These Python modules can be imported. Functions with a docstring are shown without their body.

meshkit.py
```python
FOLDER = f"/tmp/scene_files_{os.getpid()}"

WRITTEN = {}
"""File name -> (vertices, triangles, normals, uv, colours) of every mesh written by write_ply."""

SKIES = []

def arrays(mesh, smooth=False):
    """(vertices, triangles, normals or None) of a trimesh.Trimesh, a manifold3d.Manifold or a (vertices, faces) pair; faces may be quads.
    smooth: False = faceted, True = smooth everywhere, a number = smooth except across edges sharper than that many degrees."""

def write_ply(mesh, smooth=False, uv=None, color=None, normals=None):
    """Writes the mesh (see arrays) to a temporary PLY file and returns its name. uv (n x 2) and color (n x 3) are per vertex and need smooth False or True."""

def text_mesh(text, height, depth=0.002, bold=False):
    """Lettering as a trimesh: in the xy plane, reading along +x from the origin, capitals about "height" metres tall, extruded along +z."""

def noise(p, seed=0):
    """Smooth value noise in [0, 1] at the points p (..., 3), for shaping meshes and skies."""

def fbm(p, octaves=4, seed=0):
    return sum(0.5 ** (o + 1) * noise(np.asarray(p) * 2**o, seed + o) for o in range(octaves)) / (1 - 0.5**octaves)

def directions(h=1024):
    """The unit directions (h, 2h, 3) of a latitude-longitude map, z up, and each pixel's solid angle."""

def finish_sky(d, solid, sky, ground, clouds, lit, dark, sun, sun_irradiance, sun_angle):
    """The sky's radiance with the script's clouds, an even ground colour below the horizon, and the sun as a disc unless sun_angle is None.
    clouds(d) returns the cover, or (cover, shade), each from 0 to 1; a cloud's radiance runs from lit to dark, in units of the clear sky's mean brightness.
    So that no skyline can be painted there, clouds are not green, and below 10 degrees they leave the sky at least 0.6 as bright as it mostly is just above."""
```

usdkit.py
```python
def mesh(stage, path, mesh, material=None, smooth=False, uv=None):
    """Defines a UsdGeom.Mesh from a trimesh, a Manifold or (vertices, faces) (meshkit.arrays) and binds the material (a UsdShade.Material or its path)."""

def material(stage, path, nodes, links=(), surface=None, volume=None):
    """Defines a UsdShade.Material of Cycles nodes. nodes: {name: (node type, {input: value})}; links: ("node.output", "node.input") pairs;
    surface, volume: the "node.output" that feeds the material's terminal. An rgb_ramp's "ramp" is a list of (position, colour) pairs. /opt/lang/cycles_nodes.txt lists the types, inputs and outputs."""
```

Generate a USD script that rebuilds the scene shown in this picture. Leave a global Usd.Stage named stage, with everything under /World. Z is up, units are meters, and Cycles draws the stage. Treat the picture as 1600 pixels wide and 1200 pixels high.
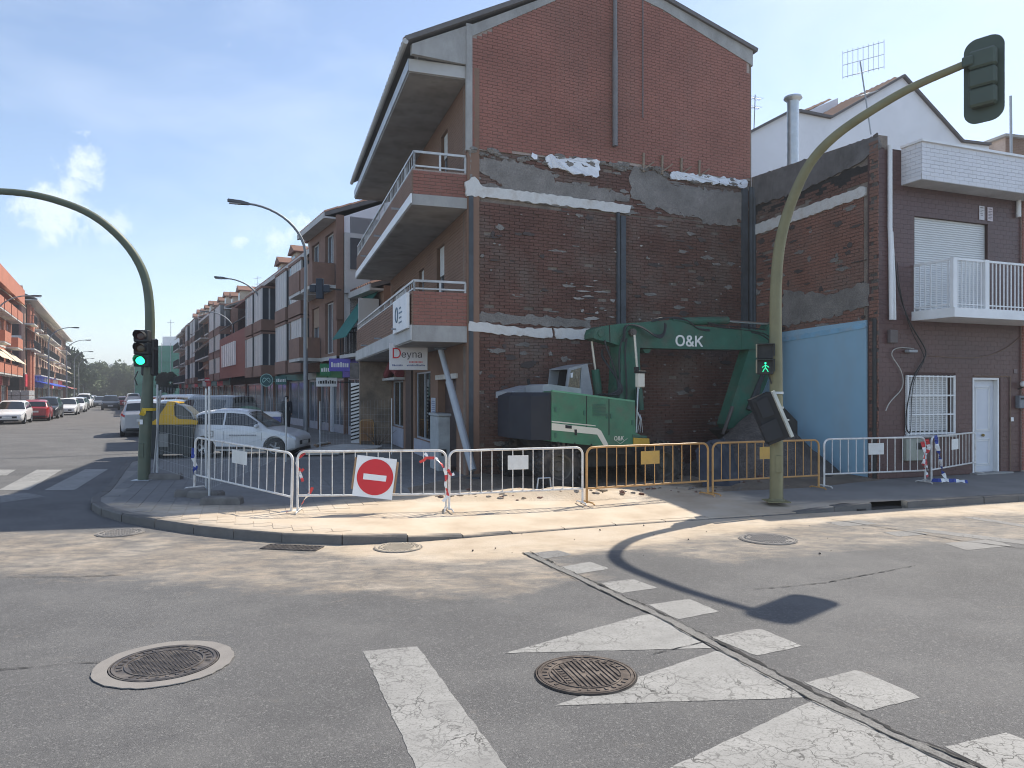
import math, random
import numpy as np, trimesh, shapely
from shapely.geometry import Polygon, LineString, Point, box as sbox
from shapely.ops import unary_union
import manifold3d as m3
import usdkit, meshkit
from pxr import Usd, UsdGeom, UsdLux, UsdShade, Gf, Sdf, Vt

stage = Usd.Stage.CreateInMemory()
UsdGeom.SetStageUpAxis(stage, 'Z'); UsdGeom.SetStageMetersPerUnit(stage, 1.0)
UsdGeom.Xform.Define(stage, '/World'); UsdGeom.Scope.Define(stage, '/World/Looks')

# ---------------------------------------------------------------- camera, sky, sun, exposure
F, EYE, HV = 1150.0, 2.0, 613.0          # focal length in photo pixels, eye height, horizon row
cam = UsdGeom.Camera.Define(stage, '/World/camera')
cam.AddTranslateOp().Set(Gf.Vec3d(0, 0, EYE)); cam.AddRotateXOp().Set(90.0)
cam.CreateHorizontalApertureAttr(36.0); cam.CreateVerticalApertureAttr(27.0)
cam.CreateFocalLengthAttr(36.0 * F / 1600); cam.CreateVerticalApertureOffsetAttr(36.0 * (HV - 600) / 1600)
cam.CreateClippingRangeAttr(Gf.Vec2f(0.1, 20000)); cam.CreateFStopAttr(0.0); cam.CreateFocusDistanceAttr(15.0)
cam.CreateExposureAttr(0.70)
HAZE = 0.0008
SUNV = np.array([0.64, 0.57, 1.0]); SUNV /= np.linalg.norm(SUNV)
ELEV, ROT = math.asin(SUNV[2]), math.atan2(SUNV[0], SUNV[1])
sun = UsdLux.DistantLight.Define(stage, '/World/sun')
sun.CreateIntensityAttr(1.1); sun.CreateAngleAttr(0.53); sun.CreateNormalizeAttr(True); sun.CreateColorAttr(Gf.Vec3f(1.0, 0.93, 0.82))
sun.AddRotateZOp().Set(-math.degrees(ROT)); sun.AddRotateXOp().Set(math.degrees(math.pi / 2 - ELEV) * -1)

def _cloud_dir(u, v):
    d = np.array([(u - 800) / F, 1.0, (HV - v) / F]); return d / np.linalg.norm(d)
nodes = {
 'sky': ('sky_texture', {'sky_type': 'single_scattering', 'sun_disc': False, 'sun_elevation': ELEV, 'sun_rotation': ROT, 'air_density': 1.0, 'aerosol_density': 0.75, 'ozone_density': 1.0, 'altitude': 600.0}),
 'tc': ('texture_coordinate', {}),
 'map': ('mapping', {'scale': (1.6, 1.6, 5.0), 'rotation': (0, 0.25, 0.4)}),
 'n1': ('noise_texture', {'scale': 1.5, 'detail': 7, 'roughness': 0.56, 'distortion': 0.35}),
 'r1': ('rgb_ramp', {'ramp': [(0.0, (0, 0, 0)), (0.44, (.01, .01, .01)), (0.70, (.26, .26, .26)), (1, (.45, .45, .45))]}),
 'n2': ('noise_texture', {'scale': 26.0, 'detail': 8, 'roughness': 0.66, 'distortion': 0.3}),
 'gain': ('mix_color', {'blend_type': 'multiply', 'fac': 1.0, 'b': (1.02, 1.0, 1.0), 'use_clamp': False}),
 'mix': ('mix_color', {'blend_type': 'mix', 'b': (5.6, 6.1, 6.9), 'use_clamp': False}),
 'bg': ('background_shader', {'strength': 0.125}),
}
links = [('tc.generated', 'map.vector'), ('map.vector', 'n1.vector'), ('n1.fac', 'r1.fac'), ('tc.generated', 'n2.vector'), ('sky.color', 'gain.a'), ('gain.result', 'mix.a'), ('mix.result', 'bg.color')]
prev = 'r1.color'
for i, (u, v, rad, amp) in enumerate([(125, 268, 2.1, .95), (85, 345, 3.2, .9), (170, 350, 2.2, .6), (470, 352, 2.0, .9), (495, 335, 1.3, .6), (378, 376, .9, .7), (430, 382, 1.5, .7)]):
    d = _cloud_dir(u, v); c = math.cos(math.radians(rad)); k = f'c{i}'
    nodes[k + 'd'] = ('normal', {'direction': tuple(d)})
    nodes[k + 'v'] = ('mix_vector', {'fac': 0.045, 'use_clamp': False})
    nodes[k + 's'] = ('math', {'math_type': 'multiply', 'value2': 1.0})
    # angular distance squared from the cloud's middle, plus noise
    nodes[k + 'm'] = ('map_range', {'range_type': 'linear', 'from_min': c, 'from_max': 1.0, 'to_min': 0.0, 'to_max': 1.0, 'clamp': True})
    nodes[k + 'a'] = ('math', {'math_type': 'multiply_add', 'value2': 3.4, 'value3': -1.7})
    nodes[k + 'b'] = ('math', {'math_type': 'add'})
    nodes[k + 'r'] = ('map_range', {'range_type': 'smoothstep', 'from_min': 0.40, 'from_max': 1.25, 'to_min': 0.0, 'to_max': amp * .75, 'clamp': True})
    nodes[k + 'c'] = ('math', {'math_type': 'maximum'})
    del nodes[k + 'v'], nodes[k + 's'], nodes[k + 'd']
    nodes[k + 'x'] = ('vector_math', {'math_type': 'dot_product', 'vector2': tuple(d)})
    nodes[k + 'n'] = ('vector_math', {'math_type': 'normalize'})
    links += [('tc.generated', k + 'n.vector1'), (k + 'n.vector', k + 'x.vector1'), (k + 'x.value', k + 'm.value'), ('n2.fac', k + 'a.value1'), (k + 'm.result', k + 'b.value1'), (k + 'a.value', k + 'b.value2'), (k + 'b.value', k + 'r.value'), (k + 'r.result', k + 'c.value1'), (prev, k + 'c.value2')]
    prev = k + 'c.value'
links.append((prev, 'mix.fac'))
skymat = usdkit.material(stage, '/World/Looks/sky', nodes, links, surface='bg.background')
dome = UsdLux.DomeLight.Define(stage, '/World/sky')
UsdShade.MaterialBindingAPI.Apply(dome.GetPrim()).Bind(skymat)
for k, v in (('label', 'blue sky with thin veils and a few small white clouds'), ('category', 'sky'), ('kind', 'structure')): dome.GetPrim().SetCustomDataByKey(k, v)

# ---------------------------------------------------------------- mesh building
RNG = np.random.RandomState
def earcut(poly):
    v, f = trimesh.creation.triangulate_polygon(poly, engine='earcut'); return np.asarray(v), np.asarray(f)
class MB:
    def __init__(s): s.V, s.F, s.n = [], [], 0
    def add(s, v, f):
        v = np.asarray(v, float).reshape(-1, 3); f = np.asarray(f, int)
        if f.ndim == 2 and f.shape[1] == 4: f = np.vstack([f[:, [0, 1, 2]], f[:, [0, 2, 3]]])
        s.V.append(v); s.F.append(f + s.n); s.n += len(v); return s
    def mesh(s): return np.vstack(s.V), np.vstack(s.F)
    def tm(s): v, f = s.mesh(); return trimesh.Trimesh(v, f, process=False)
    def box(s, x0, x1, y0, y1, z0, z1):
        v = [(x, y, z) for z in (z0, z1) for y in (y0, y1) for x in (x0, x1)]
        return s.add(v, [(0, 2, 3, 1), (4, 5, 7, 6), (0, 1, 5, 4), (2, 6, 7, 3), (0, 4, 6, 2), (1, 3, 7, 5)])
    def cbox(s, x0, x1, y0, y1, z0, z1, c=.01):
        p = []
        for x, sx in ((x0, 1), (x1, -1)):
            for y, sy in ((y0, 1), (y1, -1)):
                for z, sz in ((z0, 1), (z1, -1)):
                    p += [(x + sx * c, y + sy * c, z), (x + sx * c, y, z + sz * c), (x, y + sy * c, z + sz * c)]
        h = trimesh.convex.convex_hull(np.array(p)); return s.add(h.vertices, h.faces)
    def hull(s, p):
        h = trimesh.convex.convex_hull(np.array(p, float)); return s.add(h.vertices, h.faces)
    def bar(s, p, q, w, h=None, up=(0, 0, 1)):
        h = h or w; p, q = np.array(p, float), np.array(q, float); d = q - p; d /= np.linalg.norm(d) + 1e-12
        a = np.cross(d, up)
        if np.linalg.norm(a) < 1e-6: a = np.cross(d, (1, 0, 0))
        a /= np.linalg.norm(a); b = np.cross(a, d)
        v = [e + sx * a * w / 2 + sz * b * h / 2 for e in (p, q) for sz in (-1, 1) for sx in (-1, 1)]
        return s.add(v, [(0, 2, 3, 1), (4, 5, 7, 6), (0, 1, 5, 4), (2, 6, 7, 3), (0, 4, 6, 2), (1, 3, 7, 5)])
    def tube(s, pts, r, sides=8, caps=True):
        p = np.asarray(pts, float); n = len(p); r = np.broadcast_to(np.asarray(r, float), (n,))
        t = np.gradient(p, axis=0); t /= np.linalg.norm(t, axis=1, keepdims=True) + 1e-12
        a = np.cross(t[0], (0, 0, 1.0))
        if np.linalg.norm(a) < 1e-3: a = np.cross(t[0], (1.0, 0, 0))
        A = []
        for i in range(n):
            a = a - t[i] * (a @ t[i]); a = a / (np.linalg.norm(a) + 1e-12); A.append(a)
        A = np.array(A); B = np.cross(t, A); ang = np.arange(sides) * 2 * np.pi / sides
        v = p[:, None] + r[:, None, None] * (np.cos(ang)[None, :, None] * A[:, None] + np.sin(ang)[None, :, None] * B[:, None])
        i, j = np.meshgrid(np.arange(n - 1), np.arange(sides), indexing='ij')
        q = np.stack([i * sides + j, i * sides + (j + 1) % sides, (i + 1) * sides + (j + 1) % sides, (i + 1) * sides + j], -1).reshape(-1, 4)
        f = np.vstack([q[:, [0, 1, 2]], q[:, [0, 2, 3]]])
        if caps:
            c0 = [(0, k + 1, k) for k in range(1, sides - 1)]; o = (n - 1) * sides
            f = np.vstack([f, c0, [(o, o + k, o + k + 1) for k in range(1, sides - 1)]])
        return s.add(v.reshape(-1, 3), f)
    def cyl(s, p, q, r, sides=12): return s.tube([p, q], r, sides)
    def prism(s, poly, h0, h1, axis='z'):
        if not hasattr(poly, 'geom_type'): poly = Polygon(poly)
        if not poly.is_valid: poly = poly.buffer(0)
        for g in getattr(poly, 'geoms', [poly]):
            if g.is_empty or g.geom_type != 'Polygon' or g.area < 1e-7: continue
            m = trimesh.creation.extrude_polygon(g, 1.0, engine='earcut'); v = np.array(m.vertices); h = h0 + (h1 - h0) * v[:, 2]
            v = {'z': np.c_[v[:, 0], v[:, 1], h], 'y': np.c_[v[:, 0], h, v[:, 1]], 'x': np.c_[h, v[:, 0], v[:, 1]]}[axis]
            s.add(v, m.faces)
        return s
    def sheet(s, poly, z=0.0):
        if not hasattr(poly, 'geom_type'): poly = Polygon(poly)
        if not poly.is_valid: poly = poly.buffer(0)
        for g in getattr(poly, 'geoms', [poly]):
            if g.is_empty or g.geom_type != 'Polygon': continue
            v, f = earcut(g); s.add(np.c_[v, np.full(len(v), z)], f)
        return s
    def lathe(s, prof, n=24, c=(0, 0, 0), axis='z', sweep=2 * np.pi):
        prof = np.array(prof, float); closed = sweep > 6.28; m = n if closed else n + 1
        a = np.arange(m) * sweep / n; k = len(prof)
        r, z = prof[:, 0], prof[:, 1]
        x, y, zz = np.outer(np.cos(a), r), np.outer(np.sin(a), r), np.outer(np.ones(m), z)
        v = np.stack({'z': (x, y, zz), 'y': (x, zz, y), 'x': (zz, x, y)}[axis], -1).reshape(-1, 3) + np.array(c)
        q = [(i * k + j, ((i + 1) % m) * k + j, ((i + 1) % m) * k + j + 1, i * k + j + 1) for i in range(n) for j in range(k - 1)]
        return s.add(v, np.array(q))
    def grid(s, P):
        P = np.asarray(P, float); a, b = P.shape[:2]
        i, j = np.meshgrid(np.arange(a - 1), np.arange(b - 1), indexing='ij')
        q = np.stack([i * b + j, (i + 1) * b + j, (i + 1) * b + j + 1, i * b + j + 1], -1).reshape(-1, 4)
        return s.add(P.reshape(-1, 3), q)
    def quad(s, a, b, c, d): return s.add([a, b, c, d], [(0, 1, 2), (0, 2, 3)])
    def merge(s, o, M=None):
        for v, f in zip(o.V, [None] * len(o.V)): pass
        v, f = o.mesh(); return s.add(v if M is None else v @ M[:3, :3].T + M[:3, 3], f)
    def text(s, txt, h, x, z, y, bold=False, depth=.004, center=True, sx=1.0):
        m = meshkit.text_mesh(txt, h, depth, bold); v = np.array(m.vertices); v[:, 0] *= sx
        if center: v[:, 0] -= (v[:, 0].min() + v[:, 0].max()) / 2
        return s.add(np.c_[v[:, 0] + x, y - v[:, 2], v[:, 1] + z], m.faces)
def ico(c, r, sub=2, scale=(1, 1, 1)):
    m = trimesh.creation.icosphere(sub, 1.0); return np.array(m.vertices) * np.array(scale) * r + np.array(c), np.array(m.faces)

class Fr:
    """A wall frame: x along the wall, y into it, z up."""
    def __init__(s, o, ang, flip=False):
        s.o = np.array(o, float); a = math.radians(ang)        # ang: direction of x, degrees anticlockwise from world +x
        s.x = np.array([math.cos(a), math.sin(a), 0]); s.y = np.array([-math.sin(a), math.cos(a), 0]) * (-1 if flip else 1)
        s.M = np.eye(4); s.M[:3, 0], s.M[:3, 1], s.M[:3, 2], s.M[:3, 3] = s.x, s.y, (0, 0, 1), s.o
    def px(s, u, v, n=0.0):
        r = np.array([(u - 800) / F, 1.0, (HV - v) / F]); e = np.array([0, 0, EYE]); o = s.o + s.y * n
        k = ((o - e) @ s.y) / (r @ s.y); p = e + k * r - s.o
        return p @ s.x, p[2]
    def w(s, t, n, z): return s.o + s.x * t + s.y * n + np.array([0, 0, z])
def G(u, v, z=0.0):
    d = (EYE - z) * F / (v - HV); return np.array([(u - 800) / F * d, d, z])
def D(u, v, d): return np.array([(u - 800) / F * d, d, EYE + (HV - v) / F * d])
def TR(x=0, y=0, z=0, rz=0, rx=0, ry=0, s=1.0):
    R = trimesh.transformations.euler_matrix(math.radians(rx), math.radians(ry), math.radians(rz), 'sxyz'); R[:3, :3] *= s; R[:3, 3] = (x, y, z); return R

# ---------------------------------------------------------------- things
def numbered(parent, name):
    p, k = f'{parent}/{name}', 0
    while stage.GetPrimAtPath(p): k += 1; p = f'{parent}/{name}_{k:03d}'
    return p
def tag(o, label=None, cat=None, group=None, kind=None):
    o = o.GetPrim() if hasattr(o, 'GetPrim') else o
    for k, v in (('label', label), ('category', cat), ('group', group), ('kind', kind)):
        if v: o.SetCustomDataByKey(k, v)
    return o
BASE = {}
def thing(name, label, cat, loc=(0, 0, 0), rz=0.0, group=None, kind=None):
    x = UsdGeom.Xform.Define(stage, numbered('/World', name)); x.AddTranslateOp().Set(Gf.Vec3d(*map(float, loc)))
    if rz: x.AddRotateZOp().Set(float(rz))
    M = TR(*loc, rz=rz); BASE[str(x.GetPath())] = np.linalg.inv(M)
    return tag(x.GetPrim(), label, cat, group, kind)
def put(name, mb, mat, parent=None, M=None, smooth=False, label=None, kind=None, attr=None, world=True):
    """One mesh prim. Vertices are world coordinates (after M) unless world=False; they are stored relative to the thing they belong to."""
    v, f = mb.mesh() if isinstance(mb, MB) else mb
    if M is not None:
        v = v @ M[:3, :3].T + M[:3, 3]
        if np.linalg.det(M[:3, :3]) < 0: f = f[:, ::-1]
    vals = {k: fn(v) for k, fn in (attr or {}).items()}
    pp = str(parent.GetPath()) if parent is not None else '/World'
    top = '/'.join(pp.split('/')[:3])
    if parent is not None and world:
        B = BASE[top]; v = v @ B[:3, :3].T + B[:3, 3]
    m = usdkit.mesh(stage, numbered(pp, name), (v, f), mat, smooth=smooth)
    for k, a in vals.items(): UsdGeom.PrimvarsAPI(m).CreatePrimvar(k, Sdf.ValueTypeNames.FloatArray, 'vertex').Set(Vt.FloatArray.FromNumpy(np.asarray(a, np.float32)))
    tag(m, label, kind=kind); return m.GetPrim()
def single(name, mb, mat, label, cat, loc=None, M=None, smooth=False, group=None, kind=None, attr=None):
    """A top-level thing that is one mesh, stored about its own base."""
    v, f = mb.mesh() if isinstance(mb, MB) else mb
    if M is not None:
        v = v @ M[:3, :3].T + M[:3, 3]
        if np.linalg.det(M[:3, :3]) < 0: f = f[:, ::-1]
    b = np.array(loc if loc is not None else [(v[:, 0].min() + v[:, 0].max()) / 2, (v[:, 1].min() + v[:, 1].max()) / 2, v[:, 2].min()], float)
    vals = {k: fn(v) for k, fn in (attr or {}).items()}
    m = usdkit.mesh(stage, numbered('/World', name), (v - b, f), mat, smooth=smooth); m.AddTranslateOp().Set(Gf.Vec3d(*map(float, b)))
    for k, a in vals.items(): UsdGeom.PrimvarsAPI(m).CreatePrimvar(k, Sdf.ValueTypeNames.FloatArray, 'vertex').Set(Vt.FloatArray.FromNumpy(np.asarray(a, np.float32)))
    return tag(m.GetPrim(), label, cat, group, kind)
def proto(name):
    p = stage.CreateClassPrim('/World/Kit_' + name); UsdGeom.Xform.Define(stage, p.GetPath()); p.SetSpecifier(Sdf.SpecifierClass)
    BASE[str(p.GetPath())] = np.eye(4); return p
def copy(pr, name, label, cat, loc, rz=0.0, group=None, rx=0.0, ry=0.0, scale=None):
    x = UsdGeom.Xform.Define(stage, numbered('/World', name)); x.AddTranslateOp().Set(Gf.Vec3d(*map(float, loc)))
    if rz: x.AddRotateZOp().Set(float(rz))
    if ry: x.AddRotateYOp().Set(float(ry))
    if rx: x.AddRotateXOp().Set(float(rx))
    if scale: x.AddScaleOp().Set(Gf.Vec3f(*scale))
    x.GetPrim().GetReferences().AddInternalReference(pr.GetPath()); x.GetPrim().SetInstanceable(True)
    return tag(x.GetPrim(), label, cat, group)

# ---------------------------------------------------------------- materials
MATS = {}
def mat(name, col, rough=.6, metal=0.0, var=.18, scale=2.5, bump=0.0, bscale=60.0, spec=.4, coat=0.0, grime=0.0, gcol=(.05, .045, .04), gscale=1.3, islands=None, tile=None, sand=False, emit=0.0, fine=0.0, fscale=300.0, streak=0.0, detail=5.0, specks=False):
    """Weathered surface: large-scale tone variation, optional dirt, fine speckle, per-piece tone, dust from the 'sand' attribute, bump."""
    if name in MATS: return MATS[name]
    n, l = {'g': ('geometry', {}), 'p': ('principled_bsdf', {'roughness': rough, 'metallic': metal, 'specular_ior_level': spec, 'coat_weight': coat})}, []
    c = np.array(col, float)
    n['n1'] = ('noise_texture', {'scale': scale, 'detail': detail, 'roughness': .6}); l.append(('g.position', 'n1.vector'))
    if islands:
        n['r1'] = ('rgb_ramp', {'ramp': islands, 'interpolate': True}); l.append(('g.random_per_island', 'r1.fac'))
        n['v'] = ('map_range', {'from_min': .25, 'from_max': .75, 'to_min': 1 - var, 'to_max': 1 + var, 'clamp': False})
        n['vm'] = ('vector_math', {'math_type': 'scale'})
        l += [('n1.fac', 'v.value'), ('r1.color', 'vm.vector1'), ('v.result', 'vm.scale')]; cur = 'vm.vector'
    else:
        n['r1'] = ('rgb_ramp', {'ramp': [(.25, tuple(c * (1 - var))), (.75, tuple(np.minimum(c * (1 + var), 1)))]}); l.append(('n1.fac', 'r1.fac')); cur = 'r1.color'
    if fine:
        n['nf'] = ('noise_texture', {'scale': fscale, 'detail': 2.0, 'roughness': .7}); l.append(('g.position', 'nf.vector'))
        n['fr'] = ('map_range', {'from_min': .3, 'from_max': .7, 'to_min': 1 - fine, 'to_max': 1 + fine, 'clamp': True}); n['fs'] = ('vector_math', {'math_type': 'scale'})
        l += [('nf.fac', 'fr.value'), (cur, 'fs.vector1'), ('fr.result', 'fs.scale')]; cur = 'fs.vector'
    if specks:
        n['vo'] = ('voronoi_texture', {'scale': 105.0}); n['vs'] = ('separate_color', {}); n['vr'] = ('map_range', {'from_min': .80, 'from_max': .98, 'to_min': 0, 'to_max': .45, 'clamp': True}); n['vx'] = ('mix_color', {'b': (.29, .285, .27)})
        n['vd'] = ('map_range', {'from_min': .10, 'from_max': .0, 'to_min': .82, 'to_max': 0, 'clamp': True}); n['vd2'] = ('mix_color', {'b': (.045, .044, .043)})
        l += [('g.position', 'vo.vector'), ('vo.color', 'vs.color'), ('vs.r', 'vr.value'), ('vr.result', 'vx.fac'), (cur, 'vx.a'), ('vs.g', 'vd.value'), ('vd.result', 'vd2.fac'), ('vx.result', 'vd2.a')]; n['vd'] = ('map_range', {'from_min': .80, 'from_max': 1.0, 'to_min': 0, 'to_max': .55, 'clamp': True}); cur = 'vd2.result'
    if grime:
        n['ng'] = ('noise_texture', {'scale': gscale, 'detail': 7.0, 'roughness': .68})
        n['mg'] = ('mapping', {'scale': (1, 1, .25 if streak else 1)})
        n['gr'] = ('map_range', {'from_min': .47, 'from_max': .68, 'to_min': 0, 'to_max': grime, 'clamp': True}); n['gm'] = ('mix_color', {'b': tuple(gcol)})
        l += [('g.position', 'mg.vector'), ('mg.vector', 'ng.vector'), ('ng.fac', 'gr.value'), ('gr.result', 'gm.fac'), (cur, 'gm.a')]; cur = 'gm.result'
    if sand:
        n['at'] = ('attribute', {'attribute': 'sand'})
        n['s1'] = ('noise_texture', {'scale': 3.4, 'detail': 10.0, 'roughness': .74, 'distortion': .35}); n['sm'] = ('mapping', {'scale': (.7, 1.25, 1), 'rotation': (0, 0, -.32)})
        n['sa'] = ('math', {'math_type': 'multiply_add', 'value2': 1.25, 'value3': -.625}); n['sb'] = ('math', {'math_type': 'add'})
        n['sr'] = ('map_range', {'range_type': 'smoothstep', 'from_min': .10, 'from_max': .95, 'to_min': 0, 'to_max': .95, 'clamp': True})
        n['s2'] = ('noise_texture', {'scale': 1.1, 'detail': 6.0, 'roughness': .6})
        n['sc'] = ('rgb_ramp', {'ramp': [(.3, (.42, .33, .235)), (.5, (.52, .425, .315)), (.72, (.58, .50, .40))]}); n['sx'] = ('mix_color', {})
        l += [('g.position', 'sm.vector'), ('sm.vector', 's1.vector'), ('s1.fac', 'sa.value1'), ('at.fac', 'sb.value1'), ('sa.value', 'sb.value2'), ('sb.value', 'sr.value'), ('g.position', 's2.vector'), ('s2.fac', 'sc.fac'), ('sr.result', 'sx.fac'), (cur, 'sx.a'), ('sc.color', 'sx.b')]; cur = 'sx.result'
    l.append((cur, 'p.base_color'))
    if bump:
        n['nb'] = ('noise_texture', {'scale': bscale, 'detail': 4.0, 'roughness': .65}); n['bp'] = ('bump', {'strength': min(1.0, bump), 'distance': .02})
        l += [('g.position', 'nb.vector'), ('nb.fac', 'bp.height'), ('bp.normal', 'p.normal')]
    if emit: n['p'][1].update(emission_color=tuple(c), emission_strength=emit)
    MATS[name] = usdkit.material(stage, f'/World/Looks/{name}', n, l, surface='p.BSDF'); return MATS[name]
def pane_mat(name, tint=(.75, .8, .8), ior=1.5):
    n = {'t': ('transparent_bsdf', {'color': tint}), 'g': ('glossy_bsdf', {'color': (.9, .93, .95), 'roughness': .02}), 'f': ('fresnel', {'IOR': ior}), 'm': ('mix_closure', {})}
    MATS[name] = usdkit.material(stage, f'/World/Looks/{name}', n, [('f.fac', 'm.fac'), ('t.BSDF', 'm.closure1'), ('g.BSDF', 'm.closure2')], surface='m.closure'); return MATS[name]
def leaf_mat(name, c1, c2):
    n = {'g': ('geometry', {}), 'r': ('rgb_ramp', {'ramp': [(0, c1), (1, c2)]}), 'd': ('principled_bsdf', {'roughness': .6, 'specular_ior_level': .25}), 't': ('translucent_bsdf', {}), 'm': ('mix_closure', {'fac': .28})}
    MATS[name] = usdkit.material(stage, f'/World/Looks/{name}', n, [('g.random_per_island', 'r.fac'), ('r.color', 'd.base_color'), ('r.color', 't.color'), ('d.BSDF', 'm.closure1'), ('t.BSDF', 'm.closure2')], surface='m.closure'); return MATS[name]

asphalt = mat('asphalt', (.108, .106, .105), .85, var=.24, scale=.45, fine=.6, fscale=150, bump=.55, bscale=120, sand=True, grime=.3, gcol=(.175, .17, .16), gscale=.9, detail=9, specks=True)
road_far = mat('asphalt_far', (.115, .114, .113), .85, var=.12, scale=.3)
pave_m = mat('paving', (.20, .19, .185), .85, var=.14, scale=1.2, fine=.25, fscale=90, sand=True, islands=[(0, (.17, .165, .16)), (.5, (.20, .19, .185)), (1, (.225, .215, .205))], bump=.2, bscale=90)
joint_m = mat('paving_joint', (.13, .12, .11), .95, sand=True, fine=.3)
conc_pave = mat('concrete_pavement', (.22, .21, .195), .9, var=.15, scale=1.0, fine=.25, fscale=60, sand=True, grime=.3, gcol=(.12, .11, .10))
kerb_m = mat('kerb_stone', (.105, .10, .095), .85, sand=True, var=.15, scale=4, fine=.25, fscale=120, grime=.35, gcol=(.16, .15, .135))
ground_m = mat('ground_soil', (.20, .17, .12), .95, var=.25, scale=.05)
soil_m = mat('site_soil', (.17, .135, .10), .95, var=.35, scale=1.6, fine=.4, fscale=40, bump=.8, bscale=25, sand=True)
rubble_m = mat('rubble', (.10, .085, .075), .95, var=.4, scale=2.5, fine=.5, fscale=30, bump=1, bscale=14)
def paint_mat(name, col):
    n = {'g': ('geometry', {}), 'v': ('voronoi_texture', {'feature': 'distance_to_edge', 'scale': 4.2}), 'd': ('noise_texture', {'scale': 5.0, 'detail': 4.0}), 'dm': ('mix_vector', {'fac': .28}),
         'v2': ('voronoi_texture', {'feature': 'distance_to_edge', 'scale': 11.0}), 'c1': ('map_range', {'from_min': .006, 'from_max': .020, 'to_min': 1.0, 'to_max': 0, 'clamp': True}), 'c2': ('map_range', {'from_min': .008, 'from_max': .035, 'to_min': .8, 'to_max': 0, 'clamp': True}),
         'mk': ('noise_texture', {'scale': 1.1, 'detail': 3.0}), 'mr': ('map_range', {'from_min': .36, 'from_max': .6, 'to_min': 0, 'to_max': 1, 'clamp': True}), 'mm': ('math', {'math_type': 'multiply'}), 'cm': ('math', {'math_type': 'maximum'}), 'cm2': ('math', {'math_type': 'multiply'}),
         'w': ('noise_texture', {'scale': 60.0, 'detail': 6.0, 'roughness': .8}), 'wr': ('map_range', {'from_min': .52, 'from_max': .66, 'to_min': 0, 'to_max': .7, 'clamp': True}), 'mx': ('math', {'math_type': 'maximum'}),
         'b': ('noise_texture', {'scale': 2.2, 'detail': 7.0, 'roughness': .7}), 'br': ('rgb_ramp', {'ramp': [(.28, tuple(np.array(col) * .68)), (.7, tuple(col))]}), 'mix': ('mix_color', {'b': (.055, .053, .05)}), 'p': ('principled_bsdf', {'roughness': .75, 'specular_ior_level': .3})}
    l = [('g.position', 'd.vector'), ('g.position', 'dm.a'), ('d.color', 'dm.b'), ('dm.result', 'v.vector'), ('dm.result', 'v2.vector'), ('v.distance', 'c1.value'), ('v2.distance', 'c2.value'), ('g.position', 'mk.vector'), ('mk.fac', 'mr.value'), ('c2.result', 'mm.value1'), ('mr.result', 'mm.value2'),
         ('c1.result', 'cm2.value1'), ('mr.result', 'cm2.value2'), ('cm2.value', 'cm.value1'), ('mm.value', 'cm.value2'), ('g.position', 'w.vector'), ('w.fac', 'wr.value'), ('cm.value', 'mx.value1'), ('wr.result', 'mx.value2'), ('g.position', 'b.vector'), ('b.fac', 'br.fac'), ('br.color', 'mix.a'), ('mx.value', 'mix.fac'), ('mix.result', 'p.base_color')]
    MATS[name] = usdkit.material(stage, f'/World/Looks/{name}', n, l, surface='p.BSDF'); return MATS[name]
paint = paint_mat('road_paint', (.315, .31, .295))
paint_old = paint_mat('road_paint_worn', (.235, .23, .222))
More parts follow.
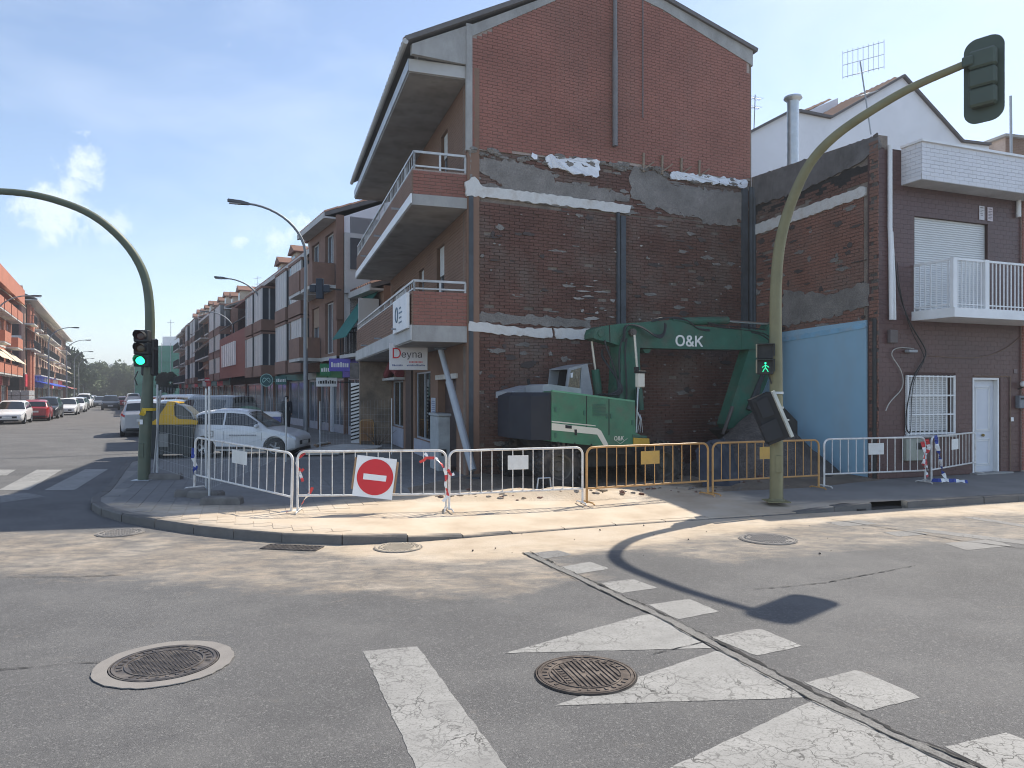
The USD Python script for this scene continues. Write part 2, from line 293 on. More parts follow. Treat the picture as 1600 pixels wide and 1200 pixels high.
brick_red = mat('brick_red', (.27, .105, .08), .85, islands=[(0, (.26, .105, .078)), (.35, (.335, .145, .10)), (.7, (.37, .165, .115)), (1, (.30, .135, .105))], var=.22, scale=.7, fine=.2, fscale=60, grime=.4, gcol=(.20, .115, .09), gscale=.6, streak=1)
brick_old = mat('brick_old', (.21, .09, .07), .92, islands=[(0, (.125, .06, .045)), (.25, (.205, .085, .06)), (.55, (.265, .098, .066)), (.8, (.23, .108, .08)), (1, (.165, .12, .095))], var=.28, scale=.8, fine=.3, fscale=45, grime=.6, gcol=(.17, .145, .12), gscale=.75, bump=.3)
brick_tan = mat('brick_tan', (.25, .15, .10), .85, islands=[(0, (.21, .125, .085)), (.5, (.26, .155, .105)), (1, (.29, .18, .125))], var=.12, scale=1.0)
brick_side = mat('brick_side', (.24, .12, .09), .9, islands=[(0, (.22, .105, .075)), (.4, (.31, .15, .105)), (.8, (.35, .175, .125)), (1, (.26, .16, .125))], var=.2, scale=1.0, fine=.3, fscale=45, grime=.5, gcol=(.16, .13, .11), gscale=.8)
mortar = mat('mortar', (.34, .27, .23), .95, var=.25, scale=2.0, fine=.3, fscale=60)
mortar_old = mat('mortar_old', (.21, .17, .14), .95, var=.35, scale=1.2, fine=.35, fscale=50, grime=.5)
render_m = mat('cement_render', (.21, .19, .17), .95, var=.3, scale=1.8, fine=.3, fscale=40, bump=.7, bscale=18, grime=.4, gcol=(.10, .085, .075))
concrete = mat('concrete', (.33, .32, .30), .9, var=.18, scale=1.4, fine=.15, fscale=60, grime=.5, gcol=(.15, .14, .13), gscale=1.4, streak=1)
concrete_l = mat('concrete_light', (.46, .45, .43), .9, var=.12, scale=1.4, grime=.35, gcol=(.26, .25, .23))
plaster_w = mat('plaster_white', (.62, .60, .56), .9, var=.12, scale=3, fine=.1, fscale=60, grime=.6, gcol=(.34, .28, .22), gscale=3)
foil = mat('foil_white', (.72, .73, .75), .45, var=.1, scale=5, bump=.6, bscale=9)
white_m = mat('white_paint', (.74, .74, .73), .5, var=.06, scale=2, grime=.2, gcol=(.5, .49, .46))
white_wall = mat('white_wall', (.70, .69, .70), .85, var=.06, scale=.8, grime=.15, gcol=(.5, .49, .49))
grey_m = mat('grey_metal', (.34, .36, .38), .5, .3, var=.1)
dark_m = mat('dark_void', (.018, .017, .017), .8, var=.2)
black_p = mat('black_plastic', (.022, .023, .024), .45, var=.2, grime=.3, gcol=(.09, .085, .08), gscale=3)
steel = mat('galvanised', (.50, .52, .53), .42, .75, var=.15, scale=6)
rust_white = mat('barrier_white', (.68, .66, .62), .45, var=.08, scale=4, grime=.45, gcol=(.30, .19, .12), gscale=9)
rust_orange = mat('barrier_orange', (.52, .285, .10), .5, var=.18, scale=4, grime=.5, gcol=(.26, .15, .07), gscale=8)
plate_w = mat('barrier_plate', (.66, .65, .61), .5, var=.08, grime=.25, gcol=(.35, .30, .25), gscale=6)
plate_y = mat('barrier_plate_yellow', (.52, .31, .07), .5, var=.12, grime=.3, gcol=(.3, .2, .1), gscale=6)
sign_red = mat('sign_red', (.55, .022, .03), .4, var=.05, scale=3)
tape_r = mat('tape_red', (.55, .05, .05), .4, var=.1); tape_w = mat('tape_white', (.75, .74, .72), .4, var=.05); blue_p = mat('blue_plastic', (.03, .055, .26), .4, var=.1)
pole_g = mat('pole_green', (.085, .105, .075), .5, .1, var=.15, scale=3, grime=.25, gcol=(.16, .14, .09), gscale=4)
pole_o = mat('pole_olive', (.20, .185, .10), .55, .1, var=.15, scale=2.5, grime=.3, gcol=(.11, .09, .05), gscale=3)
tile_brown = mat('facade_tile', (.085, .04, .038), .42, islands=[(0, (.082, .038, .035)), (.5, (.090, .042, .037)), (1, (.098, .047, .041))], var=.25, scale=1.1, spec=.5)
blue_wall = mat('blue_plaster', (.29, .465, .575), .85, var=.06, scale=1.2, fine=.05, grime=.45, gcol=(.34, .41, .45), gscale=1.3, streak=1)
shutter_m = mat('shutter', (.66, .66, .64), .5, var=.05)
tilered = mat('roof_tile', (.24, .12, .085), .85, islands=[(0, (.17, .09, .065)), (.5, (.25, .125, .09)), (1, (.31, .18, .13))], var=.2, scale=1.5)
glass_dark = mat('window_glass', (.02, .025, .03), .06, spec=.8, var=.3, scale=.6)
pane = pane_mat('glass_pane')
car_glass = mat('car_glass', (.012, .015, .017), .05, spec=.8, var=.2)
# ================================================================ SETTING: ground, road, pavements
SA = np.array([-.474, .880])                       # street A, going away
SB = np.array([math.cos(math.radians(20)), math.sin(math.radians(20))])   # street B, going right
ground = MB(); ground.sheet(sbox(-3000, -800, 3000, 4000), -.03); single('ground', ground, ground_m, 'bare earth reaching to the horizon', 'ground', loc=(0, 0, 0), kind='structure')

def pxpoly(pts, z=0.0): return [tuple(G(u, v, z)[:2]) for u, v in pts]
SAND = Polygon(pxpoly([(470, 806), (560, 790), (700, 780), (915, 772), (1080, 772), (1190, 792), (1300, 797), (1420, 794), (1600, 786), (1600, 800), (1420, 806), (1290, 813), (1150, 830), (1000, 850), (840, 866), (690, 876), (560, 868), (470, 850), (330, 832), (180, 800), (330, 803)])).buffer(0)
DUST = Polygon(pxpoly([(-60, 838), (220, 838), (420, 862), (560, 880), (830, 878), (900, 893), (760, 922), (520, 918), (280, 900), (-60, 884)])).buffer(0)
DUST2 = Polygon(pxpoly([(1010, 856), (1180, 836), (1330, 818), (1640, 800), (1640, 838), (1330, 850), (1130, 872)])).buffer(0)
def sand_at(v):
    p = shapely.points(v[:, :2]); s = np.full(len(v), .02)
    d = np.array([shapely.distance(p, g) for g in (SAND, DUST, DUST2)])
    ins = shapely.distance(p, SAND.exterior)
    core = np.where(d[0] <= 0, .72 + np.minimum(ins, .8) * .35, .72 - d[0] * 1.5)
    return np.clip(np.maximum.reduce([s, core, .40 - d[1] * .6, .38 - d[2] * .7]), 0, 1)

road = thing('road', 'worn grey asphalt of the crossing and the street beyond', 'road', kind='structure')
X, Y = np.meshgrid(np.arange(-16, 18.01, .12), np.arange(2.0, 17.01, .12), indexing='ij')
m = MB().grid(np.stack([X, Y, np.zeros_like(X)], -1)); put('asphalt', m, asphalt, road, attr={'sand': sand_at})
m = MB().sheet(sbox(-420, -80, 160, 900).difference(sbox(X.min(), Y.min(), X.max(), Y.max())), 0.0); put('asphalt', m, asphalt, road)

def jagged(pts, amp, step, seed, closed=True):
    L = LineString(list(pts) + ([pts[0]] if closed else [])); n = max(3, int(L.length / step)); r = RNG(seed)
    out = [np.array(L.interpolate(i / n, normalized=True).coords[0]) for i in range(n if closed else n + 1)]
    return [tuple(p + r.uniform(-amp, amp, 2)) for p in out]
def marking(px, label, m=paint, amp=.006):
    put('road_marking', MB().sheet(jagged(pxpoly(px), amp, .07, len(label) + abs(int(px[0][0]))), .003), m, road, label=label)
marking([(788, 1021), (1005, 961), (1022, 960), (1112, 1013)], 'large white painted triangle farthest from the camera')
marking([(866, 1103), (1120, 1017), (1145, 1019), (1272, 1090)], 'large white painted triangle touching the rusty manhole cover')
marking([(985, 1230), (1270, 1094), (1290, 1095), (1560, 1222), (1440, 1290), (1000, 1290)], 'large white painted triangle nearest the camera')
for k, q in enumerate([[(825, 865), (872, 860), (895, 867), (846, 874)], [(870, 887), (922, 878), (953, 889), (901, 897)], [(931, 912), (989, 905), (1028, 919), (971, 927)], [(1013, 945), (1077, 936), (1124, 956), (1058, 968)], [(1112, 996), (1187, 982), (1255, 1010), (1182, 1025)], [(1258, 1067), (1340, 1047), (1441, 1090), (1353, 1112)], [(1476, 1167), (1572, 1145), (1700, 1195), (1600, 1230)]]):
    marking(q, ['faded white painted square nearest the dusty kerb', 'small white painted square second from the dusty kerb', 'white painted square third from the kerb', 'white painted square beside the far large triangle', 'white painted square right of the repaired joint', 'cracked white painted square right of the joint near the camera', 'white painted square at the bottom right edge'][k], paint_old if k == 0 else paint)
marking([(568, 1018), (652, 1010), (800, 1212), (655, 1212)], 'broad cracked white stop line running towards the camera')
for q, s in (([(-40, 734), (25, 734), (10, 743), (-40, 743)], 'far left zebra stripe'), ([(58, 734), (97, 734), (44, 766), (-2, 766)], 'zebra stripe in the sun'), ([(134, 733), (169, 733), (116, 766), (69, 766)], 'zebra stripe beside the kerb'), ([(-30, 776), (40, 770), (72, 776), (-30, 790)], 'faded zebra remnant')):
    marking(q, s, paint_old if 'faded' in s else paint)
for q, s in (([(1380, 832), (1425, 829), (1452, 835), (1405, 839)], 'faded square at the far right'), ([(1475, 849), (1545, 843), (1582, 853), (1510, 860)], 'faded square before the right kerb'), ([(1290, 816), (1345, 813), (1372, 819), (1316, 823)], 'dusty faded square near the right kerb'), ([(1505, 809), (1523, 808), (1640, 826), (1640, 830)], 'thin faded line at the right edge'), ([(1440, 826), (1640, 850), (1640, 856), (1425, 829)], 'thin faded band at the right edge')):
    marking(q, s, paint_old)
# repaired trench joint with cracks along both sides
JL = [(822, 864), (950, 925), (1050, 972), (1150, 1025), (1270, 1090), (1400, 1150), (1560, 1222), (1700, 1285)]
jl = LineString(pxpoly(JL)); jm = mat('joint_filler', (.17, .165, .155), .9, var=.3, scale=5, fine=.4, fscale=80, grime=.5, gcol=(.09, .085, .08), gscale=5); crack_m = mat('crack_dark', (.028, .027, .026), .95, var=.3)
def strip(line, w0, w1, z, seed, jit, step=.05, vary=0.0):
    n = int(line.length / step); r = RNG(seed); P = np.array([line.interpolate(i / n, normalized=True).coords[0] for i in range(n + 1)])
    t = np.gradient(P, axis=0); t /= np.linalg.norm(t, axis=1, keepdims=True); nn = np.c_[-t[:, 1], t[:, 0]]
    wob = np.convolve(r.uniform(-1, 1, n + 9), np.ones(9) / 9, 'valid')[:, None] * jit * 2.2
    w1 = w1 + vary * np.clip(np.convolve(r.normal(0, 1, n + 7), np.ones(7) / 2.6, 'valid')[:, None], -.4, 1.4) if vary else w1
    a, b = P + nn * (w0 + wob + r.uniform(-jit, jit, (n + 1, 1)) * .35), P + nn * (w1 + wob + r.uniform(-jit, jit, (n + 1, 1)) * .35)
    return MB().grid(np.stack([np.c_[a, np.full(n + 1, z)], np.c_[b, np.full(n + 1, z)]], 1))
put('patched_joint', strip(jl, -.045, .04, .0085, 3, .016), jm, road, label='diagonal band of grey filler over a trench')
put('crack', strip(jl, .040, .058, .012, 4, .022, .03, .016), crack_m, road, label='ragged dark crack along the far side of the filler band')
put('crack', strip(jl, -.056, -.048, .012, 5, .016), crack_m, road, label='thin dark crack along the near side of the filler band')
def crackline(px, w, seed, jit=.02): put('crack', strip(LineString(pxpoly(px)), 0, w, .0075, seed, jit), crack_m, road)
crackline([(0, 1047), (60, 1044), (120, 1036), (162, 1036)], .007, 11); crackline([(0, 903), (90, 902), (200, 899)], .008, 12)
crackline([(1180, 922), (1290, 911), (1370, 896), (1430, 884)], .010, 13); crackline([(1112, 1000), (1075, 1010), (1020, 1022)], .008, 14, .012)
crackline([(1300, 812), (1400, 828), (1500, 845), (1600, 858)], .018, 15, .02)

# ---- kerb and corner pavement
KP = [(-100, 204), (-22.6, 55), (-8.62, 28), (-5.25, 21.75), (-10.7, 20.5), (-7.75, 13.9), (-7.5, 13.1), (-7.0, 12.25), (-6.1, 11.4), (-4.75, 10.5), (-3.6, 9.95), (-2.5, 9.6), (-1.6, 9.7), (-.5, 10.15), (2.0, 11.2), (5.2, 12.25), (6.4, 12.55), (9.4, 13.5), (37.6, 23.7)]
KL = LineString(KP)
def kerb_h(x, y): return np.where(y > 20, .12, np.interp(x, [-60, -1.9, -.4, 5.0, 5.6, 60], [.125, .125, .02, .02, .12, .12]))
PAVE = Polygon(KP + [(40, 40), (-90, 204)])
LOT = Polygon([(-1.55, 12.75), (1.2, 12.95), (3.6, 13.9), (5.9, 14.7), (7.9, 15.9), (6.53, 20.0), (-1.0, 16.5), (-1.95, 14.5)])
def pave_z(x, y):
    p = shapely.points(np.c_[x, y]); d = shapely.distance(p, KL); n = np.asarray([KL.project(q) for q in p]) if len(p) < 60000 else None
    pr = shapely.line_interpolate_point(KL, shapely.line_locate_point(KL, p)); k = kerb_h(shapely.get_x(pr), shapely.get_y(pr))
    return k + (.12 - k) * np.clip(d / 1.6, 0, 1)
from scipy.spatial import Delaunay
near = PAVE.buffer(-.14).intersection(sbox(-16, 5, 22, 32)).difference(LOT.buffer(-.25))
gx, gy = np.meshgrid(np.arange(-16, 22, .3), np.arange(9, 32, .3)); pts = np.c_[gx.ravel(), gy.ravel()]; pts = pts[shapely.contains_xy(near, pts[:, 0], pts[:, 1])]
bd = []
for g in getattr(near, 'geoms', [near]):
    for ring in [g.exterior, *g.interiors]: bd += [ring.interpolate(i * .2).coords[0] for i in range(int(ring.length / .2))]
pts = np.vstack([pts, np.array(bd)]); tri = Delaunay(pts).simplices; ce = pts[tri].mean(1); tri = tri[shapely.contains_xy(near, ce[:, 0], ce[:, 1])]
a = pts[tri]; ar = np.cross(a[:, 1] - a[:, 0], a[:, 2] - a[:, 0]); tri[ar < 0] = tri[ar < 0][:, ::-1]
pavement = thing('pavement', 'corner pavement of small tiles and concrete, covered in sand beside the barriers', 'pavement', kind='structure')
pz = pave_z(pts[:, 0], pts[:, 1]); m = MB().add(np.c_[pts, pz - .002], tri); put('concrete_bed', m, conc_pave, pavement, attr={'sand': sand_at})
far = PAVE.buffer(-.14).intersection(sbox(-120, 32, 60, 230)); put('concrete_bed', MB().sheet(far, .118), conc_pave, pavement)
# small tiles on the corner, laid along street B
TS = .25; rot = math.radians(20); R2 = np.array([[math.cos(rot), -math.sin(rot)], [math.sin(rot), math.cos(rot)]])
ij = np.stack(np.meshgrid(np.arange(-60, 60), np.arange(20, 110), indexing='ij'), -1).reshape(-1, 2); cen = (ij * TS) @ R2.T
zone = PAVE.buffer(-.3).intersection(sbox(-12, 9, -.4, 20.5)).difference(LOT.buffer(.2)).difference(Polygon([(-1.0, 16.5), (-8, 38.6), (20, 40), (6.5, 20)]).buffer(.05)); ok = shapely.contains_xy(zone, cen[:, 0], cen[:, 1])
sv = sand_at(np.c_[cen, cen[:, :1] * 0]); cen = cen[ok & (sv < .93)]; cen = cen[np.argsort(cen[:, 1])]
r = RNG(7); tz = pave_z(cen[:, 0], cen[:, 1]); rest = MB()
inview = np.abs(cen[:, 0] / cen[:, 1]) < .69; count = 0
for k, (c, z) in enumerate(zip(cen, tz)):
    h = TS / 2 - .004; q = np.array([(-h, -h), (h, -h), (h, h), (-h, h)]) @ R2.T + c; dz = z + .004 + r.uniform(-.0015, .0015); tl = r.uniform(-.0015, .0015, 4)
    v = np.vstack([np.c_[q, np.full(4, dz) + tl], np.c_[q, np.full(4, z - .006)]]); f = [(0, 1, 2), (0, 2, 3), (0, 4, 5), (0, 5, 1), (1, 5, 6), (1, 6, 2), (2, 6, 7), (2, 7, 3), (3, 7, 4), (3, 4, 0)]
    if inview[k] and count < 300: put('paving_tile', MB().add(v, f), pave_m, pavement, attr={'sand': sand_at}); count += 1
    else: rest.add(v, f)
put('paving_tiles', rest, pave_m, pavement, kind='stuff', attr={'sand': sand_at})
kerb = thing('kerb', 'grey concrete kerb stones round the corner pavement', 'kerb', kind='structure')
s, r = KL.project(Point(-8.6, 28)), RNG(5)
while s < KL.project(Point(24, 19)):
    L = .8 + r.uniform(-.1, .1); p0, p1 = [np.array(KL.interpolate(x).coords[0]) for x in (s + .008, s + L)]; s += L + .008
    d = (p1 - p0) / np.linalg.norm(p1 - p0); nrm = np.array([-d[1], d[0]]) * (1 if PAVE.contains(Point(*((p0 + p1) / 2 + .2 * np.array([-d[1], d[0]])))) else -1)
    if 6.0 < (p0[0] + p1[0]) / 2 < 6.75: continue
    P = []
    for p in (p0, p1):
        h = float(kerb_h(*p)) + .006 + r.uniform(-.004, .004); o = p + nrm * r.uniform(-.008, .008)
        P += [(*o, -.06), (*(o + nrm * .004), h - .025), (*(o + nrm * .025), h), (*(o + nrm * .15), h), (*(o + nrm * .15), -.06)]
    put('kerb_stone', MB().hull(P), kerb_m, kerb, attr={'sand': lambda v: sand_at(v) * (v[:, 2] > float(v[:, 2].max()) - .012)})
inl = MB().box(-.55, .4, .02, .35, -.02, .02); single('storm_inlet', inl, dark_m, 'dark open storm drain under a missing kerb stone near the right edge', 'drain', M=TR(6.35, 12.55, .012, rz=18))

# opposite pavement on the far left, beyond the parked cars
LK = lambda d: -33.4 - .45 * (d - 47)
op = thing('pavement_opposite', 'narrow pavement on the far side of the street behind parked cars', 'pavement', kind='structure')
put('concrete_bed', MB().prism([(LK(40), 40), (LK(330), 330), (LK(330) - 30, 330), (LK(40) - 12, 40)], 0.002, .12), conc_pave, op)

# ---- the demolished lot: rough soil with mounds and a lip of sand
gx, gy = np.meshgrid(np.arange(-2.4, 8.3, .09), np.arange(12.2, 20.3, .09), indexing='ij'); p = np.c_[gx.ravel(), gy.ravel()]
ls = shapely.points(p); inside = np.where(shapely.contains(LOT, ls), 1, -1) * shapely.distance(ls, LOT.exterior)
z = .10 + np.clip(inside + .25, 0, .5) * .12
z += .11 * (meshkit.fbm(np.c_[p * 1.4, p[:, :1] * 0], 5, 3) - .45) * np.clip(inside + .2, 0, 1) * 2
z += .16 * np.exp(-((p[:, 0] - 1.0) / .75) ** 2 - ((p[:, 1] - 13.2) / .3) ** 2)
z -= .12 * np.clip(inside - .9, 0, 1)
z = np.where(inside > -.3, z, -.06); Z = z.reshape(gx.shape)
single('site_soil', MB().grid(np.stack([gx, gy, Z], -1)), soil_m, 'churned brown soil of the demolished plot inside the barriers', 'soil', kind='structure', smooth=True, attr={'sand': lambda v: np.clip(sand_at(v) * .9 + .25 * (v[:, 1] < 13.6), 0, 1)})
def lot_z(x, y): return float(Z[int(np.clip((x + 2.4) / .09, 0, Z.shape[0] - 1)), int(np.clip((y - 12.2) / .09, 0, Z.shape[1] - 1))])
# rubble pile against the blue wall
gx2, gy2 = np.meshgrid(np.arange(-1.9, 1.95, .07), np.arange(-1.9, 1.95, .07), indexing='ij'); rr = np.hypot(gx2 * .9, gy2)
hh = 1.62 * np.clip(1 - rr / 1.75, 0, 1) ** .92 + .28 * (meshkit.fbm(np.stack([gx2 * 2.2, gy2 * 2.2, gx2 * 0], -1), 5, 9) - .5) * np.clip(1.9 - rr, 0, 1)
single('rubble_pile', MB().grid(np.stack([gx2 + 5.85, gy2 + 17.35, hh], -1)), rubble_m, 'dark pile of earth and rubble heaped against the blue wall', 'rubble', smooth=50)
r = RNG(21)
dm_ = [MB(), MB(), MB()]
for k in range(150):   # loose lumps and half bricks in the lot
    if k < 110: x = r.uniform(-1.6, 5.5); y = 12.78 + max(0, x - 1) * .4 + abs(r.normal(0, .5))
    else: x, y = r.uniform(4.5, 6.6), r.uniform(15.6, 16.6)
    s = r.uniform(.012, .05); v, f = ico((0, 0, 0), s, 1, (1.2, .9, .6)); v *= 1 + r.uniform(-.3, .3, (len(v), 1)); dm_[k % 3].add(v + (x, y, lot_z(x, y) + s * .25), f)
for m, mm, lb in zip(dm_, (soil_m, brick_old, render_m), ('clods of dry earth strewn over the plot', 'crumbs of red brick strewn over the plot', 'crumbs of grey mortar strewn over the plot')): single('debris', m, mm, lb, 'debris', kind='stuff')

gx3, gy3 = np.meshgrid(np.linspace(0, 1, 30), np.linspace(0, 1, 24), indexing='ij'); A_, B_ = G(1108, 772, .1), G(1172, 768, .1); A_[1] += .5; B_[1] += .55
pz3 = (1 - gy3) ** 1.0 * .95 * (0.75 + .25 * np.sin(gx3 * 3)); pf = (meshkit.fbm(np.stack([gx3 * 4, gy3 * 4, gx3 * 0], -1), 4, 5) - .5)
single('tarpaulin', MB().grid(np.stack([A_[0] + (B_[0] - A_[0]) * gx3 + pf * .12, A_[1] + (B_[1] - A_[1]) * gx3 + (1 - gy3) * .55 + pf * .3, .12 + pz3 + pf * .18], -1)), mat('tarp_dark', (.012, .016, .026), .35, var=.3), 'dark blue plastic sheet crumpled behind the second orange barrier', 'plastic sheet', smooth=True)
# ================================================================ helpers for walls
def bricks(region, seed, row=.075, L=.25, joint=.011, n0=-.012, jit=.004, miss=0.0, dep=.02, tilt=0.0, mb=None):
    """Separate bricks in running bond over a (t, z) region, facing -y, all in one mesh."""
    mb = mb or MB(); x0, z0, x1, z1 = region.bounds; r = RNG(seed); C = []
    for k in range(int((z1 - z0) / row) + 1):
        xs = np.arange(x0 - L + (k % 2) * L / 2, x1 + L, L); C.append(np.c_[xs, np.full(len(xs), z0 + (k + .5) * row)])
    C = np.vstack(C); a, b = (shapely.contains_xy(region, C[:, 0] + q * L / 4, C[:, 1]) for q in (-1, 1)); C[:, 0] += np.where(a & b, 0, np.where(a, -L / 4, L / 4))
    C = np.c_[C, np.where(a & b, L / 2, L / 4) - joint / 2][a | b]; C = C[r.rand(len(C)) >= miss]
    if len(C) == 0: return mb
    hw, hz = 1.0, row / 2 - joint / 2; n = len(C); y0 = n0 + r.uniform(-jit, jit, n)
    off = np.array([(-hw, 0, -hz), (hw, 0, -hz), (hw, 0, hz), (-hw, 0, hz), (-hw, dep, -hz), (hw, dep, -hz), (hw, dep, hz), (-hw, dep, hz)])
    v = off[None] * np.stack([C[:, 2], np.ones(n), np.ones(n)], 1)[:, None] + np.stack([C[:, 0], y0, C[:, 1]], 1)[:, None]; v[:, :4, 1] += r.uniform(-jit, jit, (n, 4)) * .5
    f = np.array([(0, 1, 2), (0, 2, 3), (0, 4, 5), (0, 5, 1), (1, 5, 6), (1, 6, 2), (2, 6, 7), (2, 7, 3), (3, 7, 4), (3, 4, 0)])
    return mb.add(v.reshape(-1, 3), (f[None] + 8 * np.arange(n)[:, None, None]).reshape(-1, 3))
def pieces(px, fr, seed, amp=.03, step=.12, n=0.0):
    return Polygon(jagged([fr.px(u, v, n) for u, v in px], amp, step, seed)).buffer(0)
def window(parent, M, t0, t1, z0, z1, y=.08, frame=white_m, glass=glass_dark, bars=1, fw=.05, transom=False, shut=0.0, sill=True, name='window'):
    """Frame with its glass, blind and sill as sub-parts, set back in its opening."""
    m = MB()
    for a, b, c, d in ((t0, t0 + fw, z0, z1), (t1 - fw, t1, z0, z1), (t0 + fw, t1 - fw, z0, z0 + fw), (t0 + fw, t1 - fw, z1 - fw, z1)): m.box(a, b, y, y + .05, c, d)
    for k in range(bars): x = t0 + (t1 - t0) * (k + 1) / (bars + 1); m.box(x - fw / 2, x + fw / 2, y + .002, y + .048, z0 + fw, z1 - fw)
    if transom: m.box(t0 + fw, t1 - fw, y + .004, y + .046, z0 + (z1 - z0) * .3 - .02, z0 + (z1 - z0) * .3 + .02)
    w = put(name, m, frame, parent, M)
    put('pane', MB().box(t0 + fw, t1 - fw, y + .02, y + .03, z0 + fw, z1 - fw), glass, w, M)
    if shut > 0:
        s = MB(); zz = z1
        while zz > z1 - (z1 - z0) * shut + .05: s.box(t0 + fw * .6, t1 - fw * .6, y - .025, y + .012, zz - .046, zz - .004); zz -= .05
        put('roller_blind', s, shutter_m, w, M)
    if sill: put('sill', MB().box(t0 - .05, t1 + .05, -.05, y, z0 - .06, z0 - .003), concrete_l, w, M)
    return w
def railing(mb, pts, h, z, gap=.12, r=.012, top=.02):
    """Posts and rails along a polyline in a wall frame (t, y)."""
    for (a, b) in zip(pts[:-1], pts[1:]):
        a, b = np.array(a), np.array(b); L = np.linalg.norm(b - a); n = max(1, int(L / gap))
        mb.bar((*a, z + h), (*b, z + h), top * 2, top * 2); mb.bar((*a, z + .08), (*b, z + .08), .025, .025)
        for k in range(n + 1): p = a + (b - a) * k / n; mb.bar((*p, z), (*p, z + h), r * 2, r * 2, up=(1, 0, 0))

# ================================================================ the corner apartment house with the bared gable
C0 = np.array([-1.0, 16.5, 0.0])
GW = Fr(C0, 25.0)                                         # the gable wall, x to the right
FA = Fr(C0, math.degrees(math.atan2(.951, -.31)), flip=True)   # the street front, x going away
TE = GW.px(1175, 300)[0]; RID = GW.px(958, -43); RE = GW.px(1175, 80); LE = GW.px(735, 40)
mbld = thing('corner_apartment_house', 'four storey brick corner house whose bare gable faces the plot', 'apartment house', C0)
FL = 11.2
g_poly = Polygon([(.02, 0), (TE, 0), (TE, RE[1]), RID, (.02, LE[1])])
put('gable_core', MB().prism(g_poly, .03, .30, 'y'), mortar_old, mbld, GW.M)
# new brickwork above, old rough brickwork below
band = [GW.px(u, v) for u, v in [(735, 233), (800, 240), (850, 246), (940, 252), (1010, 262), (1080, 275), (1172, 283)]]
top_reg = Polygon([*band, GW.px(1170, 92), GW.px(1035, 14), GW.px(958, -28), GW.px(880, -6), GW.px(735, 58)]).buffer(0)
put('mortar_bed', MB().prism(top_reg, -.006, .028, 'y'), mortar, mbld, GW.M)
put('brickwork', bricks(top_reg.buffer(-.03), 1, n0=-.02, jit=.002), brick_red, mbld, GW.M, kind='stuff', label='even red brick courses of the upper gable')
low_reg = Polygon([GW.px(733, 312), *[GW.px(u, v) for u, v in [(985, 338), (1160, 352)]], (TE - .12, .02), (.18, .02)])
put('brickwork', bricks(low_reg, 2, n0=.002, jit=.010, miss=.012), brick_old, mbld, GW.M, kind='stuff', label='rough dark old brick courses of the lower gable')
mid_reg = Polygon([*band[:], (TE - .1, GW.px(1170, 350)[1]), GW.px(985, 338), GW.px(733, 305)]).buffer(0)
put('brickwork', bricks(mid_reg.buffer(-.04), 3, n0=.006, jit=.008, miss=.06), brick_old, mbld, GW.M, kind='stuff', label='mortar smeared band of old brick under the roof scar')
def patch(px, seed, th, m, name='render_patch', label=None, amp=.035, n1=.03, step=.1):
    return put(name, MB().prism(pieces(px, GW, seed, amp, step), -th, n1, 'y'), m, mbld, GW.M, label=label)
patch([(733, 243), (790, 250), (850, 262), (870, 284), (930, 292), (985, 305), (985, 316), (900, 314), (790, 296), (760, 270), (735, 262)], 31, .010, render_m, amp=.06)
patch([(985, 262), (1040, 270), (1046, 288), (1160, 300), (1165, 345), (1090, 342), (1010, 322), (985, 300)], 32, .010, render_m, amp=.07)
patch([(735, 488), (860, 494), (925, 500), (920, 513), (735, 503)], 33, .014, render_m, amp=.04)

r = RNG(34)
def smears(fr, region, n, seed, m, nm, par, size=(.08, .55)):
    r = RNG(seed); mb = MB(); x0, z0, x1, z1 = region.bounds
    while n > 0:
        t, z = r.uniform(x0, x1), r.uniform(z0, z1)
        if not region.contains(Point(t, z)): continue
        n -= 1; w, h = r.uniform(*size), r.uniform(.03, .16); a = np.linspace(0, 2 * np.pi, 15)[:-1]; q = Polygon(np.c_[t + w / 2 * np.cos(a) * r.uniform(.45, 1.1, 14), z + h / 2 * np.sin(a) * r.uniform(.4, 1.2, 14)]).buffer(0).intersection(region)
        if q.area > .001: mb.prism(q, -r.uniform(.004, .014), .02, 'y')
    put(nm, mb, m, par, fr.M, kind='stuff')
smears(GW, low_reg, 60, 34, render_m, 'mortar_smears', mbld); smears(GW, low_reg, 90, 35, mat('soot', (.07, .055, .05), .95, var=.3), 'sooty_smears', mbld); smears(GW, mid_reg, 90, 36, render_m, 'mortar_smears', mbld, (.15, .8)); smears(GW, Polygon([GW.px(870, 430), GW.px(962, 430), GW.px(962, 500), GW.px(890, 500)]), 13, 37, mat('mortar_pale', (.33, .30, .27), .95, var=.3), 'mortar_smears', mbld)
patch([(1095, 330), (1150, 336), (1155, 352), (1100, 350)], 36, .014, render_m, amp=.05)
for q, s, lb in (([(727, 283), (741, 276), (753, 291), (985, 321), (983, 334), (880, 322), (728, 306)], 41, 'long torn strip of white plaster across the gable'), ([(733, 503), (760, 505), (822, 513), (862, 513), (862, 529), (790, 523), (733, 517)], 42, 'lower white plaster strip left half'), ([(866, 513), (930, 515), (930, 531), (866, 529)], 43, 'lower white plaster strip beside the excavator boom')):
    patch(q, s, .035, plaster_w, 'plaster_strip', lb, amp=.022, step=.09)
def crumple(px, seed, label):
    P = pieces(px, GW, seed, .035, .08); x0, z0, x1, z1 = P.bounds; v, f = earcut(P.segmentize(.15)); r = RNG(seed)
    v3 = np.c_[v[:, 0], -.05 + r.uniform(-.02, .02, len(v)), v[:, 1]]
    b = v3.copy(); b[:, 1] += .05; n = len(v); k = np.arange(n)
    put('insulation_sheet', MB().add(np.vstack([v3, b]), np.vstack([f, f[:, ::-1] + n])), foil, mbld, GW.M, label=label)
    o = MB().prism(P.buffer(-.01), -.035, .0, 'y'); put('insulation_sheet', o, foil, mbld, GW.M)
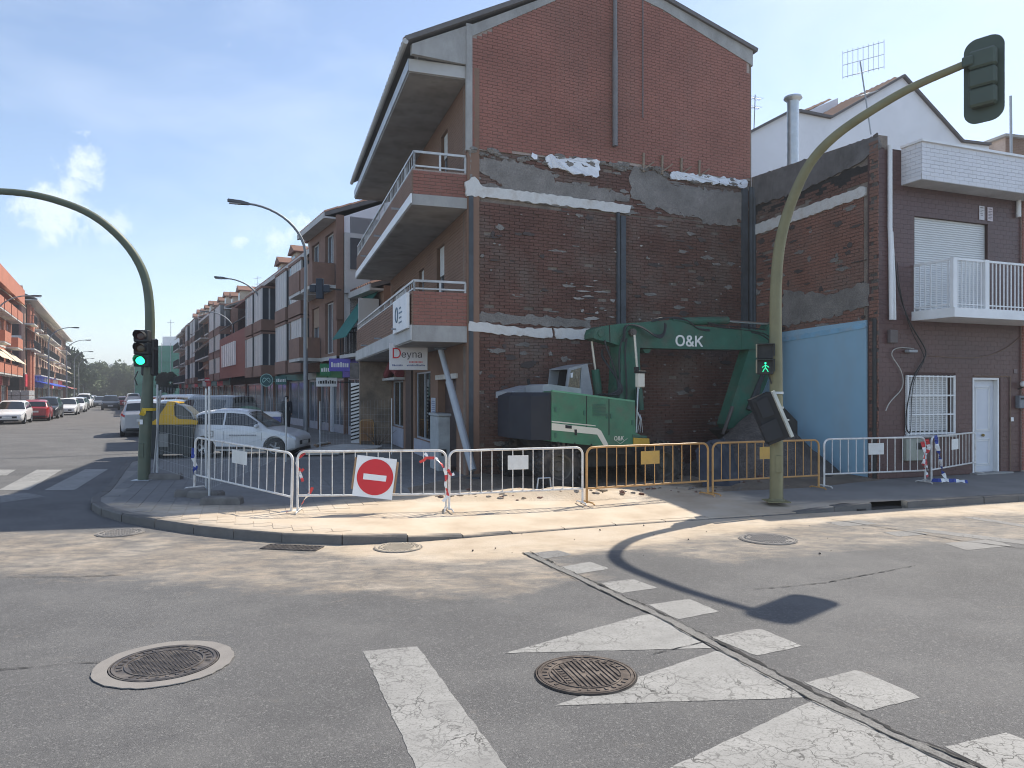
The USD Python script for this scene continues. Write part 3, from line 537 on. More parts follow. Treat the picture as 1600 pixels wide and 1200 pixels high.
crumple([(852, 243), (937, 252), (934, 277), (890, 270), (875, 264), (856, 262)], 51, 'torn silvery insulation sheet hanging from the roof scar')
crumple([(1046, 269), (1100, 274), (1166, 283), (1165, 294), (1110, 287), (1048, 280)], 52, 'long white insulation strip near the right end of the gable')
crumple([(829, 239), (838, 242), (836, 251), (831, 247)], 53, None)
# concrete frame of the gable: verge band, corner pier, steel channels, pipes
verge = Polygon([GW.px(735, 40), RID, RE, (TE, RE[1] - .42), (TE - .15, RE[1] - .36), GW.px(1035, 16), GW.px(958, -22), GW.px(880, -4), GW.px(735, 58)]).buffer(0)
put('verge_band', MB().prism(verge, -.035, .03, 'y'), concrete, mbld, GW.M)
put('corner_pier', MB().box(-.04, GW.px(737, 300)[0], -.045, .03, GW.px(735, 236)[1], LE[1] + .02), concrete, mbld, GW.M)
put('corner_channel', MB().box(.03, GW.px(739, 400)[0], -.03, .05, .1, GW.px(735, 300)[1]), mat('dark_steel', (.07, .08, .09), .6, .3, var=.3, grime=.4), mbld, GW.M)
ds = MATS['dark_steel']; tA, tB = GW.px(963, 420)[0], GW.px(975, 420)[0]
m = MB(); m.box(tA, tA + .07, -.06, .03, .3, GW.px(968, 333)[1]); m.box(tA + .085, tB, -.09, .03, .3, GW.px(968, 338)[1]); put('steel_column', m, ds, mbld, GW.M, label='blue-grey steel column in the middle of the gable')
put('steel_column', MB().box(GW.px(1158, 400)[0], GW.px(1166, 400)[0], -.07, .03, .3, GW.px(1165, 296)[1]).cyl((TE - .02, -.10, .3), (TE - .02, -.10, GW.px(1172, 296)[1]), .05), ds, mbld, GW.M, label='dark pipe and post at the right end of the gable')
tp = GW.px(958, 120)[0]; put('drain_pipe', MB().cyl((tp, -.09, GW.px(958, 230)[1]), (tp, -.09, GW.px(958, 82)[1]), .065).cyl((tp, -.09, GW.px(958, 82)[1]), (tp, -.09, RID[1] - .15), .05), mat('grey_pipe', (.17, .16, .16), .6, var=.15), mbld, GW.M)
tq = GW.px(1003, 60)[0]; put('cable_conduit', MB().cyl((tq, -.04, GW.px(1003, 185)[1]), (tq, -.04, RID[1] - .3), .014, 6), MATS['grey_pipe'], mbld, GW.M)
for u, a in ((1004, 0), (1033, 0), (1063, 0), (1091, 0)):
    t, z = GW.px(u, 266 - (u - 1004) * -.12); m = MB().bar((t, -.03, z - .05), (t, -.05, z + .42), .045, .05, up=(1, 0, 0)).bar((t + .02, -.03, z + .02), (t + .28, -.10, z + .22), .03, .03); put('roof_batten', m, mat('old_wood', (.24, .18, .13), .85, var=.25), mbld, GW.M)
r = RNG(77); sc = MB()
for k in range(90): t, z = r.uniform(.3, TE - .4), r.uniform(.3, 6.3); v, f = ico((t, -.002, z), r.uniform(.008, .03), 1, (1.5, .3, .8)); v += r.uniform(-.008, .008, v.shape); sc.add(v, f)
put('mortar_lumps', sc, mat('mortar_pale', (.33, .30, .27), .95, var=.3), mbld, GW.M, kind='stuff')
# side scar: niche at the foot and drips of mortar along the roof scar
sm = MB()
for k in range(70): t = r.uniform(.1, TE - .2); z = np.interp(t, [p[0] for p in band], [p[1] for p in band]) + r.uniform(-.14, .03); v, f = ico((t, -.01, z), r.uniform(.03, .10), 1, (1.7, .5, .7)); v += r.uniform(-.02, .02, v.shape); sm.add(v, f)
put('broken_mortar_edge', sm, render_m, mbld, GW.M, kind='stuff')
# roof: two tiled slopes over the whole depth
EV = 1.35; zev = GW.px(657, 65)[1]
def slope(p0, p1, depth, nm):
    """Tiled slope between (t, z) points seen on the gable, running back along the street front."""
    m = MB(); d = np.array(p1) - np.array(p0); L = np.linalg.norm(d); d /= L; nn = np.array([-d[1], d[0]]) * (1 if d[0] > 0 else -1)
    base = [np.array(p0), np.array(p1), np.array(p1) + nn * .10, np.array(p0) + nn * .10]
    y1 = depth; m.prism([tuple(b) for b in base], -.10, y1, 'y'); return m, d, L, nn
ROOF = GW.M.copy(); ROOF[:3, 1] = FA.x * 1.0             # slopes run back along the street front
eavL = np.array([-1.42, zev - .08]); rdg = np.array(RID) + (0, .02)
m1, d1, L1, n1 = slope(eavL, rdg, FL + .1, 'l'); m2, d2, L2, n2 = slope(rdg, np.array(RE) + (.12, -.03), FL + .1, 'r'); m1.merge(m2)
rf = put('roof', m1, concrete_l if False else mat('roof_edge', (.13, .12, .115), .85, var=.2), mbld, ROOF)
tl = MB()
for k in range(int(FL / .24)):
    for p, d, L, nn in ((eavL, d1, L1, n1), (rdg, d2, L2, n2)):
        for q in range(int(L / .42)):
            c = np.array([p + d * (q * .42) + nn * .10, p + d * (q * .42 + .46) + nn * .125]); y = k * .24 + .02
            a = [(c[0][0], y, c[0][1]), (c[0][0], y + .12, c[0][1] + .07), (c[0][0], y + .23, c[0][1])]; b = [(c[1][0], y, c[1][1]), (c[1][0], y + .12, c[1][1] + .07), (c[1][0], y + .23, c[1][1])]
            tl.add(a + b, [(0, 1, 4), (0, 4, 3), (1, 2, 5), (1, 5, 4), (0, 2, 1)])
put('roof_tiles', tl, tilered, rf, ROOF, kind='stuff')
gp = Polygon([(eavL[0] + .02, zev - .16), (eavL[0] + .14, zev - .18), (eavL[0] + .14, zev - .05), (eavL[0] + .02, zev - .03)])
put('gutter', MB().tube([(eavL[0] - .03, -.1, zev - .10), (eavL[0] - .03, FL, zev - .10)], .065, 8), concrete_l, rf, ROOF)

# street front: wall slab with openings, balconies, shop
z1a, z1b, z2a, z2b, z3a, z3b = 3.12, 3.48, 6.12, 6.36, 9.02, 9.30
wins = [(0.5 + .55, 1.35, z1b + .1, 5.55), (2.6, 3.5, z1b + .1, 5.55), (5.2, 6.6, z1b + .1, 5.6), (8.2, 9.6, z1b + .1, 5.6), (1.05, 1.35, z2b + .1, 8.3), (3.0, 3.7, z2b + .6, 8.3), (5.2, 6.6, z2b + .1, 8.4), (8.2, 9.6, z2b + .1, 8.4)]
wins = [(2.3, 3.2, 3.6, 5.8), (4.9, 5.7, 4.3, 5.6), (6.4, 7.1, 4.4, 5.5), (8.3, 10.6, 3.6, 5.6), (1.95, 2.7, 6.5, 8.6), (4.9, 5.6, 7.3, 8.5), (6.6, 7.3, 7.2, 8.3), (8.3, 10.0, 6.5, 8.5)]
shopw = [(4.05, 6.35, .62, 2.6), (8.5, 10.9, .8, 2.4), (1.05, 3.1, .13, 2.32)]
wall = sbox(0, .12, FL, 9.3)
for w in wins + shopw: wall = wall.difference(sbox(w[0], w[2], w[1], w[3]))
put('front_wall', MB().prism(wall, 0, .28, 'y'), brick_tan, mbld, FA.M)
fb = wall.intersection(sbox(.02, z1a - .1, FL - .02, 9.0)).buffer(-.02)
put('brickwork', bricks(fb, 5, n0=-.012, jit=.0015), brick_tan, mbld, FA.M, kind='stuff', label='tan brick courses of the street front')
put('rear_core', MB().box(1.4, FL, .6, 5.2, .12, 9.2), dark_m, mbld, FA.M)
put('far_gable', MB().prism(Polygon([(-.0, .12), (TE, .12), (TE, RE[1] - .15), (RID[0], RID[1] - .15), (0, LE[1] - .15)]), -.1, .1, 'y'), brick_tan, mbld, TR(*(FA.x * (FL - .15))) @ GW.M)
for k, w in enumerate(wins): window(mbld, FA.M, *w, y=.1, bars=0 if w[1] - w[0] < .9 else 1, frame=mat('alu_frame', (.36, .38, .42), .4, .4), shut=(.35, .3, .6, .95, .3, .4, .8, .5)[k], sill=False)
alu = MATS['alu_frame']
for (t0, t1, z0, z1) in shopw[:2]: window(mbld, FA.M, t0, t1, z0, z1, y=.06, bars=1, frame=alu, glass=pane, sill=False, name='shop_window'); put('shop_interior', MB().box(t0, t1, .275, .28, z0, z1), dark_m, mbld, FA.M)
put('doorway', MB().box(1.05, 3.1, .2, .27, .13, 2.32), mat('door_dark', (.035, .022, .02), .5), mbld, FA.M)
put('lintel', MB().box(.9, 3.2, -.05, .06, 2.33, 2.45), plaster_w, mbld, FA.M)
pg = mat('shop_panel', (.33, .345, .40), .55, var=.08, grime=.2)
put('shop_panel', MB().box(4.0, 6.4, -.03, .02, .14, .60), pg, mbld, FA.M); put('shop_panel', MB().box(8.4, 11.0, -.03, .02, .14, .78), pg, mbld, FA.M)
put('shop_post', MB().box(6.7, 7.7, -.06, .0, .13, 2.75), mat('dark_brown', (.05, .035, .03), .5), mbld, FA.M)
put('shop_canopy', MB().box(8.2, 11.1, -.35, .0, 2.42, 2.50), concrete_l, mbld, FA.M); put('shop_awning_fringe', MB().tube([(8.25, -.16, 2.62), (9.6, -.2, 2.95), (11.0, -.16, 2.62)], .16, 10), mat('awning_red', (.20, .045, .05), .7), mbld, FA.M)
put('ground_floor_stone', MB().box(FL - .25, FL - .01, -1.15, -.005, .13, z1a - .01), mat('stone_tan', (.22, .165, .12), .9, var=.25, scale=3, grime=.5), mbld, FA.M)
BAL = 1.25
for za, zb, zt, zr, nm in ((z1a, z1b, 4.22, 4.46, 'first'), (z2a, z2b, 6.92, 7.30, 'second')):
    b = put('balcony', MB().box(.02, FL, -BAL, -.004, za, zb), concrete, mbld, FA.M, label=f'long brick fronted balcony of the {nm} floor')
    put('slab_edge', MB().box(.0, FL, -BAL - .03, -BAL - .002, za + .03, zb), concrete_l if nm == 'first' else white_m, b, FA.M)
    core = MB().box(.05, FL, -BAL + .02, -BAL + .12, zb, zt).box(.05, .15, -BAL + .12, -.01, zb, zt); put('parapet', core, mortar, b, FA.M)
    bm = bricks(sbox(.03, zb, FL, zt), 6, n0=-BAL + .004, jit=.002, mb=MB()); put('brickwork', bm, brick_tan, b, FA.M, kind='stuff')
    e = bricks(sbox(-BAL + .03, zb, -.02, zt), 8, n0=.034, jit=.002); put('brickwork', e, brick_red, b, Fr(C0, 180 + math.degrees(math.atan2(FA.y[1], FA.y[0])) - 180, flip=False).M, kind='stuff')
    rl = MB(); Z = zt
    for a, c in (((.07, -BAL + .06), (FL, -BAL + .06)), ((.07, -BAL + .06), (.07, -.03))):
        a, c = np.array(a), np.array(c); rl.bar((*a, zr), (*c, zr), .05, .05); rl.bar((*a, Z + .07), (*c, Z + .07), .035, .035)
        for k in range(max(2, int(np.linalg.norm(c - a) / 1.1)) + 1): p = a + (c - a) * k / max(2, int(np.linalg.norm(c - a) / 1.1)); rl.bar((*p, Z), (*p, zr), .04, .04, up=(1, 0, 0))
        if nm == 'first' or True:
            for k in range(int(np.linalg.norm(c - a) / .22)): p = a + (c - a) * (k + .5) / int(np.linalg.norm(c - a) / .22); rl.bar((*p, Z + .07), (*p, zr), .012, .012, up=(1, 0, 0)) if c[0] > 1 else None
    put('railing', rl, mat('railing_grey', (.50, .50, .49), .45, .3, grime=.3), b, FA.M)
    dr = MB()
    for t in (1.6, 4.8, 8.0): dr.cyl((t, -BAL - .2, zb + .03), (t, -BAL, zb + .03), .025, 6)
    put('spout', dr, grey_m, b, FA.M)
put('eaves_slab', MB().box(.06, FL, -1.3, -.004, z3a, z3b), concrete, mbld, FA.M)
put('eaves_edge', MB().box(.05, FL, -1.33, -1.302, z3a + .05, z3b + .02), mat('zinc', (.42, .44, .46), .5, .4), mbld, FA.M)
put('eaves_end', MB().box(.02, .058, -1.31, -.0, z3a + .02, z3b + .01), concrete_l, mbld, FA.M)
put('eaves_upstand', MB().box(.1, FL, -1.1, -.002, z3b, zev - .05), concrete, mbld, FA.M)
ge = Polygon([(-1.30, z3b + .03), (.0, z3b + .03), (.0, LE[1] - .02), (-1.30, zev - .1)]); put('eaves_gable', MB().prism(ge, -.03, .08, 'y'), concrete, mbld, GW.M)
put('banner', MB().box(.12, 2.05, -BAL - .10, -BAL - .035, 3.42, 4.20), white_m, mbld, FA.M, label='white banner panel on the first floor balcony front')
lo = MB(); ang = np.linspace(0, 2 * np.pi, 25); lo.tube(np.c_[1.45 + .17 * np.cos(ang), np.full(25, -BAL - .105), 3.83 + .17 * np.sin(ang)], .018, 6)
for k, (a, b, z) in enumerate(((1.1, .85, 3.95), (1.15, .7, 3.84), (1.1, .8, 3.73), (1.15, .75, 3.62))): lo.box(b, a, -BAL - .106, -BAL - .10, z - .018, z + .018)
put('banner_print', lo, mat('print_teal', (.13, .19, .24), .6), mbld, FA.M)
# hanging shop sign
sg = thing('shop_sign', 'white lit box sign reading Deyna under the first floor balcony', 'sign', FA.w(2.2, -.75, 2.5))
o = D(608, 578, 18.35); SG = Fr(o, 3.0); sw, sh = 60 / F * 18.35, 42 / F * 18.35
put('sign_box', MB().cbox(0, sw, 0, .16, 0, sh, .01), mat('sign_white', (.62, .60, .60), .4, var=.04), sg, SG.M)
put('lettering', MB().text('D', .26, .19, sh - .38, -.003), sign_red, sg, SG.M); put('lettering', MB().text('eyna', .17, .56, sh - .36, -.003), mat('letter_dark', (.06, .05, .06), .5), sg, SG.M)
put('lettering', MB().text('PELUQUERIA', .035, .68, sh - .46, -.003), sign_red, sg, SG.M) if False else None
m = MB()
for x0, x1 in ((.08, .33), (.44, .88)):
    r = RNG(int(x0 * 100)); x = x0
    while x < x1: w = r.uniform(.012, .03); h = r.uniform(.028, .05); m.box(x, x + w, -.003, .0, .095, .095 + h); x += w + .01
put('small_print', m, mat('print_blue', (.12, .14, .25), .5), sg, SG.M); m = MB(); x = .5
while x < .84: m.box(x, x + .022, -.003, 0, .18, .215); x += .034
put('small_print', m, sign_red, sg, SG.M); put('bracket', MB().bar((sw / 2, .08, sh), (sw / 2, .08, sh + .12), .05), grey_m, sg, SG.M)
# leaning strut, cabinet and papers by the corner
st = thing('raking_strut', 'grey steel strut propping the first floor balcony at the corner', 'strut', D(736, 735, 16.0))
p0, p1 = D(739, 735, 15.9), D(688, 545, 17.0); q = D(712, 630, 16.55)
put('outer_tube', MB().cyl(p0, p0 + (p1 - p0) * .72, .085, 12), grey_m, st); put('inner_tube', MB().cyl(p0 + (p1 - p0) * .70, p1, .065, 12), grey_m, st); put('base_plate', MB().cbox(p0[0] - .15, p0[0] + .15, p0[1] - .15, p0[1] + .15, .10, .16), ds, st); put('head_plate', MB().cbox(p1[0] - .14, p1[0] + .14, p1[1] - .1, p1[1] + .1, p1[2] - .02, p1[2] + .02), ds, st)
cb = thing('meter_cabinet', 'pale grey service cabinet standing beside the strut', 'cabinet', FA.w(.6, -.3, .12)); CBF = FA.M @ TR(1.15, -.42, .12) @ np.diag([1.5, 1, 1.25, 1])
put('body', MB().cbox(0, .62, 0, .3, 0, 1.05, .012), mat('cabinet_grey', (.33, .36, .37), .5, grime=.3), cb, CBF); put('cover', MB().cbox(-.03, .65, -.03, .32, 1.05, 1.10, .012), MATS['cabinet_grey'], cb, CBF)
put('sticker', MB().box(-.012, -.002, .08, .2, .3, .42), dark_m, cb, CBF)
nt = thing('notice_sheet', 'pale blue notice sheet stuck on the brick pier', 'notice', FA.w(3.6, -.03, 1.3)); put('paper', MB().box(3.3, 3.85, -.026, -.016, 1.3, 1.85), mat('paper_blue', (.42, .46, .52), .7), nt, FA.M)
m = MB(); [m.box(3.36, 3.78 - .05 * (k % 3), -.030, -.0265, 1.36 + k * .055, 1.38 + k * .055) for k in range(8)]; put('print', m, MATS['print_blue'], nt, FA.M)

# ================================================================ the low tiled house on the right and what stands behind it
INN, NEA = np.array([*GW.w(TE, 0, 0)[:2], 0]), np.array([7.91, 15.9, 0])
dv = NEA - INN; SL = np.linalg.norm(dv)
SW = Fr(INN, math.degrees(math.atan2(dv[1], dv[0]))); FB = Fr(NEA, 21.0)
rb = thing('tiled_house', 'two storey house clad in dark brown tiles with white balconies', 'house', NEA)
TB = FB.px(1730, 500)[0]
topL, topR = SW.px(1176, 276), SW.px(1372, 210)
side = Polygon([(-.05, 0), (SL - .02, 0), (SL - .02, topR[1]), (-.05, topL[1])])
put('side_wall', MB().prism(side, .02, .28, 'y'), mortar_old, rb, SW.M)
blueP = Polygon([SW.px(1222, 545), SW.px(1222, 519), SW.px(1290, 509), SW.px(1355, 500), (SW.px(1357, 600)[0], .05), (.3, .05), (.3, SW.px(1222, 545)[1])]).buffer(0)
strip_b = [SW.px(u, v) for u, v in ((1177, 352), (1240, 328), (1300, 308), (1354, 288))]
s_reg = Polygon([(0.02, SW.px(1200, 520)[1]), *strip_b, (SL - .32, SW.px(1354, 505)[1])]).buffer(0)
put('brickwork', bricks(s_reg.buffer(-.03), 11, n0=.0, jit=.007, miss=.008), brick_side, rb, SW.M, kind='stuff', label='reddish brick courses of the side wall above the blue room')
s_hi = Polygon([*strip_b, (SL - .03, SW.px(1372, 262)[1]), (0.02, SW.px(1177, 318)[1])]).buffer(0)
put('brickwork', bricks(s_hi.buffer(-.03), 12, n0=.004, jit=.010, miss=.10), brick_old, rb, SW.M, kind='stuff', label='broken old bricks under the parapet of the side wall')
def spatch(px, seed, th, m, name='render_patch', label=None, amp=.03, n1=.03, step=.1):
    P = Polygon(jagged([SW.px(u, v) for u, v in px], amp, step, seed)).buffer(0); return put(name, MB().prism(P, -th, n1, 'y'), m, rb, SW.M, label=label)
spatch([(1177, 277), (1372, 212), (1376, 232), (1330, 262), (1250, 300), (1177, 322)], 61, .03, mat('parapet_render', (.15, .14, .135), .95, var=.35, scale=2.2, grime=.7, gcol=(.06, .055, .05), streak=1, bump=.6, bscale=20), label='stained grey rendered parapet')
spatch([(1179, 352), (1240, 330), (1353, 290), (1354, 306), (1240, 347), (1180, 368)], 62, .04, plaster_w, 'plaster_strip', 'sloping white plaster strip on the side wall', amp=.018)
spatch([(1224, 452), (1290, 462), (1356, 440), (1356, 478), (1290, 496), (1222, 512)], 63, .014, render_m, amp=.06); spatch([(1180, 318), (1240, 300), (1300, 276), (1366, 250), (1366, 268), (1300, 296), (1240, 318), (1180, 338)], 64, -.005, dark_m, amp=.05)
put('blue_plaster', MB().prism(blueP, -.03, .018, 'y'), blue_wall, rb, SW.M, label='pale blue plaster of a vanished room')
spatch([(1223, 527), (1290, 516), (1353, 505), (1356, 512), (1290, 524), (1223, 535)], 65, .045, mat('blue_band', (.24, .45, .60), .85, grime=.5, gcol=(.45, .38, .32), gscale=3), 'cornice', 'chipped ledge along the top of the blue plaster', amp=.008)
tE = SW.px(1362, 500)[0]
put('corner_edge', MB().prism(Polygon(jagged([(tE, .05), (SL - .01, .05), (SL - .01, topR[1] + .05), (tE, topR[1] - .02)], .03, .12, 5)).buffer(0), -.02, .018, 'y'), rubble_m, rb, SW.M)
e2 = bricks(sbox(SL - .22, .1, SL + .02, topR[1] - .1), 14, n0=-.03, jit=.012, miss=.15); put('broken_bricks', e2, brick_side, rb, SW.M, kind='stuff')
put('cable_duct', MB().cyl(SW.w(tE + .13, -.05, .1), SW.w(tE + .13, -.05, 3.6), .045), black_p, rb)
smears(SW, s_reg, 30, 71, render_m, 'mortar_smears', rb); smears(SW, s_reg, 40, 72, MATS['soot'], 'sooty_smears', rb)
# facade of tiles
zt_ = FB.px(1392, 232)[1]; P_ = lambda u, v, n=0: FB.px(u, v, n)
w1 = (*[P_(1427, 400)[0], P_(1545, 400)[0]], P_(1427, 418)[1] - .55, P_(1427, 337)[1]); gw = (P_(1415, 650)[0], P_(1490, 650)[0], P_(1415, 680)[1], P_(1415, 586)[1]); dr_ = (P_(1520, 650)[0], P_(1561, 650)[0], .14, P_(1521, 590)[1])
w1 = (w1[0], w1[1], P_(1427, 487)[1] + .03, w1[3])
fwall = sbox(0, .12, TB, zt_)
for w in (w1, gw, dr_): fwall = fwall.difference(sbox(w[0], w[2], w[1], w[3]))
put('front_wall', MB().prism(fwall, .012, .28, 'y'), mat('tile_grout', (.075, .04, .036), .8), rb, FB.M)
put('facade_tiles', bricks(fwall.buffer(-.01), 15, row=.105, L=.21, joint=.0032, n0=-.004, jit=.0004, dep=.016), tile_brown, rb, FB.M, kind='stuff')
put('corner_pipe', MB().cyl(SW.w(.03, -.05, .1), SW.w(.03, -.05, topL[1] - .3), .07).cyl(SW.w(.16, -.03, 2.5), SW.w(.16, -.03, topL[1] - .6), .035), MATS['dark_steel'], rb)
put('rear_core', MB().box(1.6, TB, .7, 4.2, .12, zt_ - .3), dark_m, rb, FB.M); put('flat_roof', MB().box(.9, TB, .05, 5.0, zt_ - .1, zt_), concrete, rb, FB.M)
window(rb, FB.M, *w1, y=.10, bars=1, shut=.98, sill=False, fw=.07, name='balcony_window'); window(rb, FB.M, *gw, y=.14, bars=1, shut=.98, sill=True, fw=.05, name='barred_window')
gr = MB(); gr.box(gw[0], gw[0] + .04, -.05, -.01, gw[2], gw[3]).box(gw[1] - .04, gw[1], -.05, -.01, gw[2], gw[3])
for k in range(1, 11): x = gw[0] + (gw[1] - gw[0]) * k / 11; gr.box(x - .009, x + .009, -.04, -.022, gw[2], gw[3])
for f_ in (.02, .34, .66, .98): z = gw[2] + (gw[3] - gw[2]) * f_; gr.box(gw[0], gw[1], -.046, -.04, z - .016, z + .016)
put('window_grille', gr, white_m, rb, FB.M)
d_ = MB().cbox(dr_[0] + .05, dr_[1] - .05, .10, .15, dr_[2], dr_[3] - .05, .006)
dd = put('door', d_, mat('door_white', (.60, .62, .66), .45, var=.04), rb, FB.M); x0, x1 = dr_[0] + .05, dr_[1] - .05; cx = (x0 + x1) / 2
for a, b in ((.15, .78), (.95, 2.0)):
    m = MB(); hw = (x1 - x0) * .33; z0, z1 = dr_[2] + a, min(dr_[2] + b, dr_[3] - .2)
    for s in (0, 1): o = s * .035; m.box(cx - hw + o, cx + hw - o, .088, .098, z0 + o, z0 + o + .02).box(cx - hw + o, cx + hw - o, .088, .098, z1 - o - .02, z1 - o).box(cx - hw + o, cx - hw + o + .02, .088, .098, z0 + o, z1 - o).box(cx + hw - o - .02, cx + hw - o, .088, .098, z0 + o, z1 - o)
    put('door_panel', m, white_m, dd, FB.M)
v, f = ico((cx, .07, dr_[2] + .86), .035, 2); put('door_knob', (v, f), mat('brass', (.35, .25, .10), .3, .9), dd, FB.M)
m = MB().box(dr_[0], dr_[0] + .05, .0, .14, dr_[2], dr_[3]).box(dr_[1] - .05, dr_[1], .0, .14, dr_[2], dr_[3]).box(dr_[0] + .05, dr_[1] - .05, .0, .14, dr_[3] - .05, dr_[3]); put('door_frame', m, white_m, rb, FB.M)
put('step', MB().cbox(dr_[0] - .1, dr_[1] + .25, -.18, .02, .10, .15, .01), concrete, rb, FB.M)
x, z = P_(1577, 640); put('trim_pipe', MB().cyl((x, -.025, .15), (x, -.025, P_(1575, 588)[1]), .013, 6).cyl((x, -.025, P_(1575, 588)[1]), (dr_[0], -.025, P_(1575, 588)[1]), .013, 6), mat('copper_pipe', (.22, .15, .11), .5, .4), rb, FB.M)
# top balcony of white painted brick
tL = P_(1408, 260)[0]
def solve_n(t, z, u):
    for n in np.arange(.1, 3, .01):
        p = FB.w(t, -n, z)
        if 800 + F * p[0] / p[1] >= u: return n
    return 1.2
zb_top = P_(1408, 290)[1]; nt = solve_n(tL, zb_top, 1440); pz = EYE + (HV - 217) / F * FB.w(tL, -nt, 0)[1]; print('balcony depth', nt, 'top', pz)
tb = put('roof_balcony', MB().box(tL, TB, -nt, -.003, zb_top, zb_top + .14), concrete_l, rb, FB.M, label='white painted brick balcony at roof level')
put('parapet', MB().box(tL + .01, TB, -nt + .01, -nt + .12, zb_top + .14, pz - .05).box(tL + .01, tL + .12, -nt + .12, -.003, zb_top + .14, pz - .05), white_wall, tb, FB.M)
wb = mat('white_brick', (.70, .69, .69), .8, islands=[(0, (.66, .65, .66)), (1, (.72, .71, .71))], var=.05, grime=.15, gcol=(.5, .5, .5))
put('brickwork', bricks(sbox(tL, zb_top + .01, TB, pz - .06), 17, row=.085, joint=.006, n0=-nt - .003, jit=.001), wb, tb, FB.M, kind='stuff')
FBs = Fr(FB.w(tL, 0, 0), 21 - 90, flip=False); put('brickwork', bricks(sbox(0, zb_top + .01, nt, pz - .06), 18, row=.085, joint=.006, n0=-.003, jit=.001), wb, tb, FBs.M, kind='stuff')
put('coping', MB().box(tL - .03, TB, -nt - .04, -nt + .15, pz - .05, pz).box(tL - .03, tL + .15, -nt + .15, 0, pz - .05, pz), white_m, tb, FB.M)
# first floor balcony with white railing
zs = P_(1420, 487)[1]; tl1 = P_(1424, 480)[0]; n1_ = 1.0
b1 = put('balcony', MB().prism(Polygon([(tl1, -.003), (tl1 + .05, -n1_), (TB, -n1_), (TB, -.003)]), zs - .2, zs), white_m, rb, FB.M, label='white balcony slab with a white bar railing')
rl = MB(); railing(rl, [(tl1 + .06, -.03), (tl1 + .1, -n1_ + .06), (TB, -n1_ + .06)], 1.02, zs, gap=.115, r=.010, top=.022)
for t in (tl1 + .1, tl1 + 1.05, tl1 + 2.9): rl.box(t - .06, t + .06, -n1_ + .02, -n1_ + .10, zs, zs + 1.05)
put('railing', rl, white_m, b1, FB.M)
# pipes, cables, notices, lamp, letter box, meter
x = P_(1387, 300)[0]; z0, z1 = P_(1390, 500)[1], P_(1386, 228)[1]
put('downpipe', MB().tube([(x, -.06, z1), (x, -.06, z0 + 2.0), (x + .02, -.06, z0 + 1.6), (x + .04, -.06, z0)], .048, 10), white_m, rb, FB.M); put('downpipe', MB().tube([(x + .02, -.09, z0 + 1.9), (x + .11, -.07, z0 + .9), (x + .13, -.07, z0)], .03, 8), white_m, rb, FB.M, label='thinner white pipe beside the downpipe')
x = P_(1587, 330)[0]; put('downpipe', MB().cyl((x, -.07, P_(1587, 340)[1]), (x, -.07, P_(1587, 300)[1]), .05), white_m, rb, FB.M, label='short white pipe under the roof balcony')
def cable(px, r_, m, n=-.05, nm='cable'):
    P = [(*P_(u, v, n)[:1], n, P_(u, v, n)[1]) for u, v in px]; t = np.linspace(0, 1, len(P)); tt = np.linspace(0, 1, len(P) * 6)
    from scipy.interpolate import CubicSpline
    put(nm, MB().tube(CubicSpline(t, np.array(P))(tt), r_, 6), m, rb, FB.M)
cable([(1398, 400), (1404, 450), (1420, 500), (1440, 535), (1446, 556), (1432, 580), (1422, 610), (1416, 650), (1420, 676)], .014, black_p); cable([(1402, 410), (1410, 470), (1428, 525), (1444, 560), (1430, 590), (1424, 640), (1421, 678)], .008, black_p, -.07)
cab_w = mat('cable_white', (.42, .40, .36), .6); cable([(1384, 642), (1398, 620), (1410, 604), (1408, 580), (1396, 560), (1394, 550), (1402, 544), (1428, 545)], .011, cab_w); cable([(1446, 556), (1480, 558), (1530, 558), (1570, 545), (1600, 520)], .007, MATS['copper_pipe'], -.02)
x, z = P_(1418, 549); put('wall_lamp', MB().cbox(x - .13, x + .13, -.16, -.03, z - .03, z + .03, .012), grey_m, rb, FB.M); x, z = P_(1391, 526); put('junction_box', MB().cbox(x - .10, x + .12, -.1, -.01, z - .14, z + .14, .01), mat('box_brown', (.12, .10, .095), .6), rb, FB.M)
for (u, v, cc) in ((1533, 333, (.60, .58, .60)), (1546, 335, (.60, .52, .55))):
    x, z = P_(u, v); nn_ = thing('wall_notice', 'small white warning notice with a camera pictogram beside the upper window' if u == 1533 else 'small pinkish notice right of the camera notice', 'notice', FB.w(x, -.02, z - .16)); put('sheet', MB().box(x - .085, x + .085, -.02, -.01, z - .16, z + .16), mat(f'notice_{u}', cc, .5, var=.03), nn_, FB.M)
    pm = MB().box(x - .05, x + .05, -.023, -.0205, z + .11, z + .125)
    if u == 1533: pm.bar((x - .05, -.022, z + .03), (x + .03, -.022, z + .06), .004, .05, up=(0, 1, 0)).box(x - .05, x + .02, -.023, -.0205, z - .02, z - .01).box(x - .04, x + .03, -.023, -.0205, z - .06, z - .05)
    else: [pm.box(x - .06, x + .06 - .02 * (k % 2), -.023, -.0205, z + .06 - k * .035, z + .07 - k * .035) for k in range(6)]
    put('print', pm, dark_m, nn_, FB.M)
x, z = P_(1592, 628); lb = thing('letter_box', 'grey letter box on the brown tiles right of the white door', 'letter box', FB.w(x, -.1, z - .15)); put('body', MB().cbox(x - .14, x + .14, -.12, -.005, z - .15, z + .15, .012), mat('box_grey', (.16, .17, .19), .5), lb, FB.M); put('flap', MB().box(x - .11, x + .11, -.128, -.12, z + .06, z + .10), dark_m, lb, FB.M)
x, z = P_(1591, 600); lp = thing('globe_lamp', 'round white outdoor lamp above the letter box', 'lamp', FB.w(x, -.1, z - .1)); v, f = ico((x, -.12, z), .07, 2); put('globe', (v, f), white_m, lp, FB.M); put('bracket', MB().cyl((x, -.12, z - .07), (x, -.005, z - .12), .015), dark_m, lp, FB.M)
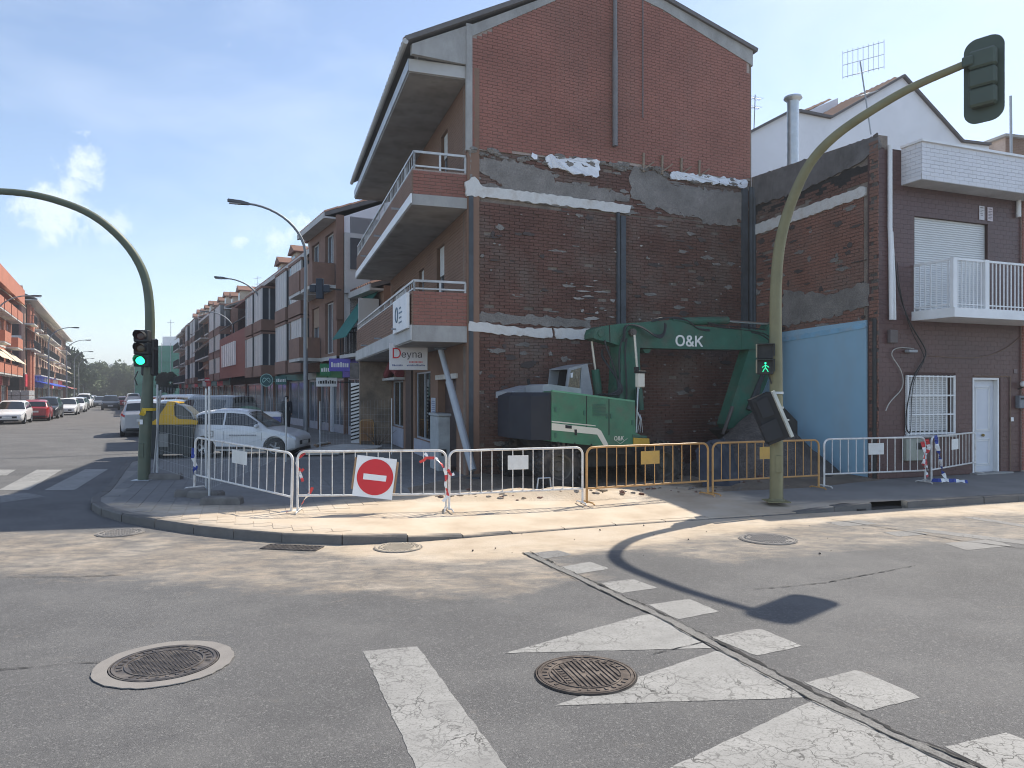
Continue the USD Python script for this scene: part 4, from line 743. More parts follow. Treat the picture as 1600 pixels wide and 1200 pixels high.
x, z = P_(1580, 655); put('door_bell', MB().cbox(x - .05, x + .05, -.03, -.005, z - .05, z + .05, .006), white_m, rb, FB.M)
x, z = P_(1586, 580); put('house_number', MB().box(x - .06, x + .06, -.015, -.005, z - .05, z + .05), mat('plate_dark', (.16, .12, .12), .5), rb, FB.M)
x, z = P_(1425, 702); mx = thing('gas_meter_box', 'small beige meter box low on the tiled wall behind the white barrier', 'meter box', FB.w(x, -.1, z - .2)); put('body', MB().cbox(x - .28, x + .28, -.10, -.005, z - .24, z + .24, .012), mat('meter_beige', (.33, .34, .28), .6, grime=.3), mx, FB.M); put('window', MB().box(x + .02, x + .2, -.105, -.1005, z, z + .15), dark_m, mx, FB.M)
nb = thing('brick_house_edge', 'red brick house at the right edge of the view', 'house', FB.w(TB + .02, 0, 0)); tN = P_(1594, 400)[0]
put('brick_pier', bricks(sbox(tN, .15, tN + 2.4, P_(1596, 305)[1]), 19, n0=-.05, dep=.04), brick_red, nb, FB.M, kind='stuff'); put('pier_core', MB().box(tN, tN + 2.4, -.03, -.008, .12, P_(1596, 305)[1]), mortar, nb, FB.M)

# ---- the white gabled house behind
WH = Fr(FB.w(-4.0, 9.0, 0), 21.0); wp = lambda u, v: WH.px(u, v)
wh = thing('white_house', 'white rendered house with a pitched tile roof behind the plot', 'house', WH.w(3, 0, 0))
out = [wp(1140, 223), wp(1230, 176), wp(1248, 174), wp(1297, 184), wp(1410, 119), wp(1502, 221), wp(1545, 226)]
z_b = 3.0; put('gable_wall', MB().prism(Polygon([(out[0][0], z_b), *out, (out[-1][0], z_b)]), 0, 7.5, 'y'), white_wall, wh, WH.M)
for a, b in zip(out[:-1], out[1:]): put('verge', MB().bar((a[0], -.05, a[1]), (b[0], -.05, b[1]), .14, .09), mat('verge_dark', (.10, .09, .09), .8), wh, WH.M)
tm_ = MB()
def tiles(mb, a, b, y0, y1, step=.26, tstep=.42, lift=.02):
    """Half-round tiles from (t, z) a up to b over the depth y0..y1."""
    a, b = np.array(a), np.array(b); L = np.linalg.norm(b - a); d = (b - a) / L; n = np.array([-d[1], d[0]]); n = n if n[1] > 0 else -n
    for k in range(max(1, int((y1 - y0) / step))):
        for q in range(max(1, int(L / tstep))):
            p, p2 = a + d * q * tstep + n * lift, a + d * (q + 1.08) * tstep + n * (lift + .03); y = y0 + k * step
            A = [(p[0], y, p[1]), (p[0] + n[0] * .08, y + step * .5, p[1] + n[1] * .08), (p[0], y + step * .96, p[1])]; B = [(p2[0], y, p2[1]), (p2[0] + n[0] * .08, y + step * .5, p2[1] + n[1] * .08), (p2[0], y + step * .96, p2[1])]
            mb.add(A + B, [(0, 1, 4), (0, 4, 3), (1, 2, 5), (1, 5, 4), (0, 2, 1)])
tiles(tm_, out[3], out[4], -.05, 7.4); tiles(tm_, (out[2][0] + .3, out[2][1] + .1), (out[4][0] - .6, out[4][1] + .05), 2.6, 7.4)
put('roof_tiles', tm_, tilered, wh, WH.M, kind='stuff')
put('dormer', MB().prism(Polygon([(out[2][0] + .3, out[3][1] - .5), (out[4][0] - .6, out[3][1] - .5), (out[4][0] - .6, out[4][1] + .05), (out[2][0] + .3, out[2][1] + .1)]), 2.6, 7.4, 'y'), white_wall, wh, WH.M)
FP = D(1239, 262, 20.5); fl = thing('flue_pipe', 'tall ribbed metal flue with a flat cap above the side wall', 'chimney', (FP[0], FP[1], 6.6)); zt2 = D(1239, 160, 20.5)[2]; rp = .155
put('pipe', MB().lathe([(rp + (.008 if k % 4 == 0 else 0), 6.6 + (zt2 - 6.6) * k / 48) for k in range(49)], 18, (FP[0], FP[1], 0)), steel, fl, smooth=40)
put('cap', MB().lathe([(.02, zt2 + .17), (.24, zt2 + .15), (.25, zt2 + .10), (.16, zt2 + .02), (rp, zt2 - .02)], 18, (FP[0], FP[1], 0)), steel, fl, smooth=40)
def antenna(name, label, base, top, el, w, dirv, n, grid=False):
    a = thing(name, label, 'antenna', base); base, top = np.array(base), np.array(top); put('mast', MB().cyl(base, top, .018, 6), grey_m, a); dirv = np.array(dirv, float); dirv /= np.linalg.norm(dirv); side_ = np.cross(dirv, (0, 0, 1)); side_ /= np.linalg.norm(side_)
    for z, L in el:
        c = base + (top - base) * z; put('boom', MB().cyl(c - dirv * L / 2, c + dirv * L / 2, .012, 5), grey_m, a); m = MB()
        for k in range(n): p = c + dirv * (k / (n - 1) - .5) * L; m.cyl(p - side_ * w / 2, p + side_ * w / 2, .007, 4)
        put('elements', m, grey_m, a)
    if grid:
        c = base + (top - base) * .95 - dirv * .25; m = MB()
        for k in range(9): m.cyl(c + side_ * (k / 8 - .5) * 1.0 + (0, 0, -.25), c + side_ * (k / 8 - .5) * 1.0 + (0, 0, .50), .006, 4)
        for k in (0, 1, 2): m.cyl(c - side_ * .5 + (0, 0, -.2 + k * .32), c + side_ * .5 + (0, 0, -.2 + k * .32), .008, 4)
        put('reflector_grid', m, grey_m, a)
antenna('roof_antenna', 'leaning television antenna with a wide comb reflector over the white house', D(1361, 210, 19.0), D(1344, 96, 19.0), ((.85, 1.3), (.55, .9)), .45, (-.62, -.75, -.40), 11, True)
antenna('small_antenna', 'small television antenna just right of the bared gable', D(1178, 205, 26), D(1180, 148, 26), ((.9, .5), (.65, .4)), .3, (.8, .3, 0), 6)
bx2 = thing('tan_brick_house', 'tan brick roof structure beyond the white parapet', 'house', D(1600, 240, 34)); TBH = Fr(D(1571, 300, 34) * (1, 1, 0), 15.0); zz = D(1571, 215, 34)[2]
put('wall', bricks(sbox(0, 5, 3.0, zz), 23, n0=-.01), brick_tan, bx2, TBH.M, kind='stuff'); put('wall_core', MB().box(0, 3, 0, 3, 4.5, zz), mortar, bx2, TBH.M); put('roof', MB().box(-.2, 3.2, -.2, 3.2, zz, zz + .12), concrete, bx2, TBH.M)
single('vent_mast', MB().cyl(D(1580, 240, 30), D(1579, 150, 30), .05), grey_m, 'thin grey mast standing on the roof at the right edge', 'mast')
# ================================================================ the excavator
def chk(px, fr): return [fr.px(u, v) for u, v in px]
HD = 25.0
n0 = D(862, 650, 14.6); EXB = Fr((n0[0], n0[1], 0), HD)            # near side plane of the upper body; x forward, y to the far side
green = mat('machine_green', (.045, .15, .08), .45, var=.2, scale=2.2, coat=.2, grime=.55, gcol=(.10, .10, .07), gscale=2.5)
greenb = mat('boom_green', (.028, .108, .07), .52, var=.25, scale=1.8, grime=.6, gcol=(.10, .095, .07), gscale=2.2)
navy = mat('counterweight', (.010, .012, .019), .55, var=.25, scale=2, grime=.3, gcol=(.03, .03, .03)); cream = mat('stripe_cream', (.62, .58, .47), .5, var=.05); cabgrey = mat('cab_grey', (.31, .32, .33), .5, var=.08, grime=.3)
chrome = mat('rod_chrome', (.55, .52, .46), .3, .8, var=.15); hose_m = mat('hose', (.03, .032, .034), .5); tyre_m = mat('tyre', (.032, .030, .028), .92, var=.3, scale=5, grime=.6, gcol=(.15, .125, .10), gscale=4)
ex = thing('excavator', 'old green wheeled excavator with a cranked boom parked in the plot', 'excavator', EXB.w(1.0, 1.1, 0))
bp = EXB.px; W = 2.15
btm = [bp(858, 691), bp(935, 697), bp(1000, 699), bp(1003, 676)]; top = [bp(994, 629), bp(862, 611)]
BA = Polygon([bp(862, 690), bp(935, 697), bp(997, 699), bp(1001, 680), bp(993, 676), bp(992, 628), bp(862, 611)])
put('engine_housing', MB().prism(BA, 0, .75, 'y'), green, ex, EXB.M); put('side_housing', MB().prism(BA, W - .65, W, 'y'), green, ex, EXB.M)
put('engine_deck', MB().prism(Polygon([bp(864, 690), bp(935, 696), bp(945, 696), bp(945, 622), bp(864, 613)]), .752, W - .652, 'y'), green, ex, EXB.M)
cw = Polygon([(bp(862, 690)[0] - .004, bp(862, 688)[1]), (bp(862, 613)[0] - .004, bp(862, 614)[1]), (-.30, bp(862, 616)[1]), (-.42, bp(862, 630)[1]), (-.42, bp(862, 688)[1])])
cwm = MB(); z0, z1 = bp(862, 688)[1], bp(862, 613)[1]; P = []
for y, dx in ((.04, .0), (.25, -.26), (W * .5, -.36), (W - .25, -.26), (W - .04, .0)):
    for x_, zz in ((dx - .06, z0), (dx - .06, z1 - .08), (dx + .0, z1)): P.append((x_ - .01, y, zz))
for y in (.02, W - .02):
    for zz in (z0, z1): P.append((-.006, y, zz))
put('counterweight', cwm.hull(P), navy, ex, EXB.M)
sx = lambda u, v: bp(u, v)
put('side_stripe', MB().prism(Polygon([sx(862, 661), sx(933, 669), sx(939, 673), sx(951, 696), sx(943, 696), sx(933, 679), sx(862, 672)]), -.006, .002, 'y').prism(Polygon([sx(862, 657.5), sx(930, 664.5), sx(931, 666), sx(862, 659.5)]), -.006, .002, 'y'), cream, ex, EXB.M)
for u, a, b in ((916.5, 618, 674), (951.5, 623, 680)): put('door_seam', MB().prism(Polygon([sx(u - .6, a), sx(u + .6, a), sx(u + .6, b), sx(u - .6, b)]), -.004, .002, 'y'), dark_m, ex, EXB.M)
put('lid_edge', MB().bar(EXB.w(*bp(863, 611)[:1], .03, bp(863, 610.5)[1]), EXB.w(bp(992, 627)[0], .03, bp(992, 627)[1]), .07, .035), mat('green_edge', (.09, .26, .15), .35, coat=.4), ex)
put('door_handle', MB().prism(Polygon([sx(883, 664), sx(893, 665), sx(893, 670), sx(883, 669)]), -.012, -.004, 'y'), dark_m, ex, EXB.M); put('door_handle', MB().prism(Polygon([sx(897, 671), sx(901, 671), sx(901, 680), sx(898, 680)]), -.012, -.002, 'y'), dark_m, ex, EXB.M)
x, z = sx(967, 688); put('lettering', MB().text('O&K', .085, x, z, -.002, bold=True), cream, ex, EXB.M, label='small cream lettering on the lower body')
put('chevron', MB().bar((*sx(963, 686)[:1], -.003, sx(963, 689)[1]), (sx(969, 693)[0], -.003, sx(969, 693.5)[1]), .006, .022, up=(0, 1, 0)).bar((sx(969, 693)[0], -.003, sx(969, 693.5)[1]), (sx(980, 684)[0], -.003, sx(980, 685)[1]), .006, .018, up=(0, 1, 0)), cream, ex, EXB.M)
put('yellow_plate', MB().prism(Polygon([sx(989, 684), sx(1013, 685), sx(1014, 696), sx(989, 696)]), -.03, .25, 'y'), mat('yellow_box', (.50, .30, .035), .5, var=.1), ex, EXB.M); put('front_deck', MB().prism(Polygon([sx(985, 680), sx(1012, 682), sx(1013, 700), sx(985, 699)]), .26, W - .1, 'y').prism(Polygon([sx(988, 679), sx(1010, 681), sx(1010, 684), sx(988, 683)]), -.02, .26, 'y'), greenb, ex, EXB.M)
# lids on the deck and the cab on the far side
CY = 1.15
fp = Fr(EXB.w(0, CY, 0), HD); LD = fp.px
put('deck_lid', MB().hull([(*LD(u, v)[:1], y, LD(u, v)[1]) for (u, v) in ((800, 612), (838, 602), (840, 616), (800, 622)) for y in (.0, .85)]), cabgrey, ex, fp.M); fq = Fr(EXB.w(0, .35, 0), HD); LQ = fq.px
put('deck_lid', MB().hull([(*LQ(u, v)[:1], y, LQ(u, v)[1]) for (u, v) in ((848, 602), (856, 600), (908, 607), (908, 618), (848, 614)) for y in (.0, .8)]), cabgrey, ex, fq.M)
put('exhaust', MB().cyl(fp.w(LD(842, 606)[0], .4, LD(842, 612)[1]), fp.w(LD(838, 595)[0], .4, LD(838, 592)[1]), .035), dark_m, ex)
fc = Fr(EXB.w(0, 1.2, 0), HD); LC = fc.px
cabp = Polygon([LC(884, 612), LC(889, 575), LC(918, 568), LC(926, 612), LC(926, 650), LC(884, 650)])
hole = Polygon([LC(887.5, 606), LC(892, 579), LC(909, 574), LC(907, 608)])
put('cab', MB().prism(cabp.difference(hole), 0, .06, 'y').prism(cabp.buffer(-.03), .92, .95, 'y').prism(Polygon([LC(889, 575), LC(918, 568), LC(918, 570), LC(889, 577)]), .06, .92, 'y').box(LC(884, 600)[0] + .02, LC(926, 600)[0] - .02, .06, .92, LC(900, 650)[1], LC(900, 612)[1]), cabgrey, ex, fc.M)
put('cab_window', MB().prism(hole, .02, .03, 'y'), pane, ex, fc.M); put('cab_interior', MB().prism(cabp.buffer(-.05), .5, .52, 'y'), dark_m, ex, fc.M)
put('cab_sticker', MB().prism(Polygon([LC(892, 583), LC(896, 582), LC(895, 590), LC(892, 590)]), .012, .018, 'y'), white_m, ex, fc.M)
# boom: one vertical plane along the machine's middle
BM = Fr(EXB.w(0, W * .5, 0), HD); q = BM.px; TH = .24
def bpoly(px, y0=-TH, y1=TH): return MB().prism(Polygon([q(u, v) for u, v in px]).buffer(.03).buffer(-.03), y0, y1, 'y')
put('lower_boom', bpoly([(958, 634), (962, 560), (960, 528), (975, 510), (992, 512), (990, 560), (994, 634)]), greenb, ex, BM.M)
put('boom_head', bpoly([(920, 523), (923, 515), (932, 511), (960, 507), (990, 505), (1000, 520), (990, 538), (960, 541), (946, 536), (928, 532), (920, 529)], -.20, .20), greenb, ex, BM.M)
ub = bpoly([(985, 506), (1010, 503), (1040, 501), (1060, 505), (1075, 510), (1200, 518), (1204, 545), (1150, 547), (1060, 546), (990, 544)], -.19, .19)
put('upper_boom', ub, greenb, ex, BM.M)
put('boom_pin', MB().cyl(BM.w(q(977, 521)[0], -.33, q(977, 521)[1]), BM.w(q(977, 521)[0], .33, q(977, 521)[1]), .085, 16).cyl(BM.w(q(977, 521)[0], -.345, q(977, 521)[1]), BM.w(q(977, 521)[0], -.33, q(977, 521)[1]), .05, 12), mat('worn_steel', (.10, .085, .075), .55, .4, var=.3), ex)
put('boom_pin', MB().cyl(BM.w(q(931, 522)[0], -.22, q(931, 522)[1]), BM.w(q(931, 522)[0], .22, q(931, 522)[1]), .075, 14), greenb, ex)
put('boom_seam', MB().prism(Polygon([q(944, 509), q(945, 509), q(946, 537), q(945, 537)]), -.206, -.19, 'y'), dark_m, ex, BM.M)
x0, z0_ = q(1042, 540); x1, _ = q(1095, 540); cxm = (x0 + x1) / 2; lt = MB().text('O&K', (q(1068, 525)[1] - q(1068, 541)[1]) * 1.0, cxm, q(1068, 541.5)[1], -.192, bold=True, sx=1.18)
put('lettering', lt, mat('letter_white', (.72, .71, .66), .5, var=.06), ex, BM.M, label='large white lettering on the boom')
def ram(a, b, ra, rb_, y, split=.55, nm='hydraulic_ram'):
    A, B = BM.w(*[q(*a)[0], y, q(*a)[1]]), BM.w(*[q(*b)[0], y, q(*b)[1]]); c = A + (B - A) * split
    k = put(nm, MB().cyl(A, c, ra, 14), greenb, ex); put('rod', MB().cyl(A + (B - A) * (split - .05), B, rb_, 10), chrome, k)
ram((986, 640), (977, 525), .085, .032, -.36, .28); ram((944, 634), (931, 530), .095, .03, .18, .55)
put('hydraulic_ram', MB().cyl(BM.w(q(1047, 506)[0], -.05, q(1047, 505)[1] + .03), BM.w(q(1134, 503)[0], -.05, q(1134, 504)[1] + .05), .095, 14), greenb, ex); put('ram_rod', MB().cyl(BM.w(q(1130, 504)[0], -.05, q(1130, 505)[1] + .05), BM.w(q(1200, 508)[0], -.05, q(1200, 508)[1] + .02), .03, 8), chrome, ex)
put('linkage', bpoly([(1186, 522), (1197, 506), (1207, 503), (1210, 545), (1190, 545)], -.15, .15), greenb, ex, BM.M)
put('dipper_arm', bpoly([(1163, 547), (1205, 538), (1203, 560), (1190, 600), (1165, 655), (1150, 668), (1133, 672), (1127, 662)], -.16, .16), greenb, ex, BM.M)
put('dipper_ram', MB().cyl(BM.w(q(1194, 560)[0], -.2, q(1194, 560)[1]), BM.w(q(1160, 640)[0], -.2, q(1160, 640)[1]), .06, 10).cyl(BM.w(q(1176, 600)[0], -.26, q(1176, 600)[1]), BM.w(q(1166, 650)[0], -.26, q(1166, 650)[1]), .03, 8), hose_m, ex)
put('dipper_edge', MB().cyl(BM.w(q(1137, 635)[0], -.17, q(1137, 635)[1]), BM.w(q(1122, 678)[0], -.17, q(1122, 678)[1]), .045, 8), MATS['worn_steel'], ex)
bk = [(1125, 672), (1150, 664), (1180, 655), (1205, 636), (1236, 668), (1238, 700), (1215, 735), (1170, 745), (1140, 720), (1150, 695)]
put('bucket', bpoly(bk, -.42, .42), mat('bucket_steel', (.05, .045, .042), .7, .3, var=.4, grime=.6, gcol=(.13, .11, .09)), ex, BM.M)
for k in range(4): x, z = q(1146 + k * 3, 722); put('bucket_tooth', MB().bar(BM.w(x, -.36 + k * .24, z), BM.w(x - .16, -.36 + k * .24, z - .10), .09, .05), MATS['worn_steel'], ex)
r = RNG(4)
def hose(px, ys, rr=.016):
    from scipy.interpolate import CubicSpline
    P = np.array([BM.w(q(u, v)[0], y, q(u, v)[1]) for (u, v), y in zip(px, ys)]); put('hose', MB().tube(CubicSpline(np.linspace(0, 1, len(P)), P)(np.linspace(0, 1, 24)), rr, 6), hose_m, ex)
for k in range(4): hose([(963, 535), (964, 516), (972, 509), (990, 512 + k), (1004, 521 + k), (1018, 525 + k * 1.5), (1025, 519), (1026, 506 + k)], [-.27 - .02 * k] * 3 + [-.30 - .02 * k] * 5)
for k in range(3): hose([(1010, 504), (1024, 500 - k), (1046, 497 + k), (1066, 503), (1078, 512), (1100, 516 + k)], [-.2, -.22, -.22, -.22, -.21, -.2], .013)
for k in range(4): hose([(946, 545 + 3 * k), (949, 570), (956 + k, 600), (945 + 4 * k, 615), (918 + 4 * k, 616)], [.1, .0, -.28, -.3, -.4], .02)
hose([(962, 530), (957, 560), (958, 590), (956, 620)], [-.27] * 4, .02); hose([(1165, 520), (1180, 524), (1190, 530), (1198, 540), (1194, 560)], [-.2] * 5, .014)
hose([(1196, 545), (1180, 590), (1170, 625), (1166, 655)], [-.25] * 4, .02)
for k in range(9): z = bp(930, 632 + k * 2.2)[1]; put('louvre', MB().box(bp(926, 640)[0], bp(946, 640)[0], -.010, .0, z - .006, z + .006), greenb, ex, EXB.M)
for u_, v_ in ((868, 640), (868, 680), (913, 645), (948, 650), (955, 650), (988, 660)): x_, z_ = bp(u_, v_); put('hinge', MB().cbox(x_ - .02, x_ + .02, -.016, .0, z_ - .05, z_ + .05, .004), greenb, ex, EXB.M)
for k in range(5): x_, z_ = bp(872 + k * 26, 692 + k * 1.6); put('bolt', MB().lathe([(0, -.012), (.016, -.010), (.018, 0)], 8, (x_, 0, z_ - .02 + .03), axis='y'), dark_m, ex, EXB.M)
put('bracket', bpoly([(1000, 545), (1014, 545), (1010, 552), (1004, 552)], -.1, .1), greenb, ex, BM.M); put('weld_plate', bpoly([(1150, 514), (1160, 515), (1160, 546), (1150, 546)], -.197, .197), greenb, ex, BM.M)
hose([(1100, 505), (1120, 509), (1150, 512), (1186, 516), (1196, 530)], [-.16] * 5, .014); hose([(1100, 508), (1120, 513), (1150, 516), (1184, 522), (1192, 536)], [-.2] * 5, .012)
hose([(936, 532), (941, 550), (950, 575), (957, 610)], [-.24] * 4, .018); hose([(969, 530), (966, 560), (968, 600), (966, 630)], [-.28] * 4, .018)
# work lamp, mirror, steps at the front
fn = Fr(EXB.w(0, .12, 0), HD); ln = fn.px; a = ln(999, 583); b = ln(999, 605)
put('work_lamp', MB().cbox(a[0] - .07, a[0] + .09, -.08, .06, b[1], a[1], .015), mat('lamp_lens', (.60, .56, .48), .3, var=.1), ex, fn.M); put('lamp_hood', MB().cbox(a[0] - .09, a[0] + .11, -.1, .08, a[1] + .002, a[1] + .05, .012).box(a[0] - .12, a[0] - .02, -.02, .03, a[1] + .05, a[1] + .13), dark_m, ex, fn.M)
put('lamp_stem', MB().cyl(fn.w(ln(997, 605)[0], 0, b[1]), fn.w(ln(994, 676)[0], 0, ln(994, 676)[1]), .018, 6), steel, ex); put('mirror_arm', MB().tube([fn.w(ln(1002, 605)[0], .15, ln(1002, 605)[1]), fn.w(ln(1006, 640)[0], .2, ln(1006, 640)[1]), fn.w(ln(1002, 676)[0], .2, ln(1002, 676)[1])], .03, 6), dark_m, ex)
for k in range(3): put('loose_wire', MB().tube([fn.w(ln(994 + 3 * k, 640 + 4 * k)[0], 0, ln(994, 640 + 4 * k)[1]), fn.w(ln(999 + k, 655)[0], -.03, ln(999, 655)[1]), fn.w(ln(996 + 4 * k, 676)[0], 0, ln(996, 676)[1])], .008, 5), steel, ex)
# undercarriage
cx0 = bp(925, 720)[0]
ch = MB().hull([(x, y, z) for x in (bp(862, 700)[0] + .2, bp(1060, 700)[0] + .2) for y in (.55, W - .55) for z in (.42, .72)]); put('chassis', ch, mat('chassis_black', (.03, .03, .03), .8, var=.4, grime=.5, gcol=(.12, .10, .08)), ex, EXB.M)
put('slew_ring', MB().lathe([(.5, .72), (.55, .74), (.55, .92), (.5, .95)], 20, EXB.w(cx0 + .2, W / 2, 0)), MATS['chassis_black'], ex)
put('belly', MB().prism(Polygon([bp(870, 692), bp(1000, 700), bp(1000, 712), bp(880, 706)]), .3, W - .3, 'y'), MATS['chassis_black'], ex, EXB.M)
put('axle', MB().cyl(EXB.w(bp(878, 740)[0], .3, .42), EXB.w(bp(878, 740)[0], W - .3, .42), .12, 10), MATS['chassis_black'], ex); put('axle', MB().cyl(EXB.w(bp(1042, 740)[0], .3, .40), EXB.w(bp(1042, 740)[0], W - .3, .40), .12, 10), MATS['chassis_black'], ex)
def wheel(x, y, z, R=.47, Wd=.34):
    c = EXB.w(x, y, z); M = EXB.M.copy(); M[:3, 3] = c
    wl = MB().lathe([(R * .55, -Wd / 2 + .03), (R * .75, -Wd / 2), (R * .93, -Wd / 2 + .03), (R, -Wd / 2 + .09), (R, Wd / 2 - .09), (R * .93, Wd / 2 - .03), (R * .75, Wd / 2), (R * .55, Wd / 2 - .03)], 36, axis='y')
    for k in range(26):
        a = k * 2 * math.pi / 26
        for s in (-1, 1): wl.bar((math.cos(a + .06 * s) * (R + .012), s * .02, math.sin(a + .06 * s) * (R + .012)), (math.cos(a) * (R - .01), s * Wd * .46, math.sin(a) * (R - .01)), .05, .045, up=(math.cos(a), 0, math.sin(a)))
    w_ = put('tyre', wl, tyre_m, ex, M); put('rim', MB().lathe([(.0, -.02), (.09, -.05), (.12, -.02), (R * .42, -.01), (R * .5, -Wd / 2 + .05), (R * .57, -Wd / 2 + .03)], 28, axis='y'), mat('rim_dirty', (.10, .095, .08), .7, .2, var=.3, grime=.5, gcol=(.16, .13, .10)), w_, M)
for x, zc in ((bp(878, 740)[0], .50), (bp(1042, 745)[0], .46)):
    for y in (.18, W - .18): wheel(x, y, zc)
put('step_frame', MB().tube([EXB.w(bp(830, 765)[0], -.25, .12), EXB.w(bp(832, 755)[0], -.25, .34), EXB.w(bp(850, 755)[0], -.25, .34), EXB.w(bp(852, 765)[0], -.25, .12)], .018, 6), steel, ex)

# ================================================================ pedestrian barriers
def build_barrier(name, m, pm, bars=13, L=2.36, h=.95):
    pr = proto(name); r0 = .12; t = []
    P = [(-L / 2, 0, .02), (-L / 2, 0, h - r0)] + [(-L / 2 + r0 - r0 * math.cos(a), 0, h - r0 + r0 * math.sin(a)) for a in np.linspace(.2, math.pi / 2, 6)] + [(L / 2 - r0 + r0 * math.sin(a), 0, h - r0 + r0 * math.cos(a)) for a in np.linspace(0, math.pi / 2 - .2, 6)] + [(L / 2, 0, h - r0), (L / 2, 0, .02)]
    put('frame', MB().tube(P, .0195, 10), m, pr, world=False); put('bottom_rail', MB().cyl((-L / 2, 0, .26), (L / 2, 0, .26), .017, 8), m, pr, world=False)
    for k in range(1, bars): x = -L / 2 + L * k / bars; put('bar', MB().cyl((x, 0, .26), (x, 0, h), .0085, 6), m, pr, world=False)
    for s in (-1, 1): put('foot', MB().tube([(s * (L / 2 - .02), -.21, .012), (s * (L / 2 - .02), -.16, .035), (s * (L / 2 - .02), .16, .035), (s * (L / 2 - .02), .21, .012)], .014, 6), m, pr, world=False)
    k = L / bars; put('plate', MB().box(-k, -.003, -.014, -.009, h - .34, h - .08).box(.003, k, -.014, -.009, h - .34, h - .08) if False else MB().cbox(-k, k, -.015, -.009, h - .33, h - .10, .002), pm, pr, world=False)
    return pr
BW = build_barrier('white_barrier', rust_white, plate_w); BO = build_barrier('orange_barrier', rust_orange, plate_y)
def lay(pr, name, label, pa, pb, z=None, ry=0.0, grp='crowd barriers round the plot', rx=0.0, dz=0.0):
    a, b = G(*pa, .12), G(*pb, .12); c = (a + b) / 2; L = np.linalg.norm((b - a)[:2])
    return copy(pr, name, label, 'barrier', (c[0], c[1], .125 + dz), math.degrees(math.atan2(b[1] - a[1], b[0] - a[0])), grp, ry=ry, rx=rx, scale=(L / 2.38, 1, 1)), c, math.atan2(b[1] - a[1], b[0] - a[0])
lay(BW, 'crowd_barrier', 'white crowd barrier standing askew at the left end by the wire fence', (303, 772), (456, 799), ry=2.5, dz=.03)
_, cB2, aB2 = lay(BW, 'crowd_barrier', 'white crowd barrier carrying the no entry board', (464, 801), (698, 798))
lay(BW, 'crowd_barrier', 'white crowd barrier in front of the excavator body', (701, 799), (911, 788))
lay(BO, 'crowd_barrier', 'orange crowd barrier between the white one and the excavator bucket', (916, 788), (1107, 774)); lay(BO, 'crowd_barrier', 'orange crowd barrier behind the olive traffic light pole', (1113, 774), (1280, 764))
lay(BW, 'crowd_barrier', 'white crowd barrier before the blue wall', (1287, 762), (1446, 755)); lay(BW, 'crowd_barrier', 'white crowd barrier turned back towards the white door', (1455, 754), (1524, 740))
# no-entry board
ne = thing('no_entry_board', 'square white board with a red no entry disc hung on the barrier', 'sign', cB2 + (0, -.05, .2)); NE = np.eye(4); nd = G(586, 798, .12); dpt = nd[1] - .06
o = D(586, 745.5, dpt - .10); S = 60 / F * dpt; hS = S / 2
NM = TR(*o, rz=math.degrees(aB2), ry=7.0, rx=-4)
put('board', MB().box(-hS - .012, hS - .0, 0, .008, -hS - .02, hS + .01), white_m, ne, NM); put('disc', MB().lathe([(0, -.004), (hS * .93, -.004), (hS * .93, .0)], 48, (0, 0, .0), axis='y'), sign_red, ne, NM); put('white_bar', MB().box(-hS * .60, hS * .58, -.008, -.0045, -hS * .17, hS * .13), white_m, ne, NM)
put('wooden_back', MB().box(-hS - .045, hS + .035, .015, .03, -.22, hS - .03), mat('plywood', (.32, .20, .11), .8, var=.2), ne, NM)
# striped plastic tape
def tape(label, pts, w=.045, seed=1, wob=.02, grp=None, mats=None, piece=.11):
    pts = np.array(pts, float); L = np.r_[0, np.cumsum(np.linalg.norm(np.diff(pts, axis=0), axis=1))]; n = max(4, int(L[-1] / .028)); s = np.linspace(0, L[-1], n)
    P = np.stack([np.interp(s, L, pts[:, k]) for k in range(3)], 1); r = RNG(seed); P[1:-1] += np.cumsum(r.normal(0, wob * .25, (n - 2, 3)), 0) * np.sin(np.linspace(0, np.pi, n - 2))[:, None]
    t = np.gradient(P, axis=0); a = np.cumsum(r.normal(0, .35, n)); side_ = np.cross(t, (0, 1, 0)); side_ /= np.linalg.norm(side_, axis=1, keepdims=True) + 1e-9; side_ = side_ * np.cos(a)[:, None] + np.array([0, 1, 0]) * np.sin(a)[:, None]
    o = thing('barrier_tape', label, 'tape', pts[0], group=grp); A, B = P - side_ * w / 2, P + side_ * w / 2; m_ = [MB(), MB()]
    for k in range(n - 1): m_[int(s[k] / piece) % 2].quad(A[k], B[k], B[k + 1], A[k + 1])
    for m, mm, nm in zip(m_, mats or (tape_r, tape_w), ('red_bands', 'white_bands')):
        if m.n: put(nm if mats is None else ('blue_bands', 'white_bands')[nm == 'white_bands'], m, mm, o, kind='stuff')
pB = lambda u, v, d=11.55: D(u, v, d)
def wrap(c, R, z0, z1, turns, seed): s = np.linspace(0, 1, 40); return np.c_[c[0] + R * np.cos(s * turns * 6.28), c[1] + R * np.sin(s * turns * 6.28), z0 + (z1 - z0) * s]
